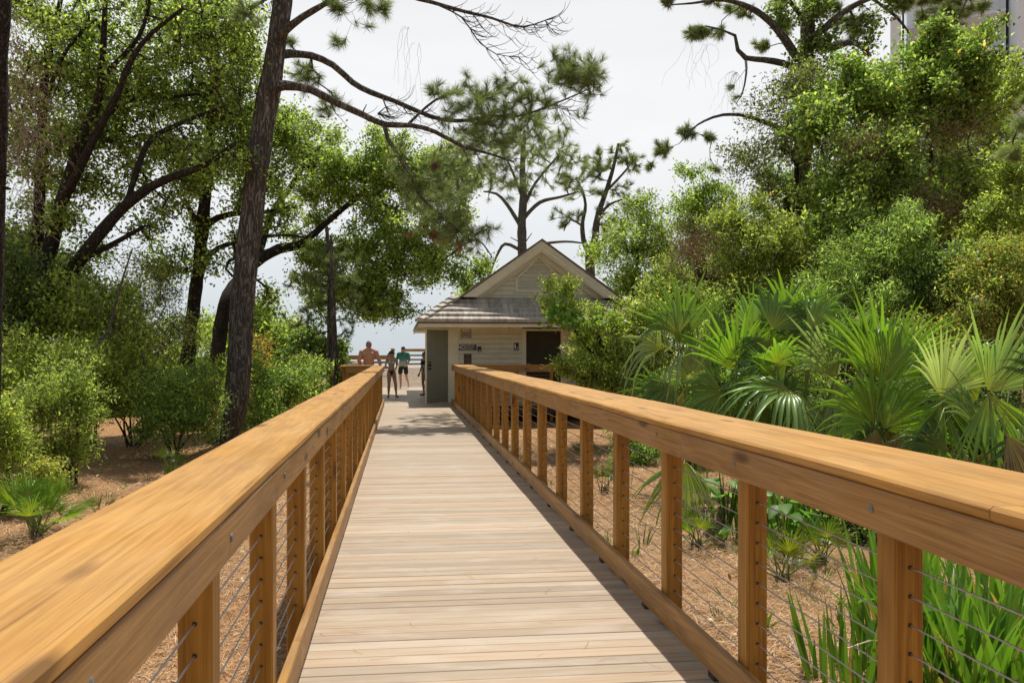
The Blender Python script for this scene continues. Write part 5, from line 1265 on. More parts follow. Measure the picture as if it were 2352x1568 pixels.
for i, (px, py, hgt, Y, lab) in enumerate(((655, 905, 190, 30, 'young bright green pine left of the slim pine pair, beyond the bushes'), (705, 900, 165, 32, 'young bright green pine directly behind the slim pine pair'))):
    T = Tree('pine_tree', gpt(px, py, GZ), lab, 'tree', None)
    T.limb(V3((px, py, Y, .07), (px + 3, py - hgt * .5, Y, .05), (px, py - hgt, Y, .02)), 7, .1)
    a = blobs([(px, py - hgt * .45, 55, hgt * .35, Y, 1.0), (px, py - hgt * .8, 28, hgt * .2, Y, .5)], 130); tips, dirs = T.grow(a, .25, .3, up=-.3); T.wood(.008, TWIG, BARKP, 4)
    needles(T, tips, dirs, 50, .24, .012, PINB, up=.6)
# big pine on the right
Y = 21
T = Tree('pine_tree', gpt(1840, 905, GZ), 'dark pine at top right whose crooked limbs hang into the open sky', 'tree')
T.limb(V3((1835, 905, Y, .30), (1838, 700, Y, .27), (1842, 450, Y, .24), (1848, 250, Y, .22), (1852, 120, Y, .20), (1858, 20, Y, .19), (1862, -100, Y, .17), (1866, -300, Y, .1)), 14, .12, seed=9)
for l in ([(1842, 150, .12), (1799, 86, .11), (1764, 47, .10), (1721, 17, .08), (1660, 0, .05), (1590, 8, .03), (1530, 12, .015)],
          [(1842, 165, .11), (1799, 146, .09), (1756, 138, .085), (1713, 133, .075), (1695, 115, .06), (1688, 82, .045), (1660, 70, .03), (1620, 60, .018)],
          [(1713, 138, .04), (1714, 170, .03), (1705, 215, .02), (1690, 240, .012)],
          [(1840, 330, .10), (1812, 305, .08), (1773, 288, .065), (1717, 267, .055), (1661, 264, .045), (1618, 278, .035), (1590, 297, .022), (1560, 330, .012)],
          [(1852, 100, .13), (1900, 60, .11), (1950, 20, .09), (2020, -10, .07), (2120, -20, .05), (2220, 0, .03)],
          [(1848, 90, .12), (1910, 110, .10), (1960, 98, .08), (2000, 130, .05)],
          [(1855, 60, .08), (1800, -10, .06), (1720, -40, .04)], [(2000, -5, .05), (2060, 40, .04), (2090, 80, .02)]):
    T.limb(V3(*[(a, b, Y - (.5 if i else 0), r) for i, (a, b, r) in enumerate(l)]), 8, .1)
a = blobs([(1530, 14, 30, 14, Y, .5, 1.6), (1590, 60, 30, 22, Y, .5, 1.8), (1605, 88, 34, 22, Y, .6, 2), (1640, 40, 50, 35, Y, .8, 1), (1700, 15, 60, 30, Y, .8, .9), (1528, 345, 28, 28, Y, .4, 2), (1545, 300, 22, 22, Y, .4, 2), (1515, 378, 18, 12, Y, .3, 2), (1640, 310, 60, 18, Y, .6, .9), (1590, 320, 20, 25, Y, .4, 1), (1690, 200, 15, 12, Y, .4, 1.5), (1675, 195, 16, 8, Y, .3, 1.5), (1680, 238, 14, 10, Y, .3, 1.6), (1660, 370, 40, 15, Y, .5, .7),
           (1900, 30, 60, 50, Y, 1, .9), (1980, 60, 60, 45, Y, 1, 1), (2080, 10, 90, 30, Y - .3, 1, 1.3), (2180, 20, 80, 40, Y - .3, 1, 1.5), (2240, 30, 45, 28, Y - .3, .8, 1.6), (1800, 20, 60, 30, Y, 1, .7), (1760, 90, 50, 30, Y, .8, .5)], 430, .55)
tips, dirs = T.grow(a, .22, .55, up=-.2)
vt_ = blobs([(1850, 60, 60, 60, Y - .3, .7), (1980, 90, 60, 40, Y - .4, .8), (1870, 150, 50, 50, Y - .3, .7), (1780, 30, 60, 30, Y - .3, .7), (2040, 20, 60, 30, Y - .3, .7)], 150)
tv, dvv = T.grow(vt_, .25, .4)
T.wood(.0065, TWIG, BARKP, 5, .44)
needles(T, tips, dirs, 85, .25, .0085, [((0.055, 0.085, 0.03), 5), ((0.09, 0.125, 0.035), 4), ((0.14, 0.165, 0.05), 1)])
leafcloud(T, tv, dvv, 34, .085, .05, .16, OAK, name='vine_leaves')
# pine at the right edge, only its side branches show
Y = 12.5
T = Tree('pine_tree', gpt(2430, 1000, GZ), 'soft long-needled pine boughs at the right edge of the picture', 'tree')
T.limb(V3((2430, 1000, Y, .12), (2425, 600, Y, .1), (2420, 300, Y, .08), (2415, 100, Y, .05)), 8, .1)
a = blobs([(2345, 290, 45, 35, Y, .4), (2335, 345, 45, 35, Y, .4), (2350, 240, 30, 25, Y, .3)], 60); tips, dirs = T.grow(a, .2, .4); T.wood(.006, TWIG, BARKP, 5)
needles(T, tips, dirs, 90, .2, .005, PINB)
# left edge trunk
Y = 8.5
T = Tree('pine_tree', gpt(2, 1100, GZ), 'dark pine trunk cut by the left edge of the picture', 'tree')
T.limb(V3((-34, 1300, Y, .11), (-22, 900, Y, .095), (-12, 600, Y, .085), (-6, 400, Y, .085), (-2, 200, Y, .085), (2, 60, Y, .083), (6, -60, Y, .08), (8, -300, Y, .07)), 16, .14, seed=4)
for (y_, l) in ((165, 12), (290, 14), (400, 16), (430, 20), (70, 12)): T.limb(V3((4, y_, Y, .03), (4 + l, y_ + 4, Y - .05, .012)), 6, .2)
T.wood(.01, TWIG, BARKO)

# ------------------------------------------------------------------ shrubs and thicket
def shrub(name, label, bl, n, k, L, W, spread, pal, base=None, stems=4, mat=None, Y=None, cat='shrub', tipr=0.004, sd=1, up=0.35, bias=0.45, cvar=0.35, bark=None, back=0.3, out=0.9, part='foliage', group=None, wob=.4):
    rg = np.random.default_rng(sd * 17 + 3)
    b0 = bl[0]; Y = Y or b0[4]
    bx = pt(base[0] if base else b0[0], 806, Y).x
    org = (bx, Y, GZ)
    T = Tree(name, org, label, cat, group)
    zt_ = max(pt(b[0], b[1], b[4]).z for b in bl)
    for i in range(stems):
        c = bl[i % len(bl)]; q = pt(c[0], c[1], c[4]); f = 0.75
        s0 = Vector((bx + rg.uniform(-.12, .12), Y + rg.uniform(-.12, .12), GZ - 0.1))
        e = s0.lerp(q, f); mid = s0.lerp(e, .5) + Vector((rg.uniform(-.1, .1), rg.uniform(-.1, .1), 0.12 * (q.z - GZ)))
        r0 = 0.012 + 0.011 * max(0.3, (q.z - GZ))
        T.limb([(s0, r0), (mid, r0 * .75), (e, r0 * .45)], 6, .08)
    tips, dirs = T.grow(blobs(bl, n, bias, rg), 0.22, wob, rg=rg, up=.1)
    T.wood(tipr, TWIG if bark is None else bark, BARKO if bark is None else bark, 3, .42)
    leafcloud(T, tips, dirs, k, L, W, spread, pal, mat or LEAF, part, up, back, cvar, rg=rg, out=out)
    return T
S = shrub
# --- left side
S('shrub', 'round dark green bush on bare pine straw in front of the big pine', [(405, 935, 85, 95, 14.3, .8), (440, 900, 70, 70, 14.3, .7), (360, 960, 60, 50, 14.3, .6), (470, 960, 45, 45, 14.2, .5)], 420, 34, .062, .020, .085, GRN, base=(402, 0), stems=7, sd=2)
S('shrub', 'tall fine-leaved bush standing on the straw at far left, behind the saw palmetto', [(140, 960, 85, 110, 11.5, .7), (100, 900, 60, 70, 11.5, .6), (180, 900, 60, 70, 11.6, .6), (150, 1040, 55, 50, 11.5, .4)], 480, 34, .055, .017, .075, OAKB, base=(150, 0), stems=8, sd=3)
S('shrub', 'bright yellow-green bush at the left picture edge above the saw palmetto', [(20, 1010, 60, 70, 9.6, .5), (-20, 950, 70, 60, 9.6, .5), (20, 1110, 40, 30, 9.3, .3)], 260, 34, .055, .021, .075, BRT, base=(10, 0), stems=6, sd=4)
S('shrub', 'small bright shrub between the palmetto and the tall fine-leaved bush', [(95, 1095, 40, 25, 9.6, .3), (120, 1065, 25, 25, 9.6, .3)], 80, 30, .05, .019, .06, YEL, base=(95, 0), stems=4, sd=5)
S('shrub', 'wide mid-green bush behind the tall bush, left of the clearing', [(60, 850, 110, 80, 13.5, 1), (170, 830, 80, 60, 13.6, .8), (-20, 900, 60, 90, 13, .8)], 620, 30, .07, .026, .11, BRT, base=(60, 0), stems=6, sd=6)
S('shrub', 'tall light green bush under the many-stemmed oak', [(220, 700, 90, 75, 15.5, 1), (150, 720, 70, 80, 15.5, .9), (270, 760, 90, 80, 15.5, .9), (200, 780, 90, 60, 15, .8)], 620, 30, .07, .028, .12, BRT, base=(200, 0), stems=6, sd=7)
S('shrub', 'grey-green feathery bush with thin bare stems in the middle left', [(330, 650, 80, 80, 18, 1), (370, 740, 90, 90, 18, 1.1), (310, 800, 70, 70, 17, .9)], 430, 26, .06, .02, .15, GRY + OAKB, base=(340, 0), stems=7, sd=8, tipr=.006, bark=BARKG)
S('shrub', 'low leafy bush behind the round dark bush', [(300, 880, 90, 80, 15.8, .9), (230, 900, 60, 60, 15.4, .6), (500, 870, 60, 60, 17, .8)], 560, 30, .068, .025, .1, BRT, base=(310, 0), stems=6, sd=9)
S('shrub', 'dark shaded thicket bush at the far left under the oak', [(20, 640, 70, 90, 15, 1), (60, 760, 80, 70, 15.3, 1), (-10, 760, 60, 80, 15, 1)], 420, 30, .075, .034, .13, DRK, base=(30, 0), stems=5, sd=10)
S('shrub', 'leafy bush right of the big pine trunk, nearest the railing', [(640, 900, 70, 60, 18.5, .8), (610, 950, 50, 50, 17.5, .6), (680, 870, 50, 50, 18.5, .6), (590, 860, 40, 60, 18.5, .6)], 460, 30, .066, .024, .1, GRN, base=(635, 0), stems=7, sd=11)
S('shrub', 'feathery bush with orange-yellow foliage right of the big pine trunk', [(595, 810, 38, 38, 21, .6), (575, 850, 30, 25, 21, .5), (620, 850, 34, 25, 21, .5)], 150, 16, .07, .02, .12, ORG, base=(595, 0), stems=6, sd=12, tipr=.005, bark=BARKG)
S('shrub', 'green bush in front of the slim pine pair', [(715, 850, 50, 45, 21, .7), (700, 900, 40, 35, 20.5, .6), (740, 895, 30, 35, 20.5, .5)], 280, 28, .065, .024, .1, OAKB, base=(712, 0), stems=5, sd=13)
S('shrub', 'vine-smothered dark mound behind the slim pine pair', [(735, 800, 45, 60, 27, 1), (690, 820, 40, 50, 27, 1), (790, 840, 28, 50, 26, .8), (780, 800, 22, 30, 26, .6)], 420, 30, .085, .045, .13, DRK + [((0.16, 0.24, 0.04), 2)], base=(740, 0), stems=4, sd=14)
S('shrub', 'bright bush beside the short boxy railing', [(800, 890, 26, 55, 22.5, .5), (775, 880, 26, 40, 23, .5)], 180, 28, .07, .028, .1, BRT, base=(795, 0), stems=4, sd=15)
for i, (px, py, rx, ry, Y, pal, lab) in enumerate(((500, 800, 110, 70, 29, OAKB, 'far leafy bush between the slim oak and the big pine'), (600, 760, 60, 60, 28, OAKB, 'far small tree showing just right of the big pine trunk'), (390, 830, 100, 80, 25, BRT, 'far bright bush left of the slim oak trunk'), (250, 850, 120, 80, 24, DRK, 'far dark bush behind the tall light green bush'), (60, 560, 130, 200, 24, DRK, 'far dark tree filling the gap behind the many-stemmed oak'), (660, 800, 50, 50, 30, YEL, 'far yellowish bush behind the orange bush'))):
    S('shrub', lab, [(px, py, rx, ry, Y, 1.2), (px + rx * .3, py + ry * .7, rx * .9, ry * .8, Y, 1.2)], 480, 26, .11, .05, .2, pal, base=(px, 0), stems=5, sd=20 + i)
# --- right side
# bush before the building with its crooked trunk
T = Tree('shrub', gpt(1500, 960, GZ), 'bright leafy bush with a crooked bare trunk covering the right part of the building', 'shrub')
Yb = 15.2
T.limb(V3((1540, 960, Yb, .07), (1490, 890, Yb, .06), (1450, 862, Yb, .055), (1412, 838, Yb, .05), (1385, 800, Yb, .048), (1372, 765, Yb, .05), (1380, 742, Yb, .045), (1385, 700, Yb, .03)), 9, .1)
T.limb(V3((1412, 838, Yb, .035), (1350, 800, Yb - .2, .025), (1310, 740, Yb - .3, .018), (1285, 690, Yb - .3, .012)), 7, .1)
T.limb(V3((1450, 862, Yb, .03), (1400, 870, Yb - .3, .025), (1340, 870, Yb - .4, .018)), 7, .1)
a = blobs([(1290, 665, 38, 32, Yb - .3, .35, 1.2), (1300, 720, 50, 40, Yb - .3, .4, 1.2), (1265, 700, 25, 30, Yb - .3, .3, .8), (1375, 722, 50, 26, Yb, .5, 1.1), (1455, 722, 50, 34, Yb + .3, .5, 1.2), (1420, 760, 70, 40, Yb, .5), (1350, 755, 50, 30, Yb - .2, .4), (1400, 880, 80, 50, Yb - .4, .5, 1.3), (1330, 850, 55, 35, Yb - .5, .4, 1.3), (1475, 870, 60, 60, Yb - .2, .5, 1.2), (1290, 828, 28, 18, Yb - .5, .3), (1480, 790, 50, 60, Yb, .5, 1), (1500, 730, 50, 60, Yb, .5), (1360, 810, 60, 40, Yb + .3, .5, 1.2), (1430, 820, 60, 50, Yb + .3, .5, 1.2), (1330, 780, 35, 30, Yb, .4, 1)], 1500, .55)
tips, dirs = T.grow(a, .16, .4); T.wood(.0035, TWIG, BARKO, 4, .42)
leafcloud(T, tips, dirs, 26, .062, .021, .075, BRT, LEAFG, 'foliage', .3, .2)
vv = blobs([(1305, 722, 45, 16, Yb - .75, .1), (1270, 705, 20, 20, Yb - .75, .1), (1365, 725, 25, 10, Yb - .7, .1)], 40)
leafcloud(T, vv, unit(rng.normal(size=(40, 3))), 6, .085, .08, .07, [((0.05, 0.11, 0.018), 1), ((0.075, 0.14, 0.022), 1)], LEAF, 'vine_leaves', .2)
S('shrub', 'dense green bush right behind the crooked-trunk bush', [(1530, 700, 70, 60, 17.5, .8), (1505, 655, 45, 40, 18, .8), (1560, 640, 60, 60, 18, .8), (1600, 700, 60, 60, 17, .8), (1530, 850, 80, 80, 16.5, .8)], 700, 30, .07, .025, .11, OAKB + [((0.24, 0.25, 0.04), 1.5)], base=(1530, 0), stems=6, sd=31)
S('shrub', 'tall bush with olive leaves rising behind the roof end on the right', [(1420, 655, 55, 55, 24, 1, 1.2), (1480, 650, 50, 50, 23.5, 1), (1440, 560, 60, 70, 24, 1.1), (1400, 600, 50, 50, 24, 1), (1490, 530, 60, 80, 24, 1.1), (1470, 470, 40, 40, 24, .8), (1540, 580, 60, 70, 24, 1)], 650, 30, .085, .035, .15, OAKB, base=(1450, 0), stems=6, sd=32)
S('shrub', 'slender bright green sapling top against the sky, left of the dark pine boughs', [(1610, 410, 36, 45, 21.5, .7), (1650, 450, 50, 50, 21.5, .8), (1600, 470, 60, 50, 21.5, .8), (1580, 390, 22, 28, 21.5, .4), (1600, 540, 60, 50, 21.5, .7)], 420, 26, .08, .03, .11, OAKB + [((0.12, 0.22, 0.03), 3)], base=(1620, 0), stems=7, sd=33, up=.6, cvar=.4)
S('shrub', 'large olive bush with yellowish tips in the middle of the right thicket', [(1760, 540, 90, 70, 17, 1), (1700, 600, 70, 70, 17, 1), (1820, 610, 90, 80, 17, 1), (1740, 480, 40, 40, 17, .6), (1780, 680, 110, 60, 16.5, 1), (1660, 520, 50, 50, 17.5, .8)], 1000, 32, .072, .024, .1, YEL + OAKB, base=(1760, 0), stems=7, sd=34)
S('shrub', 'sparse grey-green tree below the dark pine, sky showing through', [(1790, 240, 80, 90, 19.5, 1.2, .8), (1870, 300, 80, 120, 19.5, 1.2, .9), (1760, 370, 90, 80, 19.5, 1.2, .7), (1860, 450, 90, 90, 19.5, 1.2, .8), (1900, 200, 70, 80, 19.5, 1.1, .9), (1740, 450, 60, 50, 19.5, 1, .5), (1830, 180, 50, 50, 19.5, .8)], 1000, 24, .07, .028, .15, [((0.075, 0.10, 0.028), 5), ((0.12, 0.15, 0.04), 3), ((0.05, 0.065, 0.025), 3)], base=(1840, 0), stems=8, sd=35, tipr=.006)
S('shrub', 'vine-draped crown standing highest at the upper right, before the white tower', [(1960, 190, 80, 70, 17.8, 1.1), (1900, 300, 70, 70, 17.8, 1, .9), (2170, 150, 110, 80, 17.5, 1.2, 1.2), (2090, 200, 90, 80, 17.5, 1.1), (2240, 220, 90, 80, 17.5, 1.1), (2160, 270, 130, 70, 17.3, 1.1), (2130, 95, 50, 35, 17.5, .7), (2000, 240, 70, 60, 17.8, 1), (2210, 90, 60, 30, 17.5, .7)], 1700, 34, .085, .042, .13, GRN + [((0.17, 0.22, 0.05), 2), ((0.26, 0.21, 0.05), .4)], base=(2150, 0), stems=7, sd=36)
S('shrub', 'tangled mass of vines and dry stems below the highest vine-draped crown', [(1900, 420, 80, 70, 17, 1), (1980, 350, 90, 70, 17, 1), (2080, 380, 110, 80, 16.8, 1, .8), (2230, 380, 100, 80, 16.8, 1, .7), (1960, 430, 80, 60, 16.5, 1), (2080, 470, 110, 60, 16.5, 1, .9), (2240, 470, 90, 60, 16.5, 1, .9), (1950, 520, 80, 60, 16, .9), (2060, 540, 100, 60, 16, .9)], 1600, 28, .075, .035, .12, OAKB + GRN, base=(2080, 0), stems=8, sd=37, tipr=.005)
S('shrub', 'narrow-leaved bright green bush right of the large olive bush', [(1940, 620, 80, 80, 14.5, .9), (2030, 590, 60, 90, 14.3, .9), (1880, 680, 70, 60, 14.5, .8), (2010, 700, 90, 60, 14, .8), (2070, 540, 40, 50, 14.3, .6), (2110, 500, 40, 50, 14.3, .6)], 950, 32, .075, .017, .09, GRN + [((0.19, 0.27, 0.08), 3)], base=(1970, 0), stems=8, sd=38)
S('shrub', 'dark round vine clump between bright bushes on the right', [(2150, 600, 55, 70, 13.8, .7), (2150, 680, 60, 60, 13.6, .7)], 380, 34, .06, .032, .09, DRK + [((0.12, 0.2, 0.03), 2)], base=(2150, 0), stems=5, sd=39)
S('shrub', 'bush with orange-tipped new growth at the right edge behind the palms', [(2250, 660, 90, 90, 12.8, .8), (2310, 600, 70, 80, 12.8, .8), (2200, 740, 80, 60, 12.6, .7), (2330, 740, 60, 80, 12.4, .7)], 900, 34, .055, .021, .08, YEL + [((0.40, 0.22, 0.06), 1.6)] + OAKB, base=(2260, 0), stems=7, sd=40)
S('shrub', 'leafy bush filling the upper right edge above the orange-tipped bush', [(2320, 430, 60, 90, 14.5, .8), (2340, 520, 60, 70, 14.2, .8), (2270, 520, 60, 50, 14.2, .7), (2350, 200, 40, 60, 15, .6)], 560, 32, .07, .03, .1, BRT, base=(2320, 0), stems=6, sd=41)
S('shrub', 'dark green bush directly behind the left palms', [(1640, 760, 80, 70, 13.2, .7), (1750, 760, 90, 70, 13, .7), (1600, 860, 70, 80, 12.5, .6), (1700, 880, 90, 70, 12.3, .6)], 700, 30, .065, .022, .1, OAKB, base=(1680, 0), stems=6, sd=42)
S('shrub', 'yellow-green bush directly behind the right palms', [(1870, 780, 90, 70, 12.6, .7), (1980, 790, 80, 70, 12.4, .7), (2090, 800, 80, 70, 12.2, .7), (1840, 870, 80, 70, 12, .6)], 760, 30, .06, .022, .09, YEL + OAKB, base=(1960, 0), stems=6, sd=43)
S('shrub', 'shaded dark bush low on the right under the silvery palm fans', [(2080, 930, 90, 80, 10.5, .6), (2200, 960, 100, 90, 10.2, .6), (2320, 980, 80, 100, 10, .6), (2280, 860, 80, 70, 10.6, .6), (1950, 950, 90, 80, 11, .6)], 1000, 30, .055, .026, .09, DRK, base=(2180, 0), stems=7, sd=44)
S('shrub', 'low bush behind the railing posts, left of the hanging palm fan', [(1435, 1010, 40, 38, 12.8, .4), (1480, 1040, 36, 40, 12.5, .35), (1420, 1050, 25, 20, 12.5, .3)], 200, 28, .05, .02, .07, GRN, base=(1450, 0), stems=5, sd=45)
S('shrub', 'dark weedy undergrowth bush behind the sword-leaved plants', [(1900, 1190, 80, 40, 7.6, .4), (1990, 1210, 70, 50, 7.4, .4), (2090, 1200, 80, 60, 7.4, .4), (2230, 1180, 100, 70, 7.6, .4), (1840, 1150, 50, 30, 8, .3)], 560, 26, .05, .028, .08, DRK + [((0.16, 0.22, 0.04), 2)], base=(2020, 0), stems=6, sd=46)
# far thicket behind everything on the right, and a few far trees left
for i, (px, py, rx, ry, Y, pal, lab) in enumerate(((1640, 640, 110, 90, 27, DRK, 'far dark tree behind the sapling top'), (1890, 480, 150, 160, 25, DRK, 'far dark tree behind the large olive bush'), (2080, 520, 170, 170, 23, DRK, 'far dark tree behind the vine tangle'), (2290, 420, 120, 170, 22, OAK, 'far dark tree behind the right-edge bush'), (1700, 860, 160, 90, 19, DRK, 'dark bush in deep shade far behind the left palms'), (2000, 860, 200, 110, 17, DRK, 'dark bush in deep shade far behind the right palms'), (1100, 700, 60, 50, 30, OAKB, 'far leafy tree just left of the roof slope'))):
    S('shrub', lab, [(px, py, rx, ry, Y, 1.3), (px + rx * .3, py + ry * .6, rx * .9, ry * .8, Y, 1.3), (px - rx * .4, py + ry * .5, rx * .8, ry * .7, Y, 1.3)], 900, 28, .12, .06, .22, pal, base=(px, 0), stems=5, sd=60 + i)

# --- tangles of dry vines: curly thin stems
def tangle(label, bl, n, ln, r, mat, sd=1, hang=0.0, name='dry_vines', cat='vines'):
    rg = np.random.default_rng(sd); st = blobs(bl, n, .5, rg)
    A = []; Bb = []; ra = []
    for p in st:
        d = unit(rg.normal(size=(1, 3)))[0]; p = p.copy(); m = int(ln / 0.07)
        curl = rg.normal(size=3) * 0.25
        for i in range(m):
            d = d + rg.normal(size=3) * 0.3 + curl * 0.35; d[2] -= hang; d /= np.linalg.norm(d)
            q = p + d * 0.07; A.append(p); Bb.append(q); ra.append(r * (1 - .5 * i / m)); p = q
    ra = np.array(ra); V, Fc = tubes(np.array(A), np.array(Bb), ra, ra, 3)
    b = bl[0]; org = pt(b[0], b[1], b[4]); root = empty(name, org, 0, label, cat)
    wlink('stems', np_mesh('stems', V, Fc), mat, root); root['kind'] = 'stuff'
DRYB = barkmat('brown_dry_vine', (0.30, 0.18, 0.11), (0.50, 0.34, 0.23), 14.0, 0.5, 0.3, 0.01)
tangle('grey leafless vine tangle hanging down the trunk at the upper left edge', [(45, 200, 40, 120, 9.6, .3), (60, 360, 22, 120, 9.6, .2), (25, 100, 25, 80, 9.5, .2)], 260, .9, .0028, DRY, 1, .12)
tangle('reddish brown dry vine tangle behind the palms, left of the olive bush', [(1590, 580, 42, 60, 16.2, .3)], 260, .9, .0042, DRYB, 2)
tangle('brown dry vine tangle among the leaves below the vine-draped crown', [(2175, 490, 60, 45, 15.4, .4), (2130, 460, 60, 30, 15.4, .4)], 200, .9, .0042, DRYB, 3)
tangle('greyish dry vine tangle high on the right, under the tallest crown', [(2150, 325, 90, 40, 16, .4), (2230, 300, 50, 30, 16, .4)], 150, .9, .0042, DRYB, 4)
tangle('pinkish dry vine tangle beside the sparse grey-green tree', [(1985, 330, 50, 40, 16, .4)], 110, .9, .0042, DRYB, 5)
tangle('thin vine strings hanging from the dark pine limbs', [(1695, 180, 8, 50, 20.4, .1), (1625, 110, 5, 25, 20.4, .1), (1582, 95, 4, 20, 20.4, .1)], 22, 1.6, .0035, DRY, 6, .5)
tangle('thin vine strings dangling below the upper limb of the big pine', [(935, 40, 12, 40, 16, .1), (965, 90, 12, 40, 16, .1)], 7, 1.5, .003, DRY, 7, .8)
# bare leaning sapling on the left
T = Tree('dead_sapling', gpt(182, 1000, GZ), 'pale bare leaning sapling rising through the bushes on the left', 'sapling')
Y = 13.6
T.limb(V3((176, 960, Y, .04), (190, 870, Y, .034), (215, 800, Y, .03), (250, 760, Y, .026), (265, 700, Y, .022), (285, 630, Y, .017), (305, 570, Y, .01)), 7, .15)
T.limb(V3((215, 800, Y, .02), (255, 770, Y + .3, .015), (300, 720, Y + .4, .01)), 6, .1)
tips, dirs = T.grow(blobs([(290, 600, 40, 60, Y, .4), (240, 690, 40, 40, Y, .4)], 50), .15, .6); T.wood(.0025, BARKG, BARKG, 4)
T = Tree('dead_sapling', gpt(345, 960, GZ), 'thin bare pale stem bent behind the round dark bush', 'sapling')
T.limb(V3((345, 960, 15.3, .02), (340, 870, 15.3, .018), (322, 800, 15.3, .015), (312, 760, 15.3, .01), (330, 700, 15.3, .006)), 6, .15)
tips, dirs = T.grow(blobs([(340, 720, 40, 50, 15.3, .4)], 26), .15, .6); T.wood(.0025, BARKG, BARKG, 4)

# ------------------------------------------------------------------ palms and ground plants
def frond(Vl, Fl, Cl, H, A, Nn, L, nseg=28, spread=R(118), droop=0.35, cup=0.25, col=(0.13, 0.24, 0.03), rg=rng, split=0.36, wmul=1.0):
    H = Vector(H); A = Vector(A).normalized(); Nn = Vector(Nn); Nn = (Nn - A * Nn.dot(A)).normalized(); Bv = Nn.cross(A)
    dth = 2 * spread / nseg
    ts = (0.02, 0.2, split, 0.6, 0.75, 0.88, 1.0)
    for i in range(nseg):
        th = -spread + dth * (i + .5); ct, sn = math.cos(th), math.sin(th)
        ln = L * (0.70 + 0.30 * math.cos(th * 0.9)) * rg.uniform(0.85, 1.1)
        d = (A * ct + Bv * sn + Nn * cup * (1 - ct) * 0.6 + Nn * 0.03 * rg.normal()).normalized()
        sd = (Bv * ct - A * sn)
        dr = droop * rg.uniform(0.3, 2.0) + (.5 if rg.random() < .15 else 0)
        c = np.array(col) * rg.uniform(.7, 1.3) * 1.95
        base = len(Vl)
        for t in ts:
            w_ = ln * min(t, split) * math.tan(dth / 2) * wmul if t <= split else ln * split * math.tan(dth / 2) * wmul * (1 - (t - split) / (1 - split)) ** .8 * 1.0
            p = H + d * ln * t + Vector((0, 0, -1)) * dr * ln * max(0, t - 0.35) ** 2 * 1.8
            if t > .7 and rg.random() < .12: dr *= 1.6
            yb = (1 - min(1, t / .3)) * .8
            cc = c * (1 - yb) + np.array((0.42, 0.40, 0.06)) * yb
            if t > .95: cc = cc * .5 + np.array((.3, .24, .1)) * .5
            fo = Nn * w_ * 0.45
            Vl += [tuple(p - sd * w_ + fo), tuple(p - fo), tuple(p + sd * w_ + fo)]; Cl += [tuple(cc)] * 3
        for j in range(len(ts) - 1):
            a = base + j * 3
            Fl += [(a, a + 1, a + 4, a + 3), (a + 1, a + 2, a + 5, a + 4)]
def petiole(Vl, Fl, Cl, a, b, r0, r1, sag=0.15, col=(0.20, 0.26, 0.06)):
    a = Vector(a); b = Vector(b); P = []
    for i in range(7):
        t = i / 6; P.append(a.lerp(b, t) + Vector((0, 0, 1)) * sag * 4 * t * (1 - t) * (b - a).length * .5)
    A_ = np.array([tuple(p) for p in P]); rr = np.linspace(r0, r1, 7)
    V, Fc = tubes(A_[:-1], A_[1:], rr[:-1], rr[1:], 5)
    base = len(Vl); Vl += [tuple(v) for v in V]; Cl += [col] * len(V); Fl += [tuple(int(q) + base for q in f) for f in Fc]
    return P[-1] - P[-2]
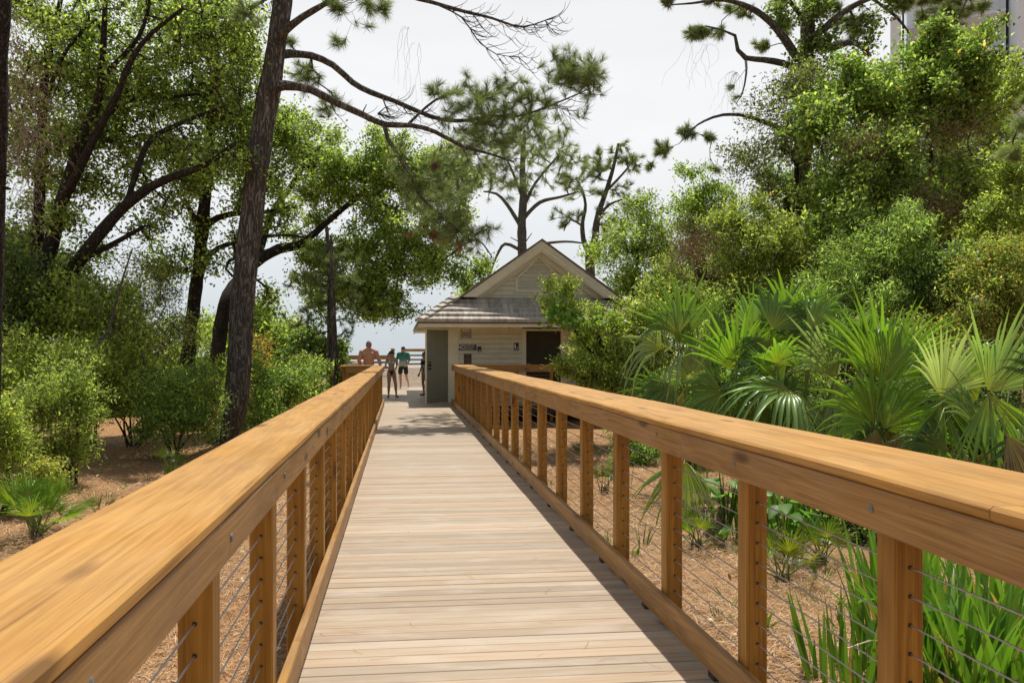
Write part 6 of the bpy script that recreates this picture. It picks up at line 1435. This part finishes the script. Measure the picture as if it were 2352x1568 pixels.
def palm(name, label, base, fr, cat='palm', group=None, sb=1.0, extra=None):
    "fr: list of (hastula point, axis, normal, L, kwargs)"
    root = empty(name, base, 0, label, cat, group)
    if extra:
        n, x0, x1, y0, y1, Y0, Lp, sd_ = extra; rg_ = random.Random(sd_)
        for i in range(n):
            x = rg_.uniform(x0, x1); y = rg_.uniform(y0, y1); Yq = Y0 + rg_.uniform(-.5, .5); cxm = (x0 + x1) / 2
            ax = (x - cxm) / (x1 - x0) * 2.2 + rg_.uniform(-.4, .4); ay = rg_.choice([1, 1, 1, .6, .2, -.5])
            H = pt(x, y, Yq); A = Vector((ax, rg_.uniform(-.5, .5), ay)).normalized()
            Nn = Vector((rg_.uniform(-.9, .9), -1, rg_.uniform(-.3, .7)))
            cc = rg_.choice([G1, G2, GS, (0.10, 0.17, 0.04), GD, GD, G2])
            fr.append((H, A, Nn, Lp * Yq / F * rg_.uniform(.75, 1.15), dict(col=cc, nseg=rg_.choice([16, 20, 24]), spread=R(rg_.uniform(35, 75)), droop=rg_.uniform(.15, .9), cup=rg_.uniform(.1, .5))))
    for (H, A, Nn, L, kw) in fr:
        if sb == 1: L *= 1.3; kw['spread'] = kw.get('spread', R(118)) * .84; kw['nseg'] = int(kw.get('nseg', 28) * .8); kw['wmul'] = 1.12; kw['split'] = .44
        Vl, Fl, Cl = [], [], []
        petiole(Vl, Fl, Cl, Vector(base) + Vector((rng.uniform(-.06, .06), rng.uniform(-.06, .06), .05)), H, .014 * L + .004, .008 * L + .002, kw.pop('sag', .05))
        frond(Vl, Fl, Cl, H, A, Nn, L, **kw)
        wlink('frond', np_mesh('frond', np.array(Vl), np.array(Fl), np.array(Cl)), PALM, root)
    if extra:
        for i in range(3):
            H = Vector(base) + Vector((rg_.uniform(-.5, .5), rg_.uniform(-.4, .3), rg_.uniform(.9, 1.4))); Vl, Fl, Cl = [], [], []
            petiole(Vl, Fl, Cl, base, H, .016, .008, .1, (.22, .17, .09))
            frond(Vl, Fl, Cl, H, Vector((rg_.uniform(-.5, .5), rg_.uniform(-.5, 0), -1)), Vector((0, -1, .2)), rg_.uniform(.55, .8), nseg=16, spread=R(40), droop=.3, cup=.5, col=(.15, .105, .055))
            setp(wlink('dead_frond', np_mesh('dead_frond', np.array(Vl), np.array(Fl), np.array(Cl)), PALM, root), 'brown dead frond hanging down')
    mb = MB(); b = Vector(base)
    for k in range(9):
        a = 2 * math.pi * k / 9; mb.cyl(b + Vector((math.cos(a) * .05, math.sin(a) * .05, -.05)) , b + Vector((math.cos(a) * .12, math.sin(a) * .12, .32)) * 1 if sb == 1 else b + Vector((math.cos(a) * .12, math.sin(a) * .12, .32)) * sb, .035 * sb, .012 * sb, 6)
    mb.build('stem_base', DRY, root)
    return root
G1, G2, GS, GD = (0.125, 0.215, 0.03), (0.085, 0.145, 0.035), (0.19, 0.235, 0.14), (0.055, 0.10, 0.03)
up = Vector((0, 0, 1)); cz = Vector((0, -1, 0))
def fr(px, py, Y, ax, ay, Lpx, nrm=(0, -1, .25), **kw):
    "ax, ay: picture direction of the frond axis; third component towards camera"
    H = pt(px, py, Y); L = Lpx * Y / F
    A = Vector((ax, kw.pop('ad', -.15), ay))
    return (H, A, Vector(nrm), L, kw)
palm('fan_palm', 'fan palm nearest the building with drooping grey-green fans', gpt(1590, 1085, GZ) , [
    fr(1569, 783, 10.3, -.15, 1, 150, col=G2, nseg=24, spread=R(62), droop=.15),
    fr(1588, 868, 10.1, .1, .6, 125, col=GS, droop=1.2, spread=R(125), nseg=30),
    fr(1520, 800, 10.6, -.9, .5, 95, col=GS, droop=.8, spread=R(70), nseg=16),
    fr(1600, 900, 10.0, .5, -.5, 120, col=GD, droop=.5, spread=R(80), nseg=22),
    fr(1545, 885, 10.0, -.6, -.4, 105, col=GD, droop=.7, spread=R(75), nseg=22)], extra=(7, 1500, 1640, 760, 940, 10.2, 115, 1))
palm('fan_palm', 'fan palm with bluish upright fans, second from the building', gpt(1720, 1120, GZ), [
    fr(1690, 851, 9.6, -.1, 1, 150, col=G1, nseg=26, spread=R(75), droop=.2),
    fr(1729, 770, 9.9, .15, 1, 125, col=(0.10, 0.17, 0.07), nseg=22, spread=R(60), droop=.3),
    fr(1660, 900, 9.4, -.7, -.1, 125, col=G2, droop=.7, spread=R(80), nseg=22),
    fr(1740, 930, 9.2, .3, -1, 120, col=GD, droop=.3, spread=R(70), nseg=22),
    fr(1765, 800, 9.9, .6, .8, 130, col=G2, droop=.5, spread=R(70), nseg=22)], extra=(8, 1650, 1790, 720, 930, 9.7, 120, 2))
palm('fan_palm', 'fan palm with yellow-centred fans and a big one folded down over the railing', gpt(1835, 1160, GZ), [
    fr(1784, 834, 9.0, .2, 1, 85, col=G1, nseg=24, spread=R(100), droop=.4, ad=-.5),
    fr(1812, 894, 8.7, -1, -.05, 150, col=G2, nseg=26, spread=R(95), droop=.9, nrm=(0, -.4, 1)),
    fr(1830, 900, 8.6, .15, -1, 110, col=GS, nseg=18, spread=R(50), droop=.1, wmul=1.1),
    fr(1918, 868, 8.9, -.45, 1, 175, col=GS, nseg=24, spread=R(60), droop=.25),
    fr(1918, 880, 8.8, .2, -1, 140, col=GS, nseg=18, spread=R(45), droop=.2),
    fr(1870, 760, 9.3, .1, 1, 130, col=G2, nseg=20, spread=R(65), droop=.4)], extra=(8, 1770, 1920, 720, 930, 9.3, 125, 3))
palm('fan_palm', 'fan palm with the largest upright bright green fan, centre of the right palms', gpt(2030, 1200, GZ), [
    fr(2027, 873, 8.2, .22, 1, 195, col=G1, nseg=36, spread=R(88), droop=.12, cup=.1),
    fr(2008, 975, 8.1, -.6, .8, 190, col=G1, nseg=28, spread=R(80), droop=.3),
    fr(2030, 985, 8.1, .8, .8, 170, col=G1, nseg=28, spread=R(80), droop=.3),
    fr(1985, 830, 8.5, -.4, 1, 150, col=G2, nseg=20, spread=R(50), droop=.4),
    fr(2000, 1040, 7.9, -.3, .3, 130, col=GD, nseg=24, spread=R(100), droop=.6),
    fr(2075, 1010, 8.0, .3, -.6, 120, col=GD, nseg=22, spread=R(80), droop=.6)], extra=(8, 1950, 2120, 760, 1000, 8.6, 130, 4))
palm('fan_palm', 'fan palm with wide silvery fans at the far right', gpt(2290, 1260, GZ), [
    fr(2163, 913, 7.5, .25, 1, 165, col=(0.26, 0.31, 0.19), nseg=30, spread=R(68), droop=.2),
    fr(2165, 920, 7.45, .0, -1, 150, col=GD, nseg=22, spread=R(60), droop=.3),
    fr(2270, 900, 7.2, .55, 1, 200, col=(0.17, 0.25, 0.10), nseg=28, spread=R(65), droop=.15),
    fr(2272, 905, 7.15, .15, -1, 190, col=G1, nseg=26, spread=R(65), droop=.3),
    fr(2400, 880, 7.2, -.2, .9, 170, col=GD, nseg=24, spread=R(70), droop=.3),
    fr(2380, 1010, 7.0, -.2, -.6, 170, col=GD, nseg=24, spread=R(90), droop=.5)], extra=(7, 2180, 2360, 860, 1060, 7.6, 130, 5))
palm('fan_palm', 'single palm fan hanging down behind the railing posts', gpt(1640, 1235, GZ), [
    fr(1575, 1062, 8.3, -.25, -1, 125, col=(0.15, 0.20, 0.07), nseg=26, spread=R(75), droop=.25, sag=.3)])
PLM = 'low saw palmettos on the straw'
def palmetto(px, py, rpx, label, n=7, col=G1, sd=1, zoff=0.0):
    rg = random.Random(sd); b = gpt(px, py, GZ); zc = F * (CH - GZ) / (py - OY); L = rpx * zc / F
    fr_ = []
    for k in range(n):
        a = 2 * math.pi * (k + rg.uniform(-.3, .3)) / n * 1.618; el = rg.uniform(.35, 1.35)
        d = Vector((math.cos(a) * math.cos(el), math.sin(a) * math.cos(el), math.sin(el)))
        H = b + d * L * rg.uniform(.55, .9) + Vector((0, 0, L * .15)); nr = Vector((-d.x * .5, -d.y * .5, 1)) if el < .8 else Vector((-d.x, -d.y - .4, .5))
        c = tuple(x * rg.uniform(.5, .85) for x in col)
        fr_.append((H, d + Vector((0, 0, .15)), nr, L * rg.uniform(.6, .85), dict(col=c, nseg=rg.choice([14, 16, 18]), spread=R(rg.uniform(70, 105)), droop=rg.uniform(.05, .3), cup=.3, split=.26, wmul=1.0)))
    return palm('saw_palmetto', label, b, fr_, 'palmetto', PLM, sb=.35)
palmetto(85, 1235, 105, 'large yellow-green saw palmetto at the lower left edge', 22, (0.14, 0.24, 0.025), 2)
palmetto(225, 1215, 60, 'small reddish saw palmetto peeking over the left railing', 6, (0.15, 0.17, 0.04), 3)
palmetto(385, 1085, 45, 'saw palmetto at the foot of the round dark bush', 7, (0.12, 0.20, 0.03), 4)
palmetto(1388, 1135, 55, 'saw palmetto farthest along the right railing', 8, (0.12, 0.2, 0.03), 5)
palmetto(1345, 1060, 40, 'dark saw palmetto near the landing edge', 8, (0.06, 0.11, 0.025), 6)
palmetto(1600, 1265, 75, 'saw palmetto under the single hanging palm fan', 13, (0.12, 0.2, 0.03), 7)
palmetto(1795, 1345, 95, 'dry-based saw palmetto right of the second near post', 13, (0.14, 0.2, 0.03), 8)
palmetto(1885, 1300, 85, 'lush saw palmetto between the two nearest right posts', 16, (0.13, 0.22, 0.03), 9)
palmetto(760, 915, 30, 'tiny saw palmetto by the slim pine pair', 6, (0.14, 0.2, 0.03), 10)
palmetto(560, 985, 34, 'tiny saw palmetto at the right foot of the big pine', 6, (0.12, 0.19, 0.03), 11)

def blades(name, label, base, n, hgt, wd, spreadr, col, cat, sd=1, lean=.35, bend=.5, group=None, dead=.0):
    rg = np.random.default_rng(sd); Vl, Fl, Cl = [], [], []
    for i in range(n):
        a = rg.uniform(0, 2 * math.pi); r = spreadr * math.sqrt(rg.random()); b = Vector(base) + Vector((math.cos(a) * r, math.sin(a) * r, -.03))
        h_ = hgt * rg.uniform(.55, 1.1); a2 = a + rg.normal() * .8; ld = Vector((math.cos(a2), math.sin(a2), 0)) * lean * rg.uniform(.2, 1.4)
        bd = bend * rg.uniform(.1, 1.2); w_ = wd * rg.uniform(.7, 1.2); tw = rg.uniform(0, math.pi)
        sdv = Vector((math.cos(tw), math.sin(tw), 0)); c = np.array(col) * rg.uniform(.7, 1.3)
        if rg.random() < dead: c = np.array((.42, .30, .15)); bd *= 2.2; h_ *= .9
        k0 = len(Vl); M = 7
        for j in range(M + 1):
            t = j / M; p = b + Vector((0, 0, 1)) * h_ * (t - bd * .5 * t ** 3) + ld * h_ * (t + bd * t * t)
            ww = w_ * (1 - t ** 2.2) * (.75 + .5 * min(1, t * 3)) * .5 + .0004
            q = sdv * ww; Vl += [tuple(p - q), tuple(p + q)]; cc = c * (1 - .35 * (1 - min(1, t * 4))) + np.array((.12, .12, .04)) * (1 - min(1, t * 4)) * .5; Cl += [tuple(cc)] * 2
        for j in range(M): x = k0 + 2 * j; Fl.append((x, x + 1, x + 3, x + 2))
    root = empty(name, base, 0, label, cat, group)
    wlink('leaves', np_mesh('leaves', np.array(Vl), np.array(Fl), np.array(Cl)), PALM, root)
    return root
SW = 'sword-leaved clumps on the right'
IG = (0.16, 0.31, 0.05)
blades('sword_leaf_plant', 'tall sword-leaved clump at the right edge with pale crossing stems', gpt(2290, 1640, GZ), 150, .95, .036, .35, IG, 'plant', 2, .3, .4, SW, .1)
blades('sword_leaf_plant', 'sword-leaved clump right of the nearest right post', gpt(2170, 1600, GZ), 110, .9, .036, .28, IG, 'plant', 3, .28, .4, SW, .06)
blades('sword_leaf_plant', 'sword-leaved clump seen left of the nearest right post, low in the frame', gpt(1965, 1590, GZ), 70, .6, .030, .26, (0.13, 0.26, 0.04), 'plant', 4, .2, .15, SW, .03)
blades('sword_leaf_plant', 'taller sword-leaved clump just behind the nearest right post', gpt(2060, 1480, GZ), 80, .95, .034, .25, IG, 'plant', 5, .22, .25, SW, .05)
blades('sword_leaf_plant', 'sword-leaved clump farther back behind the right-edge clump', gpt(2290, 1450, GZ), 130, .9, .034, .4, IG, 'plant', 6, .3, .4, SW, .1)
blades('sword_leaf_plant', 'sword-leaved clump with broad leaves at its foot, behind the third near post', gpt(1722, 1240, GZ), 60, .85, .03, .22, (0.10, 0.22, 0.03), 'plant', 7, .18, .2, SW)
blades('sword_leaf_plant', 'bright reedy clump behind the second near post', gpt(1785, 1250, GZ), 60, .95, .028, .25, (0.09, 0.20, 0.03), 'plant', 8, .2, .25, SW)
blades('grass_tuft', 'lone green grass tuft on the straw between two right posts', gpt(1478, 1258, GZ), 8, .32, .012, .05, (0.12, 0.2, 0.03), 'grass tuft', 9, .3, .2)
blades('grass_tuft', 'tiny grass tuft low on the straw near the second near post', gpt(1745, 1455, GZ), 7, .14, .01, .03, (0.10, 0.2, 0.03), 'grass tuft', 10, .3, .2)
blades('grass_tuft', 'pale dry grass tuft in front of the lush saw palmetto', gpt(1870, 1400, GZ), 50, .3, .006, .12, (0.36, 0.30, 0.12), 'grass tuft', 11, .8, .6, None, .4)
blades('grass_tuft', 'yellow-green grass tuft over the left railing', gpt(400, 1090, GZ), 22, .32, .02, .12, (0.22, 0.32, 0.04), 'grass tuft', 12, .3, .3)
def broad(label, base, n, hgt, L, col, sd):
    rg = np.random.default_rng(sd); root = empty('broad_leaf_plant', base, 0, label, 'plant'); Vl, Fl, Cl = [], [], []
    for i in range(n):
        a = rg.uniform(0, 6.28); h_ = hgt * rg.uniform(.4, 1.05); b = Vector(base); tp = b + Vector((math.cos(a), math.sin(a), 0)) * rg.uniform(.05, .3) * h_ * 1.3 + Vector((0, 0, h_))
        petiole(Vl, Fl, Cl, b, tp, .008, .005, .05, (0.1, .2, .03))
        d = Vector((math.cos(a) * .8, math.sin(a) * .8, rg.uniform(-.7, .7))).normalized(); s_ = d.cross(Vector((rg.normal() * .3, rg.normal() * .3, 1))).normalized(); nn = s_.cross(d)
        l = L * rg.uniform(.7, 1.15); k0 = len(Vl); c = np.array(col) * rg.uniform(.75, 1.25)
        for j, (t, w_) in enumerate(((0, .04), (.1, .22), (.3, .3), (.55, .25), (.8, .12), (1, .005))):
            p = tp + d * l * t - nn * l * .12 * t * t; Vl += [tuple(p - s_ * l * w_ + nn * l * w_ * .25), tuple(p), tuple(p + s_ * l * w_ + nn * l * w_ * .25)]; Cl += [tuple(c)] * 3
        for j in range(5): x = k0 + 3 * j; Fl += [(x, x + 1, x + 4, x + 3), (x + 1, x + 2, x + 5, x + 4)]
    wlink('leaves', np_mesh('leaves', np.array(Vl), np.array(Fl), np.array(Cl)), LEAF, root)
broad('broad-leaved light green plant left of the second near post', gpt(1668, 1240, GZ), 20, .75, .2, (0.16, 0.30, 0.05), 1)
broad('broad-leaved plant right of the second near post, with arching leaves', gpt(1800, 1285, GZ), 16, .6, .2, (0.12, 0.25, 0.04), 2)
broad('broad-leaved plant at the foot of the nearest right post', gpt(2055, 1560, GZ), 9, .55, .2, (0.10, 0.25, 0.03), 3)

# --- pine straw needles lying on the ground (uncountable)
def straw():
    rg = np.random.default_rng(5); rows = []
    for (x0, x1, y0, y1, n) in ((1.5, 5.5, 1.6, 9, 62000), (1.5, 9, 8, 17, 38000), (-4.2, -.45, 1.6, 9, 30000), (-9, -.5, 6, 18, 42000)):
        rows.append(np.stack([rg.uniform(x0, x1, n), rg.uniform(y0, y1, n)], 1))
    X = np.concatenate(rows); n = len(X)
    gx, gy = np.round(X[:, 0] / .25).astype(int), np.round(X[:, 1] / .25).astype(int); cache = {}
    Z = np.empty(n)
    for i in range(n):
        k = (gx[i], gy[i])
        if k not in cache: cache[k] = gheight(k[0] * .25, k[1] * .25)
        Z[i] = cache[k]
    a = rg.uniform(0, 2 * math.pi, n); L = rg.uniform(.09, .2, n); el = rg.normal(size=n) * .13
    d = np.stack([np.cos(a) * np.cos(el), np.sin(a) * np.cos(el), np.sin(el)], 1); s_ = np.stack([-np.sin(a), np.cos(a), np.zeros(n)], 1)
    P = np.stack([X[:, 0], X[:, 1], Z + rg.uniform(.006, .045, n)], 1); w_ = np.where(X[:, 1] > 8, .0042, .0026)[:, None]
    bend = s_ * (rg.normal(size=(n, 1)) * .03)
    A = P - d * L[:, None] / 2; Bq = P + d * L[:, None] / 2; M = P + bend + np.array([0, 0, .006])
    V = np.stack([A - s_ * w_ / 2, A + s_ * w_ / 2, M + s_ * w_ / 2, M - s_ * w_ / 2, Bq + s_ * w_ / 2, Bq - s_ * w_ / 2], 1)
    b = (np.arange(n) * 6)[:, None]
    Fc = np.concatenate([b + np.array([[0, 1, 2, 3]]), b + np.array([[3, 2, 4, 5]])])
    gain1 = (1, 1, 1); pal = [((0.50, 0.31, 0.155), 4), ((0.62, 0.43, 0.24), 3), ((0.27, 0.14, 0.06), 3), ((0.66, 0.51, 0.31), 1.2), ((0.38, 0.20, 0.08), 3)]
    me = np_mesh('pine_straw', V.reshape(-1, 3), Fc, np.repeat(pick(pal, n, rg, None, (1, 1, 1)), 6, 0))
    m, t, bb, o = newmat('straw_needle'); at = N(t, 'ShaderNodeAttribute', attribute_name='Col'); t.links.new(at.outputs['Color'], bb.inputs['Base Color']); bb.inputs['Roughness'].default_value = .6; bb.inputs['Specular IOR Level'].default_value = .25
    setp(link('pine_straw', me, m), 'brown pine needles covering the ground', 'pine straw', None, 'stuff')
    # needles blown onto the boards
    n = 120; X = np.stack([rg.uniform(-.42, 1.33, n), 2 + rg.random(n) ** 1.6 * 14, np.full(n, .004)], 1); a = rg.uniform(0, 6.28, n); L = rg.uniform(.05, .15, n)
    d = np.stack([np.cos(a), np.sin(a) * .8, 0 * a], 1); s_ = np.stack([-np.sin(a), np.cos(a), 0 * a], 1); w_ = .0022
    M = X + s_ * rg.normal(size=(n, 1)) * .012 + np.array([0, 0, .003]); A = X - d * L[:, None] / 2; Bq = X + d * L[:, None] / 2
    V = np.stack([A - s_ * w_ / 2, A + s_ * w_ / 2, M + s_ * w_ / 2, M - s_ * w_ / 2, Bq + s_ * w_ / 2, Bq - s_ * w_ / 2], 1)
    b = (np.arange(n) * 6)[:, None]; Fc = np.concatenate([b + np.array([[0, 1, 2, 3]]), b + np.array([[3, 2, 4, 5]])])
    setp(link('fallen_needles', np_mesh('fallen_needles', V.reshape(-1, 3), Fc, np.repeat(pick([((0.45, 0.2, 0.08), 1), ((.5, .3, .13), 1)], n, rg, None, (1, 1, 1)), 6, 0)), m), 'loose brown pine needles scattered on the boardwalk', 'pine needles', None, 'stuff')
straw()

# --- odds and ends
mb = MB(); p = gpt(1862, 1575, GZ); q = gpt(1812, 1490, GZ)
mb.cyl(p + Vector((0, 0, .05)), q + Vector((0, 0, .09)), .011, n=12)
setp(mb.build('plastic_pipe', flat('grey_plastic', (0.42, 0.44, 0.47), .5), None, True), 'thin grey plastic pipe lying on the straw beside the sword-leaved clump', 'pipe')
mb = MB(); p = gpt(1660, 1460, GZ)
mb.ball((p.x, p.y, GZ + .05), (.05, .028, .012), 10, 6); setp(mb.build('dry_leaf', flat('pale_dry_leaf', (0.62, 0.58, 0.48), .8), None, True), 'pale curled dry leaf lying on the straw beyond the kick board', 'leaf')
# white tower far behind the trees
TW = flat('white_concrete', (0.78, 0.82, 0.86), .8, .2, 0, .03, .4, .02); TD = flat('dark_reveal', (0.05, 0.055, 0.07), .6)
q = pt(2045, 806, 62); ang = -math.atan2(q.x, q.y); k_ = 29.0
rt = empty('tower_building', (q.x, q.y, GZ), ang, 'tall white tower block showing behind the trees in the top right corner', 'building')
def tb(name, x0, x1, y0, y1, z0, z1, m, par=None):
    mb = MB(); mb.box(x0 / k_, x1 / k_, y0, y1, z0, z1); return link(name, mb.mesh(name), m, par or rt)
tb('wall_fin', 0, 24, 0, 6, -1.5, 32, TW); tb('wall', 38, 255, 3, 12, -1.5, 48, TW); tb('wall', 262, 900, -2, 12, -1.5, 48, TW)
tb('slit_shade_strip', 27, 32, 1.6, 2.0, -1.5, 40, TD)  # dark strip painted in for the shaded slit between fin and wall
for k in range(12):
    z = 3 + k * 3.2
    w_ = tb('window', 70, 150, 2.95, 2.99, z, z + 1.5, TD); tb('window_frame', 108, 112, 2.90, 2.945, z, z + 1.5, TW, w_)
    tb('balcony_slab', 40, 250, 1.4, 2.94, z - .55, z - .35, TW)

# --- litter and sprouts
def litter():
    rg = np.random.default_rng(12); n = 1500
    X = np.concatenate([np.stack([rg.uniform(1.6, 8, n), rg.uniform(2, 16, n)], 1), np.stack([rg.uniform(-8, -.6, n), rg.uniform(3, 18, n)], 1)])
    P = np.array([(x, y, gheight(x, y) + .035) for x, y in X]); n = len(P)
    d = unit(rg.normal(size=(n, 3)) * np.array([1, 1, .25])); L = rg.uniform(.03, .08, n)
    pal = [((0.50, 0.36, 0.22), 3), ((0.62, 0.52, 0.38), 1.2), ((0.28, 0.15, 0.08), 3), ((0.40, 0.18, 0.08), 2)]
    nn = MB(); S_ = unit(np.cross(d, np.array([[0, 0, 1.0]]) + rg.normal(size=(n, 3)) * .3)); W_ = (L * .5)[:, None]
    V = np.stack([P, P + d * L[:, None] * .45 + S_ * W_ * .5 + np.array([0, 0, .006]), P + d * L[:, None], P + d * L[:, None] * .45 - S_ * W_ * .5 + np.array([0, 0, .006])], 1)
    m, t, bb, o = newmat('litter_leaf'); at = N(t, 'ShaderNodeAttribute', attribute_name='Col'); t.links.new(at.outputs['Color'], bb.inputs['Base Color']); bb.inputs['Roughness'].default_value = .8
    setp(link('leaf_litter', np_mesh('leaf_litter', V.reshape(-1, 3), np.arange(n * 4).reshape(n, 4), np.repeat(pick(pal, n, rg, None, (1, 1, 1)), 4, 0)), m), 'small brown dead leaves strewn over the pine straw', 'leaf litter', None, 'stuff')
litter()
SPR = 'small green sprouts in the pine straw'
sp0 = None; rs = random.Random(31); protos = []
for i in range(46):
    side = i % 3
    if side < 2: px_, py_ = rs.uniform(1250, 2340), rs.uniform(1060, 1560)
    else: px_, py_ = rs.uniform(120, 470), rs.uniform(1040, 1150)
    q = gpt(px_, py_, GZ)
    if q.x < 1.9 and q.x > -1: continue
    q.z = gheight(q.x, q.y)
    if len(protos) < 3:
        r = blades('sprout', 'small green sprout growing through the pine straw', q, 12, .16, .014, .05, (0.13, 0.22, 0.035), 'sprout', 40 + i, .6, .4, SPR); protos.append(r); continue
    src = protos[i % 3]; r = src.copy(); COL.objects.link(r); r.location = q; r.rotation_euler = (0, 0, rs.uniform(0, 6)); sc_ = rs.uniform(.7, 1.6); r.scale = (sc_, sc_, sc_)
    for ch in src.children: c = ch.copy(); COL.objects.link(c); c.parent = r; c.matrix_parent_inverse = ch.matrix_parent_inverse
